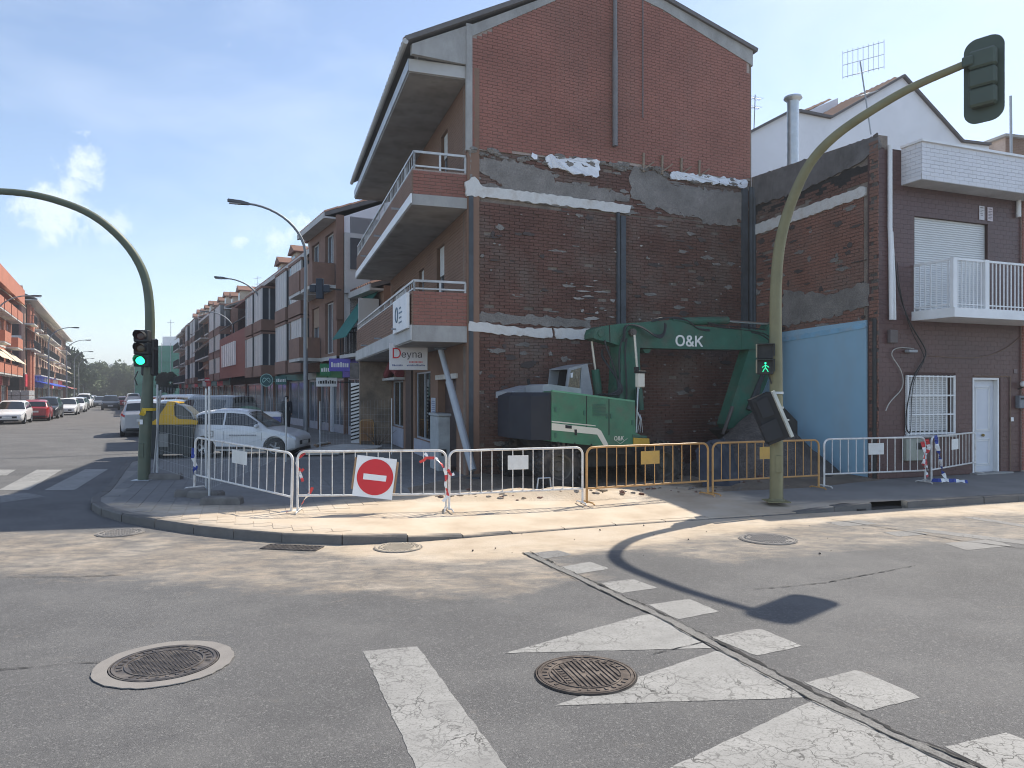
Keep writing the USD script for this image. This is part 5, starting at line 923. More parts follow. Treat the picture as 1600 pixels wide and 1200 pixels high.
for k, (lb, pts) in enumerate([
  ('red and white tape knotted round the left top corner of the no entry barrier', [pB(478, 708), pB(466, 716), pB(464, 724), pB(470, 738), pB(474, 752)]), ('loose tape end fluttering below the knot at the left joint', [pB(466, 731), pB(472, 736), pB(475, 732)]), ('tape strip slanting across the bars beside the left joint', [pB(489, 761), pB(484, 774), pB(476, 785), pB(467, 797)]),
  ('tape wound down the joint of the two white barriers', [pB(668, 715), pB(682, 716), pB(690, 728), pB(698, 745), pB(696, 760), pB(700, 775), pB(692, 783)]), ('tape end curling from the right top corner of the no entry barrier', [pB(656, 722), pB(662, 719), pB(668, 712), pB(664, 708)]), ('tape flap hanging right of the joint of the two white barriers', [pB(700, 733), pB(705, 742), pB(710, 740)]), ('tape lying bunched at the foot of the left joint', [pB(448, 801), pB(460, 803), pB(468, 799)])]):
    tape(lb, np.array(pts) + (0, -.03, 0), seed=k + 3)
for k, (lb, pts) in enumerate([('red and white tape hanging where the last two barriers meet', [D(1441, 690, 15.05), D(1446, 706, 15.05), D(1444, 725, 15.05), D(1449, 742, 15.05), D(1446, 752, 15.05)]), ('second twist of tape at the last barrier joint', [D(1448, 686, 15.1), D(1452, 700, 15.1), D(1447, 715, 15.1), D(1450, 735, 15.1)])]): tape(lb, np.array(pts), .07, k + 31)
bw2 = (blue_p, tape_w)
for k, (lb, pts) in enumerate([('blue and white plastic strip draped over the last barrier', [D(1462, 680, 15.0), D(1465, 700, 15.0), D(1471, 722, 15.0), D(1474, 738, 15.0), D(1480, 750, 15.0)]), ('blue and white strip trailing along the pavement', [D(1456, 750, 14.9), D(1470, 751, 14.9), D(1490, 752, 14.9), D(1512, 752.5, 14.9)]), ('blue and white strip hanging on the left barrier post', [D(303, 700, 13.55), D(301, 715, 13.55), D(305, 728, 13.55), D(302, 742, 13.55)])]): tape(lb, np.array(pts), .075, k + 51, mats=bw2, piece=.16)
# ================================================================ wire fence panels in concrete feet
wire = mat('fence_wire', (.42, .43, .42), .5, .5)
def fence(label, pa, pb, za, zb, panels=True, tilt=0.0):
    a, b = np.array(pa), np.array(pb); o = thing('wire_fence_panel', label, 'fence', (a + b) / 2); d = (b - a); L = np.linalg.norm(d[:2]); up = np.array([0, tilt, 1.0])
    for p, h in ((a, za), (b, zb)): put('post', MB().cyl(p, p + up * h, .021, 8), steel, o)
    if panels:
        m = MB(); n = int(L / .12)
        for k in range(1, n): p = a + d * k / n; m.cyl(p + up * .18, p + up * (za + (zb - za) * k / n - .04), .0016, 3)
        for z in np.arange(.2, min(za, zb), .2): m.cyl(a + up * z, b + up * z, .0016, 3)
        put('wire_mesh', m, wire, o, kind='stuff')
    return o
A0, A1, A2 = G(327, 781, .12), G(455, 790, .12), G(246, 744, .12)
fence('wire fence panel behind the left white barrier', A0, G(447, 722, .12), 1.98, 1.75); fence('wire fence panel between the green pole and the left barrier', A2, G(322, 772, .12), 2.05, 1.95)
lean = thing('leaning_fence_posts', 'bare pale fence post leaning beside the yellow container', 'post', G(240, 742, .12)); put('post', MB().cyl(G(240, 745, .14), D(251, 610, 15.9), .021, 8), steel, lean)
fence('low sagging wire panel before the shop front', G(500, 706, .12), G(612, 710, .12), 1.6, 1.7)
def foot(label, u, v, L, rz): 
    c = G(u, v, .12); m = MB().hull([(x, y, z) for z, s in ((0, 1), (.10, .96), (.13, .84)) for x in (-L / 2 * s, L / 2 * s) for y in (-.12 * s, .12 * s)]); single('concrete_foot', m, mat('foot_concrete', (.16, .15, .14), .95, var=.25, scale=5, grime=.5), label, 'fence foot', M=TR(c[0], c[1], .122, rz=rz), loc=c)
foot('concrete block foot by the green traffic light pole', 257, 749, .72, 8); foot('concrete block foot left of the leaning barrier', 298, 775, .55, 25); foot('concrete block foot behind the front block', 322, 778, .62, -12); foot('front concrete block foot beside the barrier leg', 347, 788, .66, 5)
# ================================================================ traffic lights
from scipy.interpolate import CubicSpline
def spl(P, n): P = np.array(P, float); s = np.r_[0, np.cumsum(np.linalg.norm(np.diff(P, axis=0), axis=1))]; return CubicSpline(s, P)(np.linspace(0, s[-1], n))
lens_off_r = mat('lens_red_off', (.035, .006, .006), .2, spec=.6); lens_off_a = mat('lens_amber_off', (.05, .025, .006), .2, spec=.6); lens_on = mat('lens_green_lit', (.03, .95, .42), .3, emit=1.25, var=.4, scale=30)
def signal_head(parent, M, lit=True, n=3, w=.30, h=.30, cols=None):
    """Lamp sections stacked upwards, facing -y, each housing with its lens and visor."""
    for k in range(n):
        z = k * h; hs = put('lamp_housing', MB().cbox(-w / 2, w / 2, 0, .20, z + .004, z + h - .004, .02), black_p, parent, M)
        put('lens', MB().lathe([(0, -.012), (.07, -.010), (.10, -.002)], 24, (0, 0, z + h / 2), axis='y'), (cols or [lens_on if lit else lens_off_a, lens_off_a, lens_off_r])[k], hs, M)
        vm = MB(); a = np.linspace(-.25 * np.pi, 1.25 * np.pi, 19); c = (0, 0, z + h / 2)
        P = np.stack([np.stack([np.c_[.122 * np.cos(a), np.full(19, .0), .122 * np.sin(a) + z + h / 2], np.c_[.120 * np.cos(a), -.07 - .10 * np.clip(np.sin(a) + .3, 0, 1), .120 * np.sin(a) + z + h / 2]], 1)]); vm.grid(P[0]); put('visor', vm, black_p, hs, M)
tl1 = thing('traffic_light', 'dark green traffic light whose pole arches out over the street on the left', 'traffic light', G(225, 750, .12))
b0 = G(225, 750, .12); AL = Fr((b0[0], b0[1], 0), math.degrees(math.atan2(-.474, -.88))); ap = lambda u, v: AL.w(AL.px(u, v)[0], 0, AL.px(u, v)[1])
P = spl([b0, ap(229, 640), ap(234, 530), ap(233, 470), ap(226, 432), ap(206, 393), ap(176, 360), ap(140, 334), ap(100, 317), ap(50, 304), ap(0, 299), ap(-60, 297)], 60)
put('pole', MB().tube(P, np.interp(np.linspace(0, 1, 60), [0, .2, .24, .45, 1], [.125, .125, .105, .095, .06]), 16), pole_g, tl1, smooth=50)
hb = D(223, 573, 15.5); signal_head(tl1, TR(hb[0] - .02, hb[1] - .05, hb[2], rz=6) @ np.diag([1, 1, .86, 1]), lit=True)
put('back_head', MB().cbox(hb[0] - .18, hb[0] + .1, hb[1] + .25, hb[1] + .5, hb[2] - .18, hb[2] + .62, .03), black_p, tl1); put('bracket', MB().bar((hb[0], hb[1] + .15, hb[2] + .4), (hb[0] + .15, hb[1] + .35, hb[2] + .4), .05), black_p, tl1)
rbn = thing('yellow_ribbon', 'yellow plastic ribbon knotted round the green traffic light pole', 'ribbon', D(222, 642, 15.65)); c = D(224, 640, 15.66); m = MB()
yb = mat('ribbon_yellow', (.55, .36, .02), .5); m.lathe([(.135, -.03), (.138, .03)], 20, (c[0] + .06, 15.8, c[2])); put('band', m, yb, rbn)
put('loose_end', MB().grid([[D(222, 637, 15.6), D(229, 640, 15.6)], [D(220, 643, 15.55), D(227, 648, 15.57)], [D(217, 648, 15.6), D(224, 650, 15.6)]]), yb, rbn)
tl2 = thing('traffic_light', 'olive traffic light pole bending over the road with its signal seen from behind', 'traffic light', G(1213, 783, .12))
b1_ = G(1213, 783, .12); AR = Fr((b1_[0], b1_[1], 0), math.degrees(math.atan2(-.74, .67))); rp_ = lambda u, v: AR.w(AR.px(u, v)[0], 0, AR.px(u, v)[1])
P = spl([b1_, rp_(1213, 650), rp_(1212, 520), rp_(1212.5, 450), rp_(1217, 392), rp_(1226, 348), rp_(1243, 300), rp_(1268, 252), rp_(1308, 210), rp_(1360, 174), rp_(1430, 134), rp_(1515, 97), rp_(1530, 90)], 64)
put('pole', MB().tube(P, np.interp(np.linspace(0, 1, 64), [0, .3, .62, 1], [.112, .105, .085, .052]), 18), pole_o, tl2, smooth=50); put('base_collar', MB().lathe([(.14, 0), (.145, .02), (.12, .05)], 20, b1_), pole_o, tl2)
for o_, bb, mm in ((tl1, b0, pole_g), (tl2, b1_, pole_o)):
    put('access_hatch', MB().cbox(bb[0] - .05, bb[0] + .05, bb[1] - .128, bb[1] - .10, .62, .92, .008), mm, o_); put('base_plate', MB().cbox(bb[0] - .19, bb[0] + .19, bb[1] - .19, bb[1] + .19, .115, .135, .006), steel if o_ == tl1 else pole_o, o_); put('sticker', MB().box(bb[0] - .03, bb[0] + .035, bb[1] - .127, bb[1] - .12, 1.32, 1.42), white_m, o_)
    put('cable', MB().tube([(bb[0] - .10, bb[1] - .06, 2.45), (bb[0] - .16, bb[1] - .08, 2.3), (bb[0] - .11, bb[1] - .07, 2.15)], .012, 6), black_p, o_)
sm = mat('signal_shell', (.055, .075, .055), .5, var=.12)
cs = [AR.px(u, v) for u, v in ((1507, 190), (1505, 100), (1530, 66), (1562, 47), (1568, 160))]; tL, tR = AR.px(1506, 130)[0], AR.px(1566, 110)[0]; zB, zT = AR.px(1506, 192)[1], AR.px(1563, 47)[1]
bpz = sbox(tL - .03, zB - .02, tR, zT + .02).buffer(-.17).buffer(.17, 8); put('back_plate', MB().prism(bpz, .10, .125, 'y'), sm, tl2, AR.M)
for k in range(3):
    zc = zB + .18 + k * (zT - zB - .36) / 3; hh = (zT - zB - .36) / 3; cx_ = (tL + tR) / 2
    put('lamp_housing', MB().cbox(cx_ - .17, cx_ + .17, -.06, .0985, zc, zc + hh - .01, .03), sm, tl2, AR.M)
    a = np.linspace(-.3, math.pi + .3, 17); z0 = zc + hh / 2; put('visor', MB().grid(np.stack([np.c_[cx_ + .14 * np.cos(a), np.full(17, .126), z0 + .14 * np.sin(a)], np.c_[cx_ + .135 * np.cos(a), np.full(17, .34), z0 + .135 * np.sin(a)]], 1)), sm, tl2, AR.M)
    put('lens', MB().lathe([(0, .14), (.12, .128)], 20, (cx_, 0, z0), axis='y'), lens_off_a, tl2, AR.M)
put('arm_clamp', MB().cbox((tL + tR) / 2 - .24, (tL + tR) / 2 - .1, -.09, .09, AR.px(1520, 95)[1] - .08, AR.px(1520, 95)[1] + .06, .015), sm, tl2, AR.M)
ps = D(1195, 585, 12.62); PM = TR(*ps, rz=-14); hm = np.diag([1, 1, 1, 1.])
for k, nm in enumerate(('lamp_housing', 'lamp_housing')):
    z = k * .265; put(nm, MB().cbox(-.12, .14, .0, .2, z, z + .255, .012), black_p, tl2, PM); put('visor', MB().box(-.135, .155, -.13, .0, z + .245, z + .257).box(.143, .155, -.11, .0, z + .05, z + .245), black_p, tl2, PM); put('side_shield', MB().prism([(-.13, z + .02), (.0, z + .02), (.0, z + .25), (-.13, z + .25)], -.147, -.135, 'x'), mat('shield_buff', (.30, .26, .18), .6), tl2, PM)
gm = MB(); H_ = lambda x, z: (x + .01, -.008, z + .03)
for a, b_, w_ in (((0, .14), (0, .085), .036), ((0, .085), (-.03, .045), .022), ((-.03, .045), (-.045, .012), .018), ((0, .085), (.03, .045), .022), ((.03, .045), (.045, .015), .018), ((0, .13), (-.04, .10), .016), ((-.04, .10), (-.055, .085), .014), ((0, .13), (.04, .105), .016), ((.04, .105), (.058, .09), .014)): gm.bar(H_(*a), H_(*b_), .006, w_, up=(0, 1, 0))
gm.lathe([(0, -.012), (.016, -.008)], 12, (.01, 0, .192), axis='y'); put('walking_figure', gm, lens_on, tl2, PM)
put('bracket', MB().bar((ps[0] + .12, ps[1] + .1, ps[2] + .05), (ps[0] + .25, ps[1] + .1, ps[2] + .05), .06).bar((ps[0] + .12, ps[1] + .1, ps[2] + .48), (ps[0] + .25, ps[1] + .1, ps[2] + .48), .06), pole_o, tl2)
lo2 = thing('hanging_signal', 'dislodged black signal box hanging askew on the olive pole', 'signal', D(1210, 650, 12.5)); e0, e1 = D(1185, 613, 12.45), D(1214, 687, 12.45)
p0, p1 = D(1204, 612, 12.42), D(1234, 683, 12.42); dz_ = (p1 - p0); dz_ /= np.linalg.norm(dz_); back = np.array([-.30, .08, -.14]) 
m = MB().hull([p + o for p in (p0, p1) for o in (0 * back, back + (0, .0, 0), (0, .20, 0), back + (0, .22, 0))]); put('box', m, mat('signal_black', (.012, .014, .018), .5), lo2)
put('pale_edge', MB().bar(p0 + (.02, -.05, .01), p1 + (.02, -.05, .01), .05, .07, up=(0, 1, 0)), mat('edge_pale', (.46, .47, .42), .5, grime=.3), lo2)
for k in (.35, .62): pp = p0 + (p1 - p0) * k; put('hinge', MB().bar(pp + (.03, -.05, 0), pp + (.09, -.05, .0), .03), MATS['edge_pale'], lo2)
pq = lambda s, e, d=12.42: D(1204 + 30 * s - .92 * e, 612 + 71 * s + .39 * e, d)
for s0, s1, e1 in ((.06, .46, 27), (.54, .94, 36)):
    put('visor', MB().hull([pq(s_, e_, d_) for s_, sh in ((s0, .03), (s1, -.03)) for e_ in (8,) for d_ in (12.40, 12.66)] + [pq(s_ + sh_, e1, d_) for s_, sh_ in ((s0 + .02, 0), (s1 - .02, 0)) for d_ in (12.42, 12.62)]), MATS['signal_black'], lo2)
put('strap', MB().lathe([(.118, -.02), (.118, .02)], 20, (b1_[0], b1_[1], p0[2] - .02)), steel, lo2)

# ================================================================ street lamps
lampm = mat('lamp_grey', (.22, .24, .26), .5, .5, var=.1)
LPR = proto('street_lamp'); P = [(0, 0, 0), (0, 0, 3), (0, 0, 5.6), (0, 0, 7.2)] + [(2.15 * (1 - math.cos(a)) * .98, 0, 7.2 + 1.75 * math.sin(a)) for a in np.linspace(.15, math.pi / 2, 8)]
put('pole', MB().tube(spl(P, 40), np.interp(np.linspace(0, 1, 40), [0, .1, 1], [.10, .095, .04]), 10), lampm, LPR, world=False, smooth=50); put('base', MB().cbox(-.16, .16, -.16, .16, 0, .04, .01).lathe([(.13, .0), (.13, .35), (.10, .4)], 12), lampm, LPR, world=False)
put('lamp_head', MB().hull([(x, y, z) for x, w_, z0, z1 in ((2.05, .05, 8.9, 8.98), (2.35, .12, 8.9, 9.02), (2.8, .10, 8.95, 9.03)) for y in (-w_, w_) for z in (z0, z1)]), mat('lamp_head', (.10, .11, .12), .5), LPR, world=False); put('lens', MB().box(2.35, 2.75, -.08, .08, 8.88, 8.91), mat('lamp_glass', (.5, .5, .5), .2), LPR, world=False)
aA = math.degrees(math.atan2(-.474, -.88))
for k, (u, d, h, lb) in enumerate([(477.5, 28.1, 8.95, 'nearest tall street lamp before the glazed bays'), (410, 45.9, 8.95, 'street lamp second along the right pavement'), (366, 64.5, 8.95, 'street lamp third along the right pavement'), (336, 90, 8.95, 'far street lamp on the right pavement')]):
    copy(LPR, 'street_lamp', lb, 'street lamp', ((u - 800) / F * d, d, .0), aA, 'lamps along the street')
for k, (u, d, lb) in enumerate([(-8, 52, 'street lamp cut by the left edge of the view'), (76, 78, 'street lamp before the blue shop signs on the left'), (104, 97, 'street lamp at the end of the left houses'), (116, 124, 'street lamp beyond the left houses'), (123, 150, 'farther street lamp on the left before the trees'), (130, 185, 'farthest street lamp on the left')]):
    copy(LPR, 'street_lamp', lb, 'street lamp', ((u - 800) / F * d, d, .0), aA + 180, 'lamps along the street')

# ================================================================ vehicles
def carpaint(name, col, metal=.0): return mat(name, col, .32, metal, var=.03, coat=.6, spec=.5, grime=.08, gcol=(.2, .18, .15))
cw_, cs_, cd_, cr_, cg_ = carpaint('car_white', (.68, .69, .70)), carpaint('car_silver', (.38, .39, .41), .4), carpaint('car_dark', (.025, .028, .034)), carpaint('car_red', (.30, .02, .03)), carpaint('car_grey', (.13, .14, .15), .3)
rubber = mat('rubber', (.018, .018, .018), .85); alloy = mat('alloy', (.42, .43, .45), .35, .7); lamp_w = mat('headlamp', (.55, .58, .62), .1, .2); lamp_r = mat('taillamp', (.32, .015, .015), .2); trim = mat('trim_black', (.02, .02, .021), .5); plate_m = mat('number_plate', (.62, .62, .60), .5)
PROF = {
 'hatch': dict(L=4.3, W=1.78, H=1.47, belt=[(0, .60), (.03, .655), (.5, .625), (.72, .60), (.80, .575), (.93, .50), (.98, .44), (1, .38)], roof=[(0, .5), (.03, .66), (.085, .88), (.15, .955), (.28, .995), (.42, 1.0), (.54, .965), (.745, .60), (1, .2)], ws=(.55, .735), rw=(.035, .10), side=(.11, .665), pil=(.36,), wx=(.205, .82), r=.315),
 'suv': dict(L=4.5, W=1.84, H=1.65, belt=[(0, .60), (.03, .65), (.5, .635), (.70, .62), (.9, .57), (.97, .50), (1, .42)], roof=[(0, .5), (.02, .66), (.07, .88), (.13, .965), (.3, 1.0), (.5, .995), (.58, .955), (.735, .62), (1, .2)], ws=(.59, .725), rw=(.03, .085), side=(.10, .67), pil=(.36, .2), wx=(.19, .815), r=.35),
 'sedan': dict(L=4.5, W=1.8, H=1.45, belt=[(0, .55), (.02, .66), (.14, .69), (.5, .64), (.72, .61), (.9, .52), (.98, .45), (1, .38)], roof=[(0, .5), (.13, .69), (.27, .92), (.36, .99), (.48, 1.0), (.57, .96), (.745, .61), (1, .2)], ws=(.58, .735), rw=(.15, .27), side=(.22, .67), pil=(.42,), wx=(.205, .815), r=.315),
 'van': dict(L=4.7, W=1.86, H=1.86, belt=[(0, .56), (.02, .60), (.5, .60), (.74, .58), (.9, .50), (.97, .44), (1, .36)], roof=[(0, .8), (.015, .93), (.04, .985), (.2, 1.0), (.6, .99), (.66, .95), (.79, .60), (1, .2)], ws=(.665, .785), rw=(.004, .03), side=(.07, .72), pil=(.30, .52), wx=(.18, .82), r=.33)}
def car(kind, paint_, loc, yaw, name, label, detail=True, group=None, side_glass=True):
    p = PROF[kind]; L, W, H = p['L'], p['W'], p['H']; o = thing(name, label, 'van' if kind == 'van' else 'car', loc, yaw, group)
    B = lambda s: np.interp(s, *zip(*p['belt'])) * H; RF = lambda s: np.maximum(np.interp(s, *zip(*p['roof'])) * H, B(s))
    hw = lambda s: W / 2 * np.interp(s, [0, .02, .08, .2, .8, .93, .985, 1], [.80, .90, .975, 1, 1, .95, .82, .70])
    zb = lambda s: np.interp(s, [0, .04, .1, .9, .96, 1], [.34, .24, .19, .18, .22, .30])
    def section(s, off=0.0):
        b, t, w = B(s), RF(s), hw(s); g = t - b; ins = w * .95 - g * .36; f = 1 if g > .03 else 0
        return np.array([(0, zb(s)), (w * .86, zb(s)), (w * .96, zb(s) + .07), (w * 1.0, zb(s) + (b - zb(s)) * .45), (w * .995, b - .12), (w * .965, b - .015), (w * .93, b + g * .03 + .008), (max(ins, .3 * w), b + g * .86 + .012), (max(ins, .3 * w) * .86, t - g * .02 + .016), (0, t + .03)])
    S = np.unique(np.r_[np.linspace(0, 1, 41), [q for q, _ in p['belt'] + p['roof']]]); rows = []
    for s in S:
        q = section(s); full = np.r_[q, (q * (-1, 1))[-2:0:-1]]; rows.append(np.c_[np.full(len(full), (s - .5) * L), full[:, 0], full[:, 1]])
    R_ = np.array(rows); n = R_.shape[1]; V = R_.reshape(-1, 3); k = len(S)
    F_ = [(i * n + j, i * n + (j + 1) % n, (i + 1) * n + (j + 1) % n, (i + 1) * n + j) for i in range(k - 1) for j in range(n)]; fq_ = np.array(F_); ff = np.vstack([fq_[:, [0, 1, 2]], fq_[:, [0, 2, 3]]])
    c0, c1 = R_[0].mean(0), R_[-1].mean(0); V = np.vstack([V, c0, c1]); ff = np.vstack([ff, [(len(V) - 2, (j + 1) % n, j) for j in range(n)], [(len(V) - 1, (k - 1) * n + j, (k - 1) * n + (j + 1) % n) for j in range(n)]])
    R0 = p['r']; body = None
    try:
        man = m3.Manifold(m3.Mesh(V.astype(np.float32), ff[:, ::-1].astype(np.uint32)))
        if man.volume() < 0 or man.is_empty(): man = m3.Manifold(m3.Mesh(V.astype(np.float32), ff.astype(np.uint32)))
        for s in p['wx']:
            cyl = m3.Manifold.cylinder(W * 1.2, R0 + .055, R0 + .055, 28).rotate((90, 0, 0)).translate(((s - .5) * L, W * .6, R0))
            for sg in (-1, 1): man = man - m3.Manifold.cylinder(.42, R0 + .055, R0 + .055, 28).rotate((90, 0, 0)).translate(((s - .5) * L, sg * W / 2 + .21, R0))
        if not man.is_empty(): mm = man.to_mesh(); body = (np.array(mm.vert_properties[:, :3], float), np.array(mm.tri_verts))
    except Exception as e: print('car boolean', e)
    M0 = np.linalg.inv(BASE[str(o.GetPath())]); pu = lambda nm, m, mt, par=o, **kw: put(nm, m, mt, par, M0, **kw)
    pu('body', body or (V, ff), paint_, smooth=38)
    if not body: body = (V, ff)
    def patch(s0, s1, a0, a1, j, off, nm, mt, side_=1, ns=8, par=o, taper=None):
        rows = []
        for s in np.linspace(s0, s1, ns):
            q = section(s); A, C = q[j], q[j + 1]; d = C - A; nn = np.array([d[1], -d[0]]); nn = nn / (np.linalg.norm(nn) + 1e-9) * off
            rows.append([((s - .5) * L, side_ * (A + d * a + nn)[0], (A + d * a + nn)[1]) for a in np.linspace(a0, a1, 3)])
        m = MB().grid(rows); return pu(nm, m, mt, par=par)
    for sg in (1, -1):
        if kind != 'van' or side_glass:
            ed = [p['side'][0], *sorted(p['pil']), p['side'][1]]
            for a, b in zip(ed[:-1], ed[1:]):
                ok = [s for s in np.linspace(a + .008, b - .008, 40) if RF(s) - B(s) > .14]
                if len(ok) > 3: patch(ok[0], ok[-1], .08, .90, 6, .006, 'side_window', car_glass, sg)
        patch(.86, .985, .25, .85, 4, .012, 'headlight', lamp_w, sg, 6); patch(.0, .075, .05, .95, 4, .014, 'tail_light', lamp_r, sg, 5)
        if detail:
            for s in (p['side'][0] + .11, p['pil'][0] + .01, .70): patch(s - .0012, s + .0012, .05, 1, 3, .004, 'door_seam', trim, sg, 2); 
            patch(p['side'][0] + .3, p['side'][0] + .335, .75, .88, 4, .02, 'door_handle', paint_, sg, 2); patch(.22, .80, .0, .28, 2, .006, 'sill_trim', trim, sg, 10)
            x, y, z = (.665 - .5) * L, sg * (W / 2 + .07), B(.66) + .07; v, f = ico((x, y, z), .10, 2, (.75, 1.0, .65)); pu('mirror', (v, f), paint_)
    def across(s0, s1, y0, nm, mt, off=.008, ns=6):
        rows = []
        for s in np.linspace(s0, s1, ns):
            q = section(s); ys = np.linspace(-1, 1, 9) * q[7][0] * y0
            zz = [np.interp(abs(y), [0, q[8][0], q[7][0], q[6][0]], [q[9][1], q[8][1], q[7][1], q[6][1]]) for y in ys]; rows.append([((s - .5) * L + (off if s > .4 else -off), y, z + off) for y, z in zip(ys, zz)])
        pu(nm, MB().grid(rows), mt)
    across(p['ws'][0] + .01, p['ws'][1], .96, 'windscreen', car_glass, .012); across(p['rw'][0], p['rw'][1], .90, 'rear_window', car_glass, .012)
    zf = H * .25; pu('grille', MB().cbox(L / 2 - .12, L / 2 + .004, -W * .30, W * .30, zf, zf + .16, .02), trim); pu('lower_intake', MB().cbox(L / 2 - .12, L / 2 - .0, -W * .34, W * .34, .20, .29, .02), trim)
    pu('front_plate', MB().box(L / 2 + .006, L / 2 + .014, -.26, .26, zf + .02, zf + .13), plate_m); pu('rear_plate', MB().box(-L / 2 - .014, -L / 2 - .004, -.26, .26, H * .42, H * .42 + .11), plate_m); pu('rear_bumper', MB().cbox(-L / 2 - .03, -L / 2 + .10, -W * .38, W * .38, .28, .40, .03), trim)
    for s in p['wx']:
        for sg in (1, -1):
            c = ((s - .5) * L, sg * (W / 2 - .10), R0); t_ = pu('tyre', MB().lathe([(R0 * .62, -.09), (R0 * .9, -.10), (R0, -.06), (R0, .06), (R0 * .9, .10), (R0 * .62, .09)], 28, c, axis='y'), rubber, smooth=30)
            rm = MB().lathe([(0, sg * .04), (R0 * .18, sg * .045), (R0 * .2, sg * .03)], 20, c, axis='y').lathe([(R0 * .55, sg * .02), (R0 * .60, sg * .085), (R0 * .64, sg * .09)], 28, c, axis='y')
            for a in np.arange(5) * 2 * np.pi / 5: rm.bar(np.array(c) + (math.cos(a) * R0 * .12, sg * .04, math.sin(a) * R0 * .12), np.array(c) + (math.cos(a) * R0 * .59, sg * .06, math.sin(a) * R0 * .59), .05, .03, up=(0, 1, 0))
            pu('rim', rm, alloy, t_); pu('hub_shadow', MB().lathe([(0, sg * .0), (R0 * .58, sg * .0)], 20, c, axis='y'), trim, t_)
    return o
def fit(u0, u1, kind, d, yaws):
    p = PROF[kind]; best = None
    for yw in yaws:
        a = math.radians(yw); R = np.array([[math.cos(a), -math.sin(a)], [math.sin(a), math.cos(a)]]); c = np.array([(x, y) for x in (-p['L'] / 2, p['L'] / 2) for y in (-p['W'] / 2 * .9, p['W'] / 2 * .9)]) @ R.T
        x = (u0 + u1) / 2; cx = (x - 800) / F * d
        for _ in range(4): us = 800 + F * (c[:, 0] + cx) / (c[:, 1] + d); cx += ((u0 + u1) / 2 - (us.min() + us.max()) / 2) / F * d
        e = abs((us.max() - us.min()) - (u1 - u0))
        if best is None or e < best[0]: best = (e, yw, cx)
    return best
PROF['city'] = dict(PROF['hatch'], L=3.6, W=1.60, H=1.47, wx=(.19, .81), r=.30)
e, yw, cx = fit(297, 478, 'city', 23.4, [-4]); print('hatch', e, yw, cx)
hy = car('city', cw_, (cx, 23.4, 0), yw, 'parked_car', 'white hatchback parked broadside behind the left white barrier')
ff_ = np.linalg.inv(BASE[str(hy.GetPath())]); put('door_logo', MB().box(-1.05, -.80, -.815, -.802, .80, .815).box(-1.05, -.80, -.815, -.802, .62, .635).box(-1.05, -1.035, -.815, -.802, .62, .815).box(-.815, -.80, -.815, -.802, .62, .815).box(-.97, -.88, -.815, -.802, .68, .72), trim, hy, ff_); m = MB(); r = RNG(8); x = -.3
while x < .55: w_ = r.uniform(.02, .06); m.box(x, x + w_, -.815, -.802, .66, .70); x += w_ + .02
put('door_lettering', m, MATS['cab_grey'], hy, ff_, kind='stuff')
AW, TO = 118.0, -64.0                                  # heading away / towards us along the street
car('suv', cs_, (-17.6, 35.0, 0), AW, 'parked_car', 'silver estate car seen from behind just left of the green pole', detail=False)
car('van', cg_, (D(322, 640, 31)[0], 31.5, 0), 146, 'parked_van', 'grey van with side windows behind the white hatchback'); car('van', cw_, (D(275, 640, 44)[0], 44, 0), 150, 'parked_van', 'white van farther back behind the yellow container', detail=False); car('suv', cs_, (D(248, 640, 33)[0], 34.5, 0), AW, 'parked_car', 'pale car roof behind the yellow container', detail=False)
for kind, pm_, u, d, yw_, lb in [('hatch', cw_, 20, 47.5, TO, 'white hatchback facing us at the left edge of the view'), ('hatch', cr_, 58, 52.5, AW, 'dark red hatchback behind the first white car'), ('suv', cd_, 74, 57, TO, 'black people carrier next to the red car'), ('hatch', cw_, 105, 66, TO, 'white car facing us after the black carrier'), ('hatch', cw_, 119, 75, TO, 'second white car in the left row after the carrier'), ('sedan', cg_, 124.5, 84, TO, 'grey car between white cars in the left row'), ('van', cw_, 131.5, 95, TO, 'white van far along the left row'), ('hatch', cw_, 138, 106, TO, 'small white car beyond the far white van'), ('hatch', cs_, 143, 118, TO, 'last pale car of the left row'),
        ('suv', cd_, 173, 84, -62, 'dark car driving towards us in the middle of the street'), ('hatch', cg_, 158, 100, -62, 'grey car left behind the oncoming dark car'), ('van', cw_, 208, 82, AW, 'white van driving away near the green pole'), ('hatch', cr_, 194, 96, AW, 'small reddish car beside the white van driving away')]:
    car(kind, pm_, ((u - 800) / F * d, d, 0), yw_, 'street_car', lb, detail=False, group='cars along the far street')
for k, (t, kk, pc) in enumerate([(30, 'sedan', cd_), (37, 'hatch', cw_), (44, 'suv', cs_), (52, 'hatch', cg_)]):
    d = 28 + .88 * t; car(kk, pc, (-4.81 - .474 * t - 6.6, d, 0), AW + 25, 'bay_car', ['dark saloon', 'white hatchback', 'silver off roader', 'grey hatchback'][k] + ' parked in the right bay ' + ['before the bay windows', 'behind the bottle banks', 'before the red block', 'farthest along the bay'][k], detail=False, group='cars in the right hand bay')

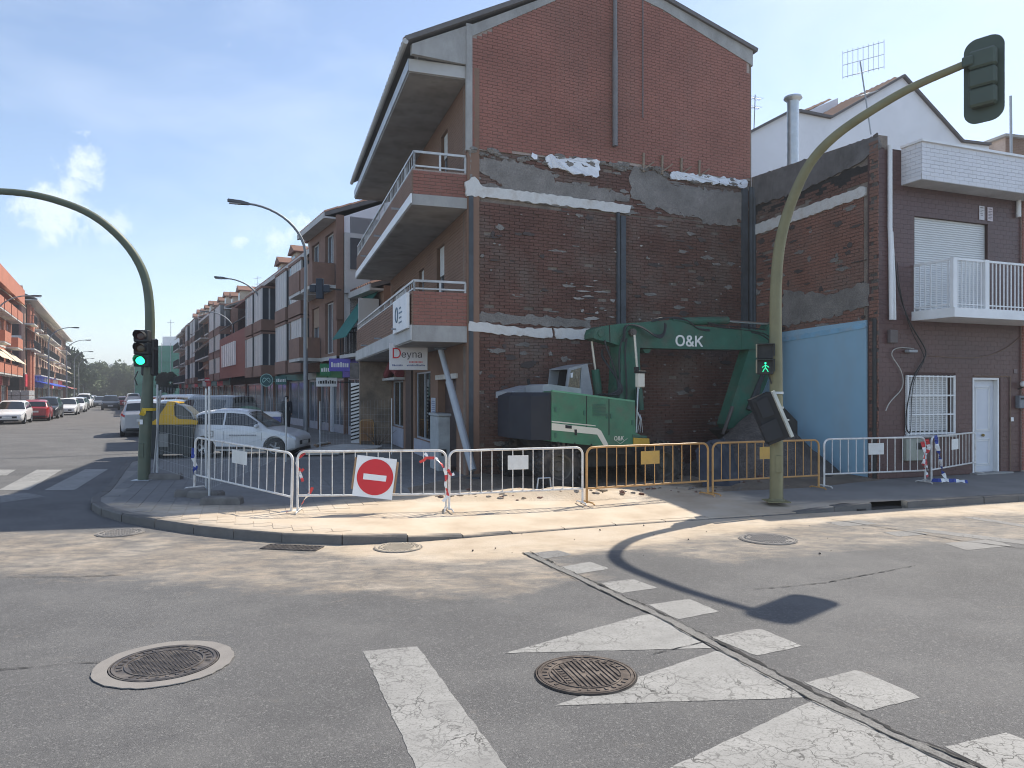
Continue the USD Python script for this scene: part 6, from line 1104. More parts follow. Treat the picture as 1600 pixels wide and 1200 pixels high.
# ================================================================ containers, person, boards
dkg = mat('container_dark', (.035, .04, .04), .55, var=.2, grime=.3); ylw = mat('container_yellow', (.62, .36, .015), .42, var=.08, grime=.15, gcol=(.35, .22, .05))
rc = thing('recycling_container', 'tall dark recycling container with a rounded yellow lid by the kerb', 'container', (-10.6, 22.7, 0)); RM = TR(-10.55, 22.9, 0, rz=12)
put('body', MB().hull([(x, y, z) for z, s in ((.12, .92), (1.02, 1.0)) for x in (-.72 * s, .72 * s) for y in (-.62 * s, .62 * s)]), dkg, rc, RM)
prof = [(-.74, 1.03), (.74, 1.03), (.80, 1.10), (.66, 1.34), (.42, 1.56), (.12, 1.66), (-.35, 1.67), (-.72, 1.60), (-.80, 1.2)]
put('lid', MB().prism(prof, -.52, .64, 'y'), mat('lid_dark', (.06, .065, .06), .4, var=.1), rc, RM)
yo = Polygon([(-.82, 1.02), (.80, 1.02), (.82, 1.12), (.64, 1.16), (.28, 1.18), (.16, 1.28), (.14, 1.56), (.18, 1.70), (-.02, 1.71), (-.06, 1.60), (-.30, 1.22), (-.42, 1.12), (-.82, 1.10)]).buffer(.012).buffer(-.0); put('yellow_band', MB().prism(yo, -.56, -.521, 'y').prism(Polygon([(-.04, 1.69), (.19, 1.66), (.19, 1.695), (-.04, 1.72)]), -.52, .66, 'y'), ylw, rc, RM)
put('lid_front', MB().prism(Polygon([(.22, 1.2), (.70, 1.15), (.62, 1.32), (.4, 1.53), (.24, 1.6)]), -.545, -.523, 'y'), mat('lid_smoke', (.10, .105, .10), .12), rc, RM); put('chrome_edge', MB().tube([(.72 , -.54, 1.2), (.66, -.54, 1.36), (.42, -.54, 1.58), (.2, -.54, 1.68)], .022, 6), steel, rc, RM)
for sx_ in (-.5, .5): put('lifting_foot', MB().box(sx_ - .1, sx_ + .1, -.5, .5, 0, .12), dkg, rc, RM)
put('front_slot', MB().box(-.25, .0, -.632, -.60, .35, .75), mat('slot_grey', (.2, .2, .19), .6), rc, RM)
gc = thing('bottle_bank', 'low green domed container behind the white hatchback', 'container', (D(390, 640, 30)[0], 30, 0)); x0 = D(388, 640, 30)[0]; v, f = ico((x0, 30, .85), .75, 3, (1.0, .8, .8)); v[:, 2] = np.maximum(v[:, 2], .12); put('shell', (v, f), mat('bottle_green', (.03, .12, .055), .45, var=.1), gc, smooth=True); put('rim', MB().lathe([(.80, .6), (.82, .64), (.80, .68)], 24, (x0, 30, 0)), dkg, gc)
pc = thing('paper_container', 'white topped paper container with a blue band behind the hatchback', 'container', (D(411, 650, 27.5)[0], 27.5, 0)); PM2 = TR(D(411, 650, 27.5)[0], 27.5, 0, rz=14)
put('body', MB().hull([(x, y, z) for z, s in ((.1, .9), (.95, 1)) for x in (-.66 * s, .66 * s) for y in (-.5 * s, .5 * s)]), mat('container_cream', (.55, .55, .50), .5, grime=.2), pc, PM2); put('blue_band', MB().box(-.668, .668, -.508, .508, .88, 1.10), blue_p, pc, PM2); put('lid', MB().hull([(x, y, z) for z, s in ((1.101, 1.02), (1.2, 1.0), (1.27, .8)) for x in (-.66 * s, .66 * s) for y in (-.5 * s, .5 * s)]), white_m, pc, PM2); put('slot', MB().box(-.2, .3, -.52, -.509, .55, .75), blue_p, pc, PM2)
# passer-by in dark clothes
def person(loc, yaw, label, h=1.72):
    o = thing('person', label, 'person', loc, yaw); M0 = np.linalg.inv(BASE[str(o.GetPath())]); k = h / 1.75
    J = dict(head=(0, 0, 1.63, .095), chin=(.03, 0, 1.54, .065), neck=(0, 0, 1.47, .055), chest=(0, 0, 1.30, .145), waist=(0, 0, 1.06, .125), hip=(0, 0, .93, .135))
    for s, y in (('l', 1), ('r', -1)):
        J.update({f'sh{s}': (0, .18 * y, 1.40, .07), f'el{s}': (-.03 + .05 * y, .23 * y, 1.13, .05), f'wr{s}': (.06 + .05 * y, .22 * y, .90, .036), f'ha{s}': (.08 + .05 * y, .21 * y, .82, .04), f'hi{s}': (0, .09 * y, .90, .105), f'kn{s}': (.06 - .10 * y * -1, .10 * y, .50, .068), f'an{s}': (-.02 + .16 * y, .10 * y, .09, .045), f'to{s}': (.13 + .16 * y, .11 * y, .045, .04)})
    def limb(*n): return [m3.Manifold.hull_points(np.vstack([np.array(trimesh.creation.icosphere(1, J[q][3] * k).vertices) + np.array(J[q][:3]) * k for q in pr]).astype(np.float32)) if hasattr(m3.Manifold, 'hull_points') else m3.Manifold.batch_hull([m3.Manifold.sphere(J[q][3] * k, 12).translate(tuple(np.array(J[q][:3]) * k)) for q in pr]) for pr in zip(n[:-1], n[1:])]
    def solid(ch, nm, mt, par=o):
        a = m3.Manifold()
        for c in ch: a = a + c
        mm = a.refine_to_length(.06 * k).to_mesh(); t = trimesh.Trimesh(np.array(mm.vert_properties[:, :3], float), np.array(mm.tri_verts)); trimesh.smoothing.filter_taubin(t, iterations=6); return put(nm, (np.array(t.vertices), np.array(t.faces)), mt, par, M0, smooth=True)
    skin = mat('skin', (.42, .26, .19), .6, var=.05); cl = mat('clothes_dark', (.012, .014, .022), .8, var=.2)
    allc = limb('head', 'chin', 'neck', 'chest', 'waist', 'hip')
    for s in 'lr': allc += limb('chest', f'sh{s}', f'el{s}', f'wr{s}', f'ha{s}') + limb('hip', f'hi{s}', f'kn{s}', f'an{s}', f'to{s}')
    b = solid(allc, 'body', skin)
    for q in J: J[q] = (*J[q][:3], J[q][3] + .012)
    t_ = limb('neck', 'chest', 'waist', 'hip'); [t_.extend(limb('chest', f'sh{s}', f'el{s}', f'wr{s}')) for s in 'lr']; t_ = t_[1:]; solid(t_, 'jacket', cl, b)
    l_ = []; [l_.extend(limb('hip', f'hi{s}', f'kn{s}', f'an{s}')) for s in 'lr']; solid(l_, 'trousers', mat('trousers_dark', (.016, .017, .02), .85), b)
    for s in 'lr': solid(limb(f'an{s}', f'to{s}'), 'shoe', trim, b)
    v, f = ico(np.array((-.02, 0, 1.655)) * k, .105 * k, 2, (1, .92, .9)); put('hair', (v[:], f), mat('hair_dark', (.02, .014, .01), .7), b, M0, smooth=True)
    for y in (-1, 1): v, f = ico(np.array((.088, .035 * y, 1.63)) * k, .012 * k, 1); put('eye', (v, f), trim, b, M0)
    v, f = ico(np.array((.10, 0, 1.60)) * k, .018 * k, 1, (1, .7, 1.3)); put('nose', (v, f), skin, b, M0)
    return o
person((D(448, 640, 36)[0], 36, .12), 100, 'person in dark clothes walking along the pavement by the tall lamp')
bs = thing('board_stack', 'pale boards lying on the pavement before the shop front', 'boards', G(520, 704, .12)); bp_ = [G(476, 708, .12), G(536, 698, .12), G(597, 701, .12), G(590, 705, .12), G(530, 711, .12), G(478, 712, .12)]
put('board', MB().prism([tuple(q[:2]) for q in bp_], .14, .22), mat('board_pale', (.52, .50, .46), .7, var=.1, grime=.3), bs)
put('board', MB().hull([tuple(G(u, v, .12) + (0, 0, h)) for u, v in ((490, 702), (512, 697), (517, 699), (495, 705)) for h in (.12, .16)]), MATS['plywood'], bs); put('board', MB().hull([tuple(G(u, v, .12) + (0, 0, h)) for u, v in ((494, 703), (512, 700), (513, 701), (496, 704)) for h in (.18, .22)]), MATS['board_pale'], bs)
ob = thing('site_screen', 'weathered orange site panel standing before the shop corner', 'screen', D(573, 690, 26)); q0 = D(563, 690, 26.5); OM = TR(q0[0], q0[1], .12, rz=15)
put('frame', MB().tube([(0, 0, 0), (0, 0, .82), (.06, 0, .88), (.40, 0, .88), (.46, 0, .82), (.46, 0, 0)], .02, 8), rust_orange, ob, OM); put('panel', MB().box(.03, .43, -.005, .005, .12, .84), mat('panel_orange', (.28, .14, .055), .7, var=.2, grime=.4), ob, OM)
bt = thing('broken_tree_pit', 'dry twiggy shrub by the tan stone wall', 'shrub', D(592, 690, 25)); m = MB(); r = RNG(3)
for k in range(26): a, e = r.uniform(0, 6.28), r.uniform(.5, 1.3); p = D(590, 694, 25.4); p[2] = .12; qv = p + np.array([math.cos(a) * math.cos(e), math.sin(a) * math.cos(e), math.sin(e)]) * r.uniform(.4, 1.0); m.tube([p, (p + qv) / 2 + r.uniform(-.06, .06, 3), qv], [.012, .008, .003], 4)
put('twigs', m, mat('twig', (.10, .075, .055), .9), bt, kind='stuff')

# ================================================================ covers and grates in the road
iron = mat('cast_iron', (.085, .075, .07), .55, .35, var=.25, scale=8, grime=.6, gcol=(.26, .22, .18), gscale=9); iron_r = mat('cast_iron_rusty', (.085, .068, .058), .6, .3, var=.35, scale=8, grime=.6, gcol=(.24, .20, .165), gscale=8); ringm = mat('cover_ring', (.215, .20, .185), .9, var=.15, scale=5, fine=.2, grime=.4, gcol=(.2, .18, .16), gscale=5)
def cover(label, u, v, R, m, ring=0.0, kind='bars', rot=0.0, low=False):
    c = G(u, v); o = thing('manhole_cover', label, 'manhole cover', (c[0], c[1], .004)); M0 = TR(c[0], c[1], .005, rz=rot)
    if ring: 
        r_ = RNG(int(u)); a = np.linspace(0, 2 * np.pi, 60, endpoint=False); rr_ = R * (1.0 + ring) * (1 + r_.uniform(-.015, .015, 60)); q = Polygon(np.c_[rr_ * np.cos(a), rr_ * np.sin(a)]).difference(Point(0, 0).buffer(R * 1.02)); put('concrete_ring', MB().prism(q, 0, .006), ringm, o, M0)
    put('gap', MB().lathe([(R * .94, .0005), (R * 1.03, .0005)], 48), dark_m, o, M0); put('frame', MB().lathe([(R * .975, 0), (R * .975, .010), (R * 1.0, .010), (R * 1.0, 0)], 64), m, o, M0); put('plate', MB().lathe([(0, .004), (R * .96, .004), (R * .965, 0)], 64), m, o, M0); k = MB()
    k.lathe([(R * .70, .004), (R * .70, .011), (R * .73, .011), (R * .73, .004)], 56).lathe([(R * .90, .004), (R * .90, .011), (R * .955, .011), (R * .955, .004)], 56)
    if kind == 'bars':
        for q in range(13):
            x = -R * .60 + q * R * .1; h = math.sqrt(max(0, (R * .68) ** 2 - x * x)); 
            if q in (1, 2): continue
            if q in (6, 9): k.box(x - .008, x + .008, -h, -h * .12, .004, .012).box(x - .008, x + .008, h * .12, h, .004, .012)
            else: k.box(x - .008, x + .008, -h, h, .004, .012)
        k.box(-R * .52 + -.01, -R * .52 + .0, -R * .42, R * .42, .004, .012).box(-R * .36, -R * .36 + .01, -R * .55, R * .55, .004, .012)
        for q in range(7): z = -R * .36 + q * R * .12; k.box(-R * .49, -R * .40, z, z + .018, .004, .010)
    else:
        for i in range(-9, 10):
            for j in range(-9, 10):
                x, y = (i + .5 * (j % 2)) * R * .075, j * R * .07
                if x * x + y * y < (R * .66) ** 2: k.box(x - R * .026, x + R * .026, y - R * .018, y + R * .018, .004, .010)
    for q in range(30):
        if q % 10 in (8, 9): continue
        a = q * 2 * np.pi / 30; k.bar((R * .77 * math.cos(a), R * .77 * math.sin(a), .0075), (R * .86 * math.cos(a), R * .86 * math.sin(a), .0075), .018, .007)
    put('raised_pattern', k, m, o, M0, kind='stuff'); return o
c = G(915, 1055); Rm = 78 / F * c[1]; cover('round rusty manhole cover touching the white triangle', 915, 1055, Rm, iron_r, 0, 'bars', rot=17)
c = G(258, 1036); cover('round manhole cover in a pale concrete ring at lower left', 258, 1037, 78 / F * c[1], iron, .29, 'chequer', rot=10)
cover('faint dusty manhole cover out in the right lane', 1200, 843, 42 / F * G(1200, 843)[1], ringm, .05, 'chequer'); cover('sand covered manhole by the dropped kerb', 622, 856, 36 / F * G(622, 856)[1], mat('sandy_iron', (.42, .36, .28), .9, var=.2), .05, 'chequer'); cover('dusty manhole cover beside the left kerb', 188, 833, 33 / F * G(188, 833)[1], ringm, .05, 'chequer')
gd = thing('drain_grate', 'slotted iron drain grate at the foot of the left kerb', 'drain', G(458, 856)); c = G(456, 857); GM = TR(c[0], c[1] + .02, .004, rz=-10); put('frame', MB().box(-.38, .38, -.13, -.115, 0, .012).box(-.38, .38, .115, .13, 0, .012).box(-.38, -.365, -.115, .115, 0, .012).box(.365, .38, -.115, .115, 0, .012), iron, gd, GM); put('pit', MB().box(-.365, .365, -.115, .115, 0, .002), dark_m, gd, GM)
for k in range(13): x = -.34 + k * .056; put('bar', MB().bar((x - .03, -.112, .006), (x + .03, .112, .006), .018, .010), iron, gd, GM)
r = RNG(15); pb_ = MB()
for k in range(34): u, v = r.uniform(500, 1400), r.uniform(795, 870); s = r.uniform(.004, .013); c = G(u, v); vv, ff3 = ico((c[0], c[1], .01 + s * .4 + (.1 if v < 812 and u < 700 else 0)), s, 1); vv += r.uniform(-s * .3, s * .3, vv.shape); pb_.add(vv, ff3)
single('pebbles', pb_, rubble_m, 'small dark pebbles scattered over the sandy road edge', 'pebbles', kind='stuff')
# ================================================================ houses along the street
brick_mid = mat('brick_mid', (.20, .12, .09), .88, var=.14, scale=1.2, fine=.12, fscale=25, grime=.2); brick_or = mat('brick_orange', (.40, .155, .095), .85, var=.1, scale=.8, fine=.1, fscale=20); brick_lt = mat('brick_light', (.33, .20, .145), .88, var=.12, scale=.8, fine=.1, fscale=20); brick_dk = mat('brick_dark', (.15, .07, .06), .88, var=.14, scale=.8, fine=.1, fscale=20)
red_clad = mat('red_cladding', (.19, .065, .048), .7, var=.08, scale=.5); cream_w = mat('cream_wall', (.42, .37, .29), .85, var=.08); bay_w = mat('bay_white', (.44, .44, .43), .5, var=.05); awn_c = mat('awning_cream', (.60, .52, .38), .8, var=.1); awn_g = mat('awning_green', (.015, .13, .115), .8, var=.12); awn_b = mat('awning_brown', (.26, .19, .14), .8, var=.12); iron_b = mat('balcony_iron', (.03, .03, .032), .6); teal = mat('fascia_teal', (.06, .17, .16), .5, var=.1); fas_b = mat('fascia_blue', (.035, .07, .42), .5); fas_p = mat('fascia_violet', (.12, .10, .45), .5); fas_gn = mat('fascia_green', (.02, .17, .07), .5); fas_r = mat('fascia_red', (.50, .03, .05), .5); glass_f = mat('far_glass', (.045, .055, .065), .12, spec=.7, var=.4, scale=.5)
SF = Fr((-4.81, 28, 0), 118.3, flip=True); LF = Fr((-56.3, 85, 0), 118.3)
def block(fr, name, label, t0, t1, h, wm, sm=None, floors=3, zg=3.6, depth=9.0, out=0.0, bay=2.6, cat='house', roofm=tilered, eave=.5, rise=2.2, style='win', shop=None, gable=True, side_m=None, seed=1, awn=None, dorm=0, tiles_=True, win=(1.1, 1.35)):
    """A house of the row: walls with real openings, windows, balconies, shop front, pitched tiled roof."""
    o = thing(name, label, cat, fr.w(t0, 0, 0)); r = RNG(seed); fh = (h - zg) / floors; n = max(1, int((t1 - t0) / bay)); bw = (t1 - t0) / n; y0 = -out
    w = sbox(t0, zg, t1, h); ops = []
    for f in range(floors):
        for k in range(n):
            c = t0 + (k + .5) * bw; a = zg + f * fh + (.85 if style == 'win' else .15); b = zg + f * fh + min(fh - .35, 2.35); ww = win[0] * (1.25 if style != 'win' else 1)
            ops.append((f, k, c - ww / 2, c + ww / 2, a, b)); w = w.difference(sbox(c - ww / 2, a, c + ww / 2, b))
    put('front_wall', MB().prism(w, y0, y0 + .3, 'y'), wm, o, fr.M)
    put('house_body', MB().box(t0, t1, y0 + .55, depth, zg, h - .02).box(t0, t1, .5, depth, .1, zg), dark_m, o, fr.M)
    for s, t in ((0, t0), (1, t1)): put('side_wall', MB().prism(Polygon([(y0 + .301, zg), (depth, zg), (depth, h - .05)] + ([((depth + y0) / 2, h + rise - .1)] if gable else []) + [(y0 + .301, h - .05)]), t - (.0 if s == 0 else .2), t + (.2 if s == 0 else 0), 'x').box(t - (.0 if s == 0 else .2), t + (.2 if s == 0 else 0), .0, depth, .1, zg - .002), side_m or wm, o, fr.M)
    for f, k, a, b, c, d in ops:
        fm = put('window', MB().box(a, b, y0 + .12, y0 + .17, c, c + .06).box(a, b, y0 + .12, y0 + .17, d - .06, d).box(a, a + .06, y0 + .12, y0 + .17, c + .06, d - .06).box(b - .06, b, y0 + .12, y0 + .17, c + .06, d - .06).box((a + b) / 2 - .03, (a + b) / 2 + .03, y0 + .122, y0 + .168, c + .06, d - .06), bay_w, o, fr.M); put('pane', MB().box(a + .06, b - .06, y0 + .14, y0 + .15, c + .06, d - .06), glass_f, fm, fr.M)
        if r.rand() < .55: put('roller_blind', MB().box(a + .04, b - .04, y0 + .09, y0 + .118, d - (d - c) * r.choice([.25, .4, .6, .95]), d), shutter_m if r.rand() < .6 else awn_b, fm, fr.M)
    for f in range(floors):
        z = zg + f * fh
        put('string_course', MB().box(t0, t1, y0 - .04, y0 - .001, z - .14, z + .02), concrete_l if style != 'win' else wm, o, fr.M)
        if style in ('balc', 'brickbalc'):
            for k in range(n):
                if r.rand() < .15: continue
                c = t0 + (k + .5) * bw; B = put('balcony', MB().box(c - bw * .44, c + bw * .44, y0 - .95, y0 - .041, z - .12, z + .02), concrete_l, o, fr.M)
                if style == 'balc':
                    m = MB(); railing(m, [(c - bw * .43, y0 - .05), (c - bw * .43, y0 - .92), (c + bw * .43, y0 - .92), (c + bw * .43, y0 - .05)], .95, z + .02, gap=.22, r=.014, top=.025); put('railing', m, iron_b, B, fr.M)
                else: put('parapet', MB().box(c - bw * .44, c + bw * .44, y0 - .97, y0 - .85, z + .021, z + .92).box(c - bw * .44, c - bw * .44 + .1, y0 - .849, y0 - .05, z + .021, z + .92), wm, B, fr.M)
                if awn and r.rand() < awn[1]: 
                    a0, dr = z + fh - .35, r.uniform(.7, 1.2); put('awning', MB().hull([(x, y, zz) for x in (c - bw * .42, c + bw * .42) for y, zz in ((y0 - .05, a0), (y0 - .05, a0 - .04), (y0 - 1.25, a0 - dr), (y0 - 1.25, a0 - dr - .04))]), awn[0], B, fr.M)
        if style == 'bays':
            for k in range(n):
                if k % 3 == 2: continue
                c = t0 + (k + .5) * bw; q = put('glazed_bay', MB().box(c - bw * .40, c + bw * .40, y0 - .95, y0 - .041, z - .32, z + .35), wm, o, fr.M); put('bay_head', MB().box(c - bw * .40, c + bw * .40, y0 - .95, y0 - .041, z + 2.25, z + 2.38), wm, q, fr.M); m = MB()
                for j in range(6): x = c - bw * .38 + j * bw * .76 / 5; m.box(x - .04, x + .04, y0 - .92, y0 - .85, z + .351, z + 2.249)
                for sx_ in (-1, 1): m.box(c + sx_ * bw * .38 - .03, c + sx_ * bw * .38 + .03, y0 - .5, y0 - .42, z + .351, z + 2.249)
                put('bay_frame', m, bay_w, q, fr.M); put('bay_pane', MB().box(c - bw * .38, c + bw * .38, y0 - .89, y0 - .88, z + .351, z + 2.249).box(c - bw * .38 - .005, c - bw * .38 + .005, y0 - .87, y0 - .05, z + .351, z + 2.249), glass_f, q, fr.M); put('net_curtain', MB().box(c - bw * .37, c + bw * (.34 if k % 2 else .22), y0 - .905, y0 - .893, z + .351, z + 2.249), bay_w, q, fr.M)
    # roof
    yr = (depth + y0) / 2
    if rise > 0:
        put('roof', MB().prism(Polygon([(y0 - eave, h - .12), (y0 - eave, h + .04), (yr, h + rise + .08), (depth + .3, h + .04), (depth + .3, h - .12), (yr, h + rise - .08)]), t0, t1, 'x'), MATS['roof_edge'], o, fr.M)
        if tiles_:
            tl_ = MB(); L = math.hypot(yr - y0 + eave, rise); 
            for k in range(int((t1 - t0) / .3)):
                for q in range(int(L / .6)):
                    f0, f1 = q * .6 / L, min(1, (q * .6 + .64) / L); A = [(t0 + k * .3 + dx, y0 - eave + (yr - y0 + eave) * f0, h + .05 + rise * f0 + dz) for dx, dz in ((0, 0), (.15, .09), (.28, 0))]; B = [(t0 + k * .3 + dx, y0 - eave + (yr - y0 + eave) * f1, h + .05 + rise * f1 + dz + .02) for dx, dz in ((0, 0), (.15, .09), (.28, 0))]; tl_.add(A + B, [(0, 1, 4), (0, 4, 3), (1, 2, 5), (1, 5, 4), (0, 2, 1)])
            put('roof_tiles', tl_, roofm, o, fr.M, kind='stuff')
        put('fascia', MB().box(t0, t1, y0 - eave - .06, y0 - eave, h - .22, h + .02), concrete_l, o, fr.M); put('soffit', MB().box(t0, t1, y0 - eave, y0 - .001, h - .2, h - .121), concrete_l, o, fr.M)
    for k in range(dorm):
        c = t0 + (k + .5) * (t1 - t0) / dorm; yb = y0 + 1.0; dm = put('dormer', MB().box(c - .7, c + .7, yb, yb + 2.2, h + .3, h + 1.75), cream_w, o, fr.M); put('dormer_roof', MB().prism(Polygon([(c - .9, h + 1.70), (c + .9, h + 1.70), (c + .9, h + 1.76), (c, h + 2.25), (c - .9, h + 1.76)]), yb - .2, yb + 2.3, 'y'), roofm, dm, fr.M); put('dormer_window', MB().box(c - .4, c + .4, yb - .02, yb - .003, h + .75, h + 1.55), glass_f, dm, fr.M)
    # shop fronts
    if shop:
        sx_ = t0
        for (wd, fm_, gm_) in shop:
            a, b = sx_ + .15, min(sx_ + wd - .15, t1); sx_ += wd
            if a >= b: break
            put('shop_pier', MB().box(a - .15, a, -.02, .48, .1, zg - .001), sm or wm, o, fr.M); s_ = put('shop_front', MB().box(a, b, .10, .16, .12, .5).box(a, b, .10, .16, 2.55, 2.65).box(a, a + .07, .10, .16, .5, 2.55).box(b - .07, b, .10, .16, .5, 2.55).box((a + b) / 2 - .04, (a + b) / 2 + .04, .10, .16, .5, 2.55), alu, o, fr.M); put('shop_pane', MB().box(a + .07, b - .07, .125, .135, .5, 2.55), gm_, s_, fr.M); put('shop_fascia', MB().box(a - .1, b + .1, -.12, .10, 2.66, zg - .1), fm_, o, fr.M)
    return o
n2 = block(SF, 'narrow_house', 'narrow low house with a green awning and barred balcony beside the corner house', .2, 3.2, 6.1, brick_tan, floors=1, zg=3.5, style='balc', rise=1.0, bay=3.0, seed=2, shop=[(3.0, concrete_l, glass_f)], depth=6, tiles_=True, dorm=0)
put('green_awning', MB().hull([SF.w(x, y, z) for x in (.6, 2.6) for y, z in ((-.1, 5.95), (-.1, 5.9), (-1.35, 4.15), (-1.35, 4.1))]), awn_g, n2); put('balcony_screen', MB().hull([SF.w(x, y, z) for x in (.5, .55) for y in (-.9, -.1) for z in (3.6, 5.6)]), bay_w, n2)
white_h = block(SF, 'white_gabled_house', 'house with a tall white gable and a glazed bay behind the corner house', 3.25, 8.2, 9.35, brick_mid, floors=2, zg=3.5, out=1.0, style='brickbalc', rise=2.1, bay=2.4, seed=4, shop=[(2.4, fas_p, glass_f), (2.5, fas_gn, glass_f)], side_m=white_wall, depth=9)
put('bay_pier', MB().box(3.15, 3.24, -1.05, -.75, 5.0, 9.3), brick_mid, white_h, SF.M); put('sun_room', MB().box(3.05, 3.2, -.72, .35, 6.1, 8.6), bay_w, white_h, SF.M); put('sun_room_pane', MB().box(3.02, 3.048, -.5, .15, 7.1, 8.4), glass_f, white_h, SF.M)
bay_h = block(SF, 'bay_window_house', 'long brown brick house with white glazed bays and small roof dormers', 8.3, 26.2, 8.85, brick_mid, floors=2, zg=3.3, out=.35, style='bays', rise=2.0, bay=3.0, dorm=4, seed=5, shop=[(2.2, fas_gn, glass_f), (2.6, concrete_l, glass_f), (5.2, teal, glass_f), (4.2, teal, glass_f), (3.6, mat('fascia_dark', (.05, .05, .055), .5), glass_f)], depth=9)
rdh = block(SF, 'red_clad_block', 'low red clad block with white vertical fins', 26.4, 42.2, 6.6, red_clad, floors=1, zg=3.3, out=1.0, style='win', rise=0, bay=20, seed=6, sm=brick_dk, shop=[(7.8, dark_m, glass_f), (8.0, dark_m, glass_f)], depth=5, win=(.02, .1)); 
for k in range(7): t = 32.2 + k * 1.15; put('white_fin', MB().box(t, t + .45, -1.16, -1.0, 4.1, 5.9), white_m, rdh, SF.M)
put('roof_rail', MB().box(26.4, 42.2, -.98, -.90, 7.35, 7.42).box(26.4, 26.5, -.98, -.9, 6.6, 7.35).box(34, 34.1, -.98, -.9, 6.6, 7.35), iron_b, rdh, SF.M); put('set_back_storey', MB().box(26.6, 42, 1.6, 5, 6.6, 9.6), cream_w, rdh, SF.M); put('pergola', MB().box(26.8, 36, -.6, 1.6, 8.8, 8.95), brick_dk, rdh, SF.M)
blocks = [('brick_bay_house', 'tall brick house with grey bays beyond the red block', 42.4, 52, 9.6, brick_mid, 'bays', None, 3, 9, 2), ('awning_flats', 'flats with cream awnings over their balconies on the right', 52.2, 66, 10.2, brick_lt, 'balc', (awn_b, .8), 3, 10, 3), ('white_bay_flats', 'flats with white bay windows farther along the right side', 66.2, 80, 10.8, brick_mid, 'bays', None, 3, 11, 3), ('far_brown_flats', 'brown flats far along the right side', 80.2, 92, 11.2, brick_lt, 'balc', (awn_b, .5), 3, 12, 2), ('last_right_house', 'last brick house before the netted building', 92.2, 103, 11.0, brick_mid, 'balc', (awn_c, .4), 3, 13, 0)]
for nm, lb, a, b, h, wm, stl, aw, fl_, sd, dm in blocks: block(SF, nm, lb, a, b, h, wm, floors=fl_, zg=3.4, style=stl, awn=aw, rise=2.0, bay=3.4, seed=sd, dorm=dm, shop=[(5, teal, glass_f), (4.5, fas_r, glass_f), (5.5, concrete_l, glass_f), (6, fas_b, glass_f), (5, concrete_l, glass_f)], tiles_=a < 70, depth=9)
# signs on the right side of the street
cr = thing('pharmacy_cross', 'unlit dark pharmacy cross projecting over the pavement', 'sign', SF.w(12, -1.4, 6)); c = D(500, 451, 29.2); m = MB().cbox(c[0] - .14, c[0] + .14, c[1] - .10, c[1] + .10, c[2] - .40, c[2] + .40, .02).cbox(c[0] - .40, c[0] - .141, c[1] - .095, c[1] + .095, c[2] - .14, c[2] + .14, .02).cbox(c[0] + .141, c[0] + .40, c[1] - .095, c[1] + .095, c[2] - .14, c[2] + .14, .02); put('cross', m, mat('cross_dark', (.012, .022, .04), .4), cr); put('bracket', MB().bar(c + (.4, 0, 0), c + (.75, .35, 0), .06), iron_b, cr)
rs = thing('round_shop_sign', 'round teal shop sign with pale looping lines on a bracket', 'sign', D(417, 594, 43)); c = D(417, 594, 43); put('disc', MB().lathe([(0, -.06), (.36, -.06), (.36, .06), (0, .06)], 32, c, axis='y'), mat('sign_teal', (.01, .075, .08), .4), rs); a = np.linspace(0, 2 * np.pi, 40); put('rim', MB().tube(np.c_[c[0] + .36 * np.cos(a), np.full(40, c[1] - .06), c[2] + .36 * np.sin(a)], .022, 6), mat('sign_mint', (.35, .55, .50), .5), rs); put('loop', MB().tube(np.c_[c[0] + .22 * np.sin(a), np.full(40, c[1] - .075), c[2] + .15 * np.sin(2 * a + .4) * .8], .02, 6), MATS['sign_mint'], rs); put('bracket', MB().bar(c + (.3, 0, 0), c + (1.4, .5, 0), .05), iron_b, rs)
def board(name, label, u0, v0, u1, v1, d, m, rz=12, txt=None, tm_=None):
    a, b = D(u0, v1, d), D(u1, v0, d); w_, h_ = b[0] - a[0], b[2] - a[2]; o = thing(name, label, 'sign', a); M0 = TR(*a, rz=rz); put('panel', MB().cbox(0, w_, 0, .12, 0, h_, .01), m, o, M0); k = MB(); r = RNG(int(u0)); x = w_ * .1
    while x < w_ * .88: q = r.uniform(.04, .09); k.box(x, x + q, -.004, -.0005, h_ * .32, h_ * r.uniform(.6, .72)); x += q + .03
    put('lettering', k, tm_ or white_m, o, M0, kind='stuff'); put('bracket', MB().bar((w_, .06, h_ / 2), (w_ + .8, .3, h_ / 2), .05), iron_b, o, M0)
board('violet_sign', 'violet and blue shop sign under the narrow house balcony', 514, 560, 547, 580, 29.2, fas_p); board('green_sign', 'small green shop sign left of the violet one', 500, 568, 516, 587, 31, fas_gn); board('white_sign', 'white shop sign hanging below the green one', 494, 590, 526, 604, 31.5, white_m, tm_=dark_m); board('teal_flag_sign', 'small teal flag sign beside the round sign', 430, 588, 447, 601, 42, teal); board('red_flag_sign', 'small red sign far along the right pavement', 320, 590, 329, 597, 72, fas_r)
bc = thing('striped_column', 'narrow column with black and white slanting stripes beside the shop door', 'column', G(555, 690, .12)); c = G(555, 692, .12); put('core', MB().box(c[0] - .16, c[0] + .16, c[1], c[1] + .2, .12, 2.35), white_m, bc); zz = .2
while zz < 2.25: put('stripe', MB().hull([(c[0] + x, c[1] - .012 + y, zz + dz) for x, dz in ((-.16, 0), (-.16, .055), (.16, .09), (.16, .145)) for y in (0, .010)]), dark_m, bc); zz += .13
put('shop_photo', MB().box(c[0] - .2, c[0] + .35, c[1] + .0, c[1] + .05, 2.5, 3.1), mat('photo_grey', (.10, .09, .09), .4, var=.5, scale=6), bc)

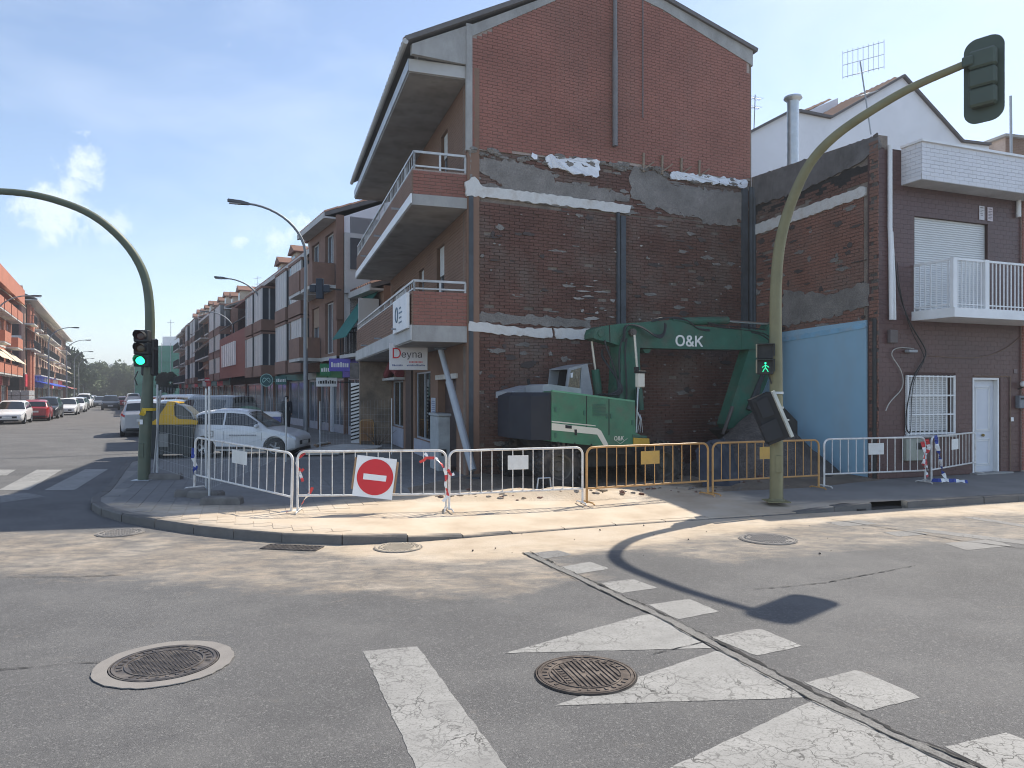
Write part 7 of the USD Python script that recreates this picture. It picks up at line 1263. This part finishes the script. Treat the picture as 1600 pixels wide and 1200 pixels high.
for k, (t_, h_) in enumerate(((9.5, 10.9), (24, 10.8), (47, 11.4), (60, 12.2))):
    p_ = SF.w(t_, 3.0, h_ - .8); antenna('roof_aerial', ['aerial on the roof just past the white gable', 'aerial at the far end of the bay window house roof', 'aerial on the brick house beyond the red block', 'aerial on the flats with cream awnings'][k], p_, p_ + (0, 0, 2.6), ((.92, .9), (.7, .6)), .4, (-.8, .3, 0), 7)
# ---- the left side of the street
lh = block(LF, 'left_flats', 'brown brick flats with balconies, cream awnings and shops on the left side', 0, 80, 12.9, brick_lt, floors=3, zg=4.2, style='balc', awn=(awn_c, .7), rise=3.0, bay=4.4, dorm=6, seed=21, eave=1.2, side_m=brick_dk, gable=False, depth=12, shop=[(7, fas_r, glass_f), (9, fas_b, glass_f), (8, fas_b, glass_f), (9, mat('fascia_pale', (.4, .38, .35), .5), glass_f), (9, fas_r, glass_f), (12, MATS['fascia_pale'], glass_f), (12, fas_r, glass_f)], cat='flats', tiles_=False)
for t, c_ in ((2.0, brick_or), (5.6, brick_or)): put('brick_pier', MB().box(t, t + 1.1, -.42, -.06, .12, 12.4), c_, lh, LF.M)
put('blue_awning', MB().hull([LF.w(x, y, z) for x in (8, 40) for y, z in ((-.2, 3.5), (-.2, 3.4), (-2.4, 2.9), (-2.4, 2.8))]), fas_b, lh); put('red_awning', MB().hull([LF.w(x, y, z) for x in (44, 66) for y, z in ((-.2, 3.4), (-.2, 3.3), (-2.6, 2.7), (-2.6, 2.6))]), mat('awning_faded_red', (.30, .10, .09), .8), lh)
for k in (4.2, 8.05): put('side_band', MB().box(-.05, -.003, .3, 12, k, k + .5), concrete_l, lh, LF.M)
ol = block(LF, 'orange_flats', 'orange brick flats with jutting balconies and scalloped awnings at the left edge', -52, -15, 11.4, brick_or, floors=3, zg=3.6, style='brickbalc', awn=(awn_c, .75), rise=0, bay=4.2, seed=22, out=.3, depth=11, cat='flats', shop=[(8, brick_dk, glass_f), (8, fas_r, glass_f), (8, brick_dk, glass_f), (8, fas_r, glass_f), (8, brick_dk, glass_f)])
put('roof_parapet', MB().box(-52, -15, -1.4, 0.0, 10.6, 12.0), brick_or, ol, LF.M)
bl = thing('pallet_stack', 'stack of wrapped bottles and crates against the dark side wall on the left', 'stack', D(25, 640, 74)); c = D(25, 641, 74)
for i in range(3):
    for j in range(4): put('crate', MB().cbox(c[0] - 1.35 + i * .9, c[0] - .5 + i * .9, c[1], c[1] + .9, .12 + j * .52, .60 + j * .52, .03), mat('crate_pale', (.36, .37, .38), .5, var=.35, scale=6) , bl)
nb_ = thing('netted_building', 'far building wrapped in green scaffold netting at the end of the street', 'building', D(246, 620, 165)); a, b = D(211, 620, 165), D(281, 540, 165); put('netting', MB().box(a[0], b[0], 165, 166, .1, b[2]).box(b[0] - .6, b[0], 166, 185, .1, b[2]), mat('net_green', (.055, .22, .155), .85, var=.15, scale=.6), nb_); put('core', MB().box(a[0] + .3, b[0] - .7, 166.1, 185, .1, b[2] - .3), concrete, nb_)
for k in range(6): put('scaffold_pole', MB().cyl((a[0] + (b[0] - a[0]) * k / 5, 164.8, .1), (a[0] + (b[0] - a[0]) * k / 5, 164.8, b[2] + .6), .06, 5), grey_m, nb_)
for k in range(5): z = b[2] * (k + .5) / 5; put('scaffold_rail', MB().box(a[0], b[0], 164.75, 164.85, z, z + .12), MATS['net_green'], nb_)
rt = D(276, 540, 175); put('roof_room', MB().box(rt[0] - 1, rt[0] + 6, 170, 178, b[2] - 1, b[2] + 2.4), white_wall, nb_); put('aerial', MB().cyl((rt[0], 172, b[2] + 2.4), (rt[0], 172, b[2] + 6.5), .08, 5).bar((rt[0] - .8, 172, b[2] + 5.8), (rt[0] + .8, 172, b[2] + 5.8), .1), grey_m, nb_)

# ================================================================ trees and the hill
leaf_g = leaf_mat('leaf_green', (.06, .085, .028), (.13, .15, .06)); leaf_d = leaf_mat('leaf_dark', (.025, .04, .018), (.055, .075, .032)); leaf_o = leaf_mat('leaf_olive', (.085, .105, .045), (.16, .165, .085)); bark = mat('bark', (.075, .055, .04), .95, var=.25)
def tree(u, d, h, rad, lm, label, seed, n=2600, leaf=.5, z0=.28, sq=1.0):
    x = (u - 800) / F * d; o = thing('street_tree', label, 'tree', (x, d, 0)); r = RNG(seed); tk = MB().tube([(x, d, 0), (x + r.uniform(-.2, .2), d, h * .3), (x + r.uniform(-.4, .4), d, h * .62)], [h * .022, h * .017, h * .007], 7)
    for k in range(6): a, e = r.uniform(0, 6.28), r.uniform(.3, .9); p = np.array([x, d, h * r.uniform(.28, .45)]); tk.tube([p, p + np.array([math.cos(a) * math.cos(e), math.sin(a) * math.cos(e), math.sin(e)]) * rad * .8], [h * .010, h * .003], 5)
    put('trunk', tk, bark, o); nc = 26; cc = r.normal(0, 1, (nc, 3)); cc /= np.linalg.norm(cc, axis=1, keepdims=True); cc *= r.uniform(.25, 1, (nc, 1)) ** .5; zc = h * (1 + z0) / 2; hz = h * (1 - z0) / 2
    cc = cc * np.array([rad * .8, rad * .8, hz * .82]) + (x, d, zc); cr_ = r.uniform(.22, .42, nc) * min(rad, hz * 1.2); k = r.randint(0, nc, n); p = r.normal(0, 1, (n, 3)); p /= np.linalg.norm(p, axis=1, keepdims=True); p = cc[k] + p * (cr_[k] * r.uniform(.55, 1.05, n))[:, None]
    a = r.normal(0, 1, (n, 3)); a /= np.linalg.norm(a, axis=1, keepdims=True); b = np.cross(a, r.normal(0, 1, (n, 3))); b /= np.linalg.norm(b, axis=1, keepdims=True); s = leaf * r.uniform(.5, 1.1, (n, 1)); V = np.stack([p - a * s, p + b * s * .6, p + a * s, p - b * s * .6], 1).reshape(-1, 3); i = np.arange(n) * 4
    put('crown', MB().add(V, np.stack([i, i + 1, i + 2, i + 3], 1)), lm, o)
for k, (u, d, h, rad, lm, lb) in enumerate([(104, 165, 12.5, 5.5, leaf_d, 'dark tree hard against the end of the left flats'), (117, 185, 11.5, 5.5, leaf_d, 'dark tree right of the left flats'), (131, 205, 10.5, 5.5, leaf_g, 'green tree third from the left flats'), (146, 215, 10.8, 6, leaf_o, 'olive tree left of the street end'), (158, 235, 10.2, 6, leaf_g, 'green tree at the left of the street end'), (171, 225, 11.2, 6.2, leaf_o, 'pale olive tree in the middle of the street end'), (184, 240, 10.5, 6, leaf_g, 'green tree behind the oncoming cars'), (197, 220, 11.0, 5.8, leaf_o, 'olive tree left of the netted building'), (209, 235, 10.0, 5.5, leaf_g, 'green tree touching the netted building')]): tree(u, d, h, rad, lm, lb, 40 + k, leaf=.55, z0=.05)
tree(262, 118, 5.6, 1.75, leaf_d, 'round dark tree on the right pavement before the netted building', 61, n=3200, leaf=.32, z0=.30)
gx, gy = np.meshgrid(np.linspace(-900, 60, 70), np.linspace(420, 1100, 50), indexing='ij'); hz_ = (13 + 16 * np.clip((gy - 420) / 380, 0, 1)) * np.clip((gy - 420) / 120, 0, 1) * (.72 + .5 * meshkit.fbm(np.stack([gx / 130, gy / 130, gx * 0], -1), 4, 2)); 
single('hills', MB().grid(np.stack([gx, gy, hz_ - .1], -1)), mat('hill_green', (.075, .085, .045), .95, var=.35, scale=.03, grime=.6, gcol=(.17, .145, .09), gscale=.02), 'low green hill closing the street', 'hills', kind='structure', smooth=True)
r = RNG(90); n = 5200; hx = r.uniform(-560, -280, n); hy_ = r.uniform(440, 640, n); gi = np.clip(((hx + 900) / 960 * 69).astype(int), 0, 69); gj = np.clip(((hy_ - 420) / 680 * 49).astype(int), 0, 49); hz2 = hz_[gi, gj]; cl = meshkit.fbm(np.c_[hx / 25, hy_ / 25, hx * 0], 3, 4); keep = cl > .46; P = np.c_[hx, hy_, hz2 + r.uniform(.3, 4.0, n)][keep]; n = len(P); a = r.normal(0, 1, (n, 3)); a /= np.linalg.norm(a, axis=1, keepdims=True); b = np.cross(a, r.normal(0, 1, (n, 3))); b /= np.linalg.norm(b, axis=1, keepdims=True); s = r.uniform(.9, 2.4, (n, 1)); i = np.arange(n) * 4
single('far_wood', MB().add(np.stack([P - a * s, P + b * s * .7, P + a * s, P - b * s * .7], 1).reshape(-1, 3), np.stack([i, i + 1, i + 2, i + 3], 1)), leaf_g, 'far bushes and trees scattered over the low hill', 'wood', kind='stuff')

# ================================================================ summer haze
haze_m = usdkit.material(stage, '/World/Looks/haze', {'v': ('principled_volume', {'color': (.86, .89, .93), 'density': HAZE, 'anisotropy': .35})}, [], volume='v.volume')
single('haze', MB().box(-1500, 1500, -300, 2500, -1.2, 60), haze_m, 'thin summer haze over the street', 'haze', kind='stuff')
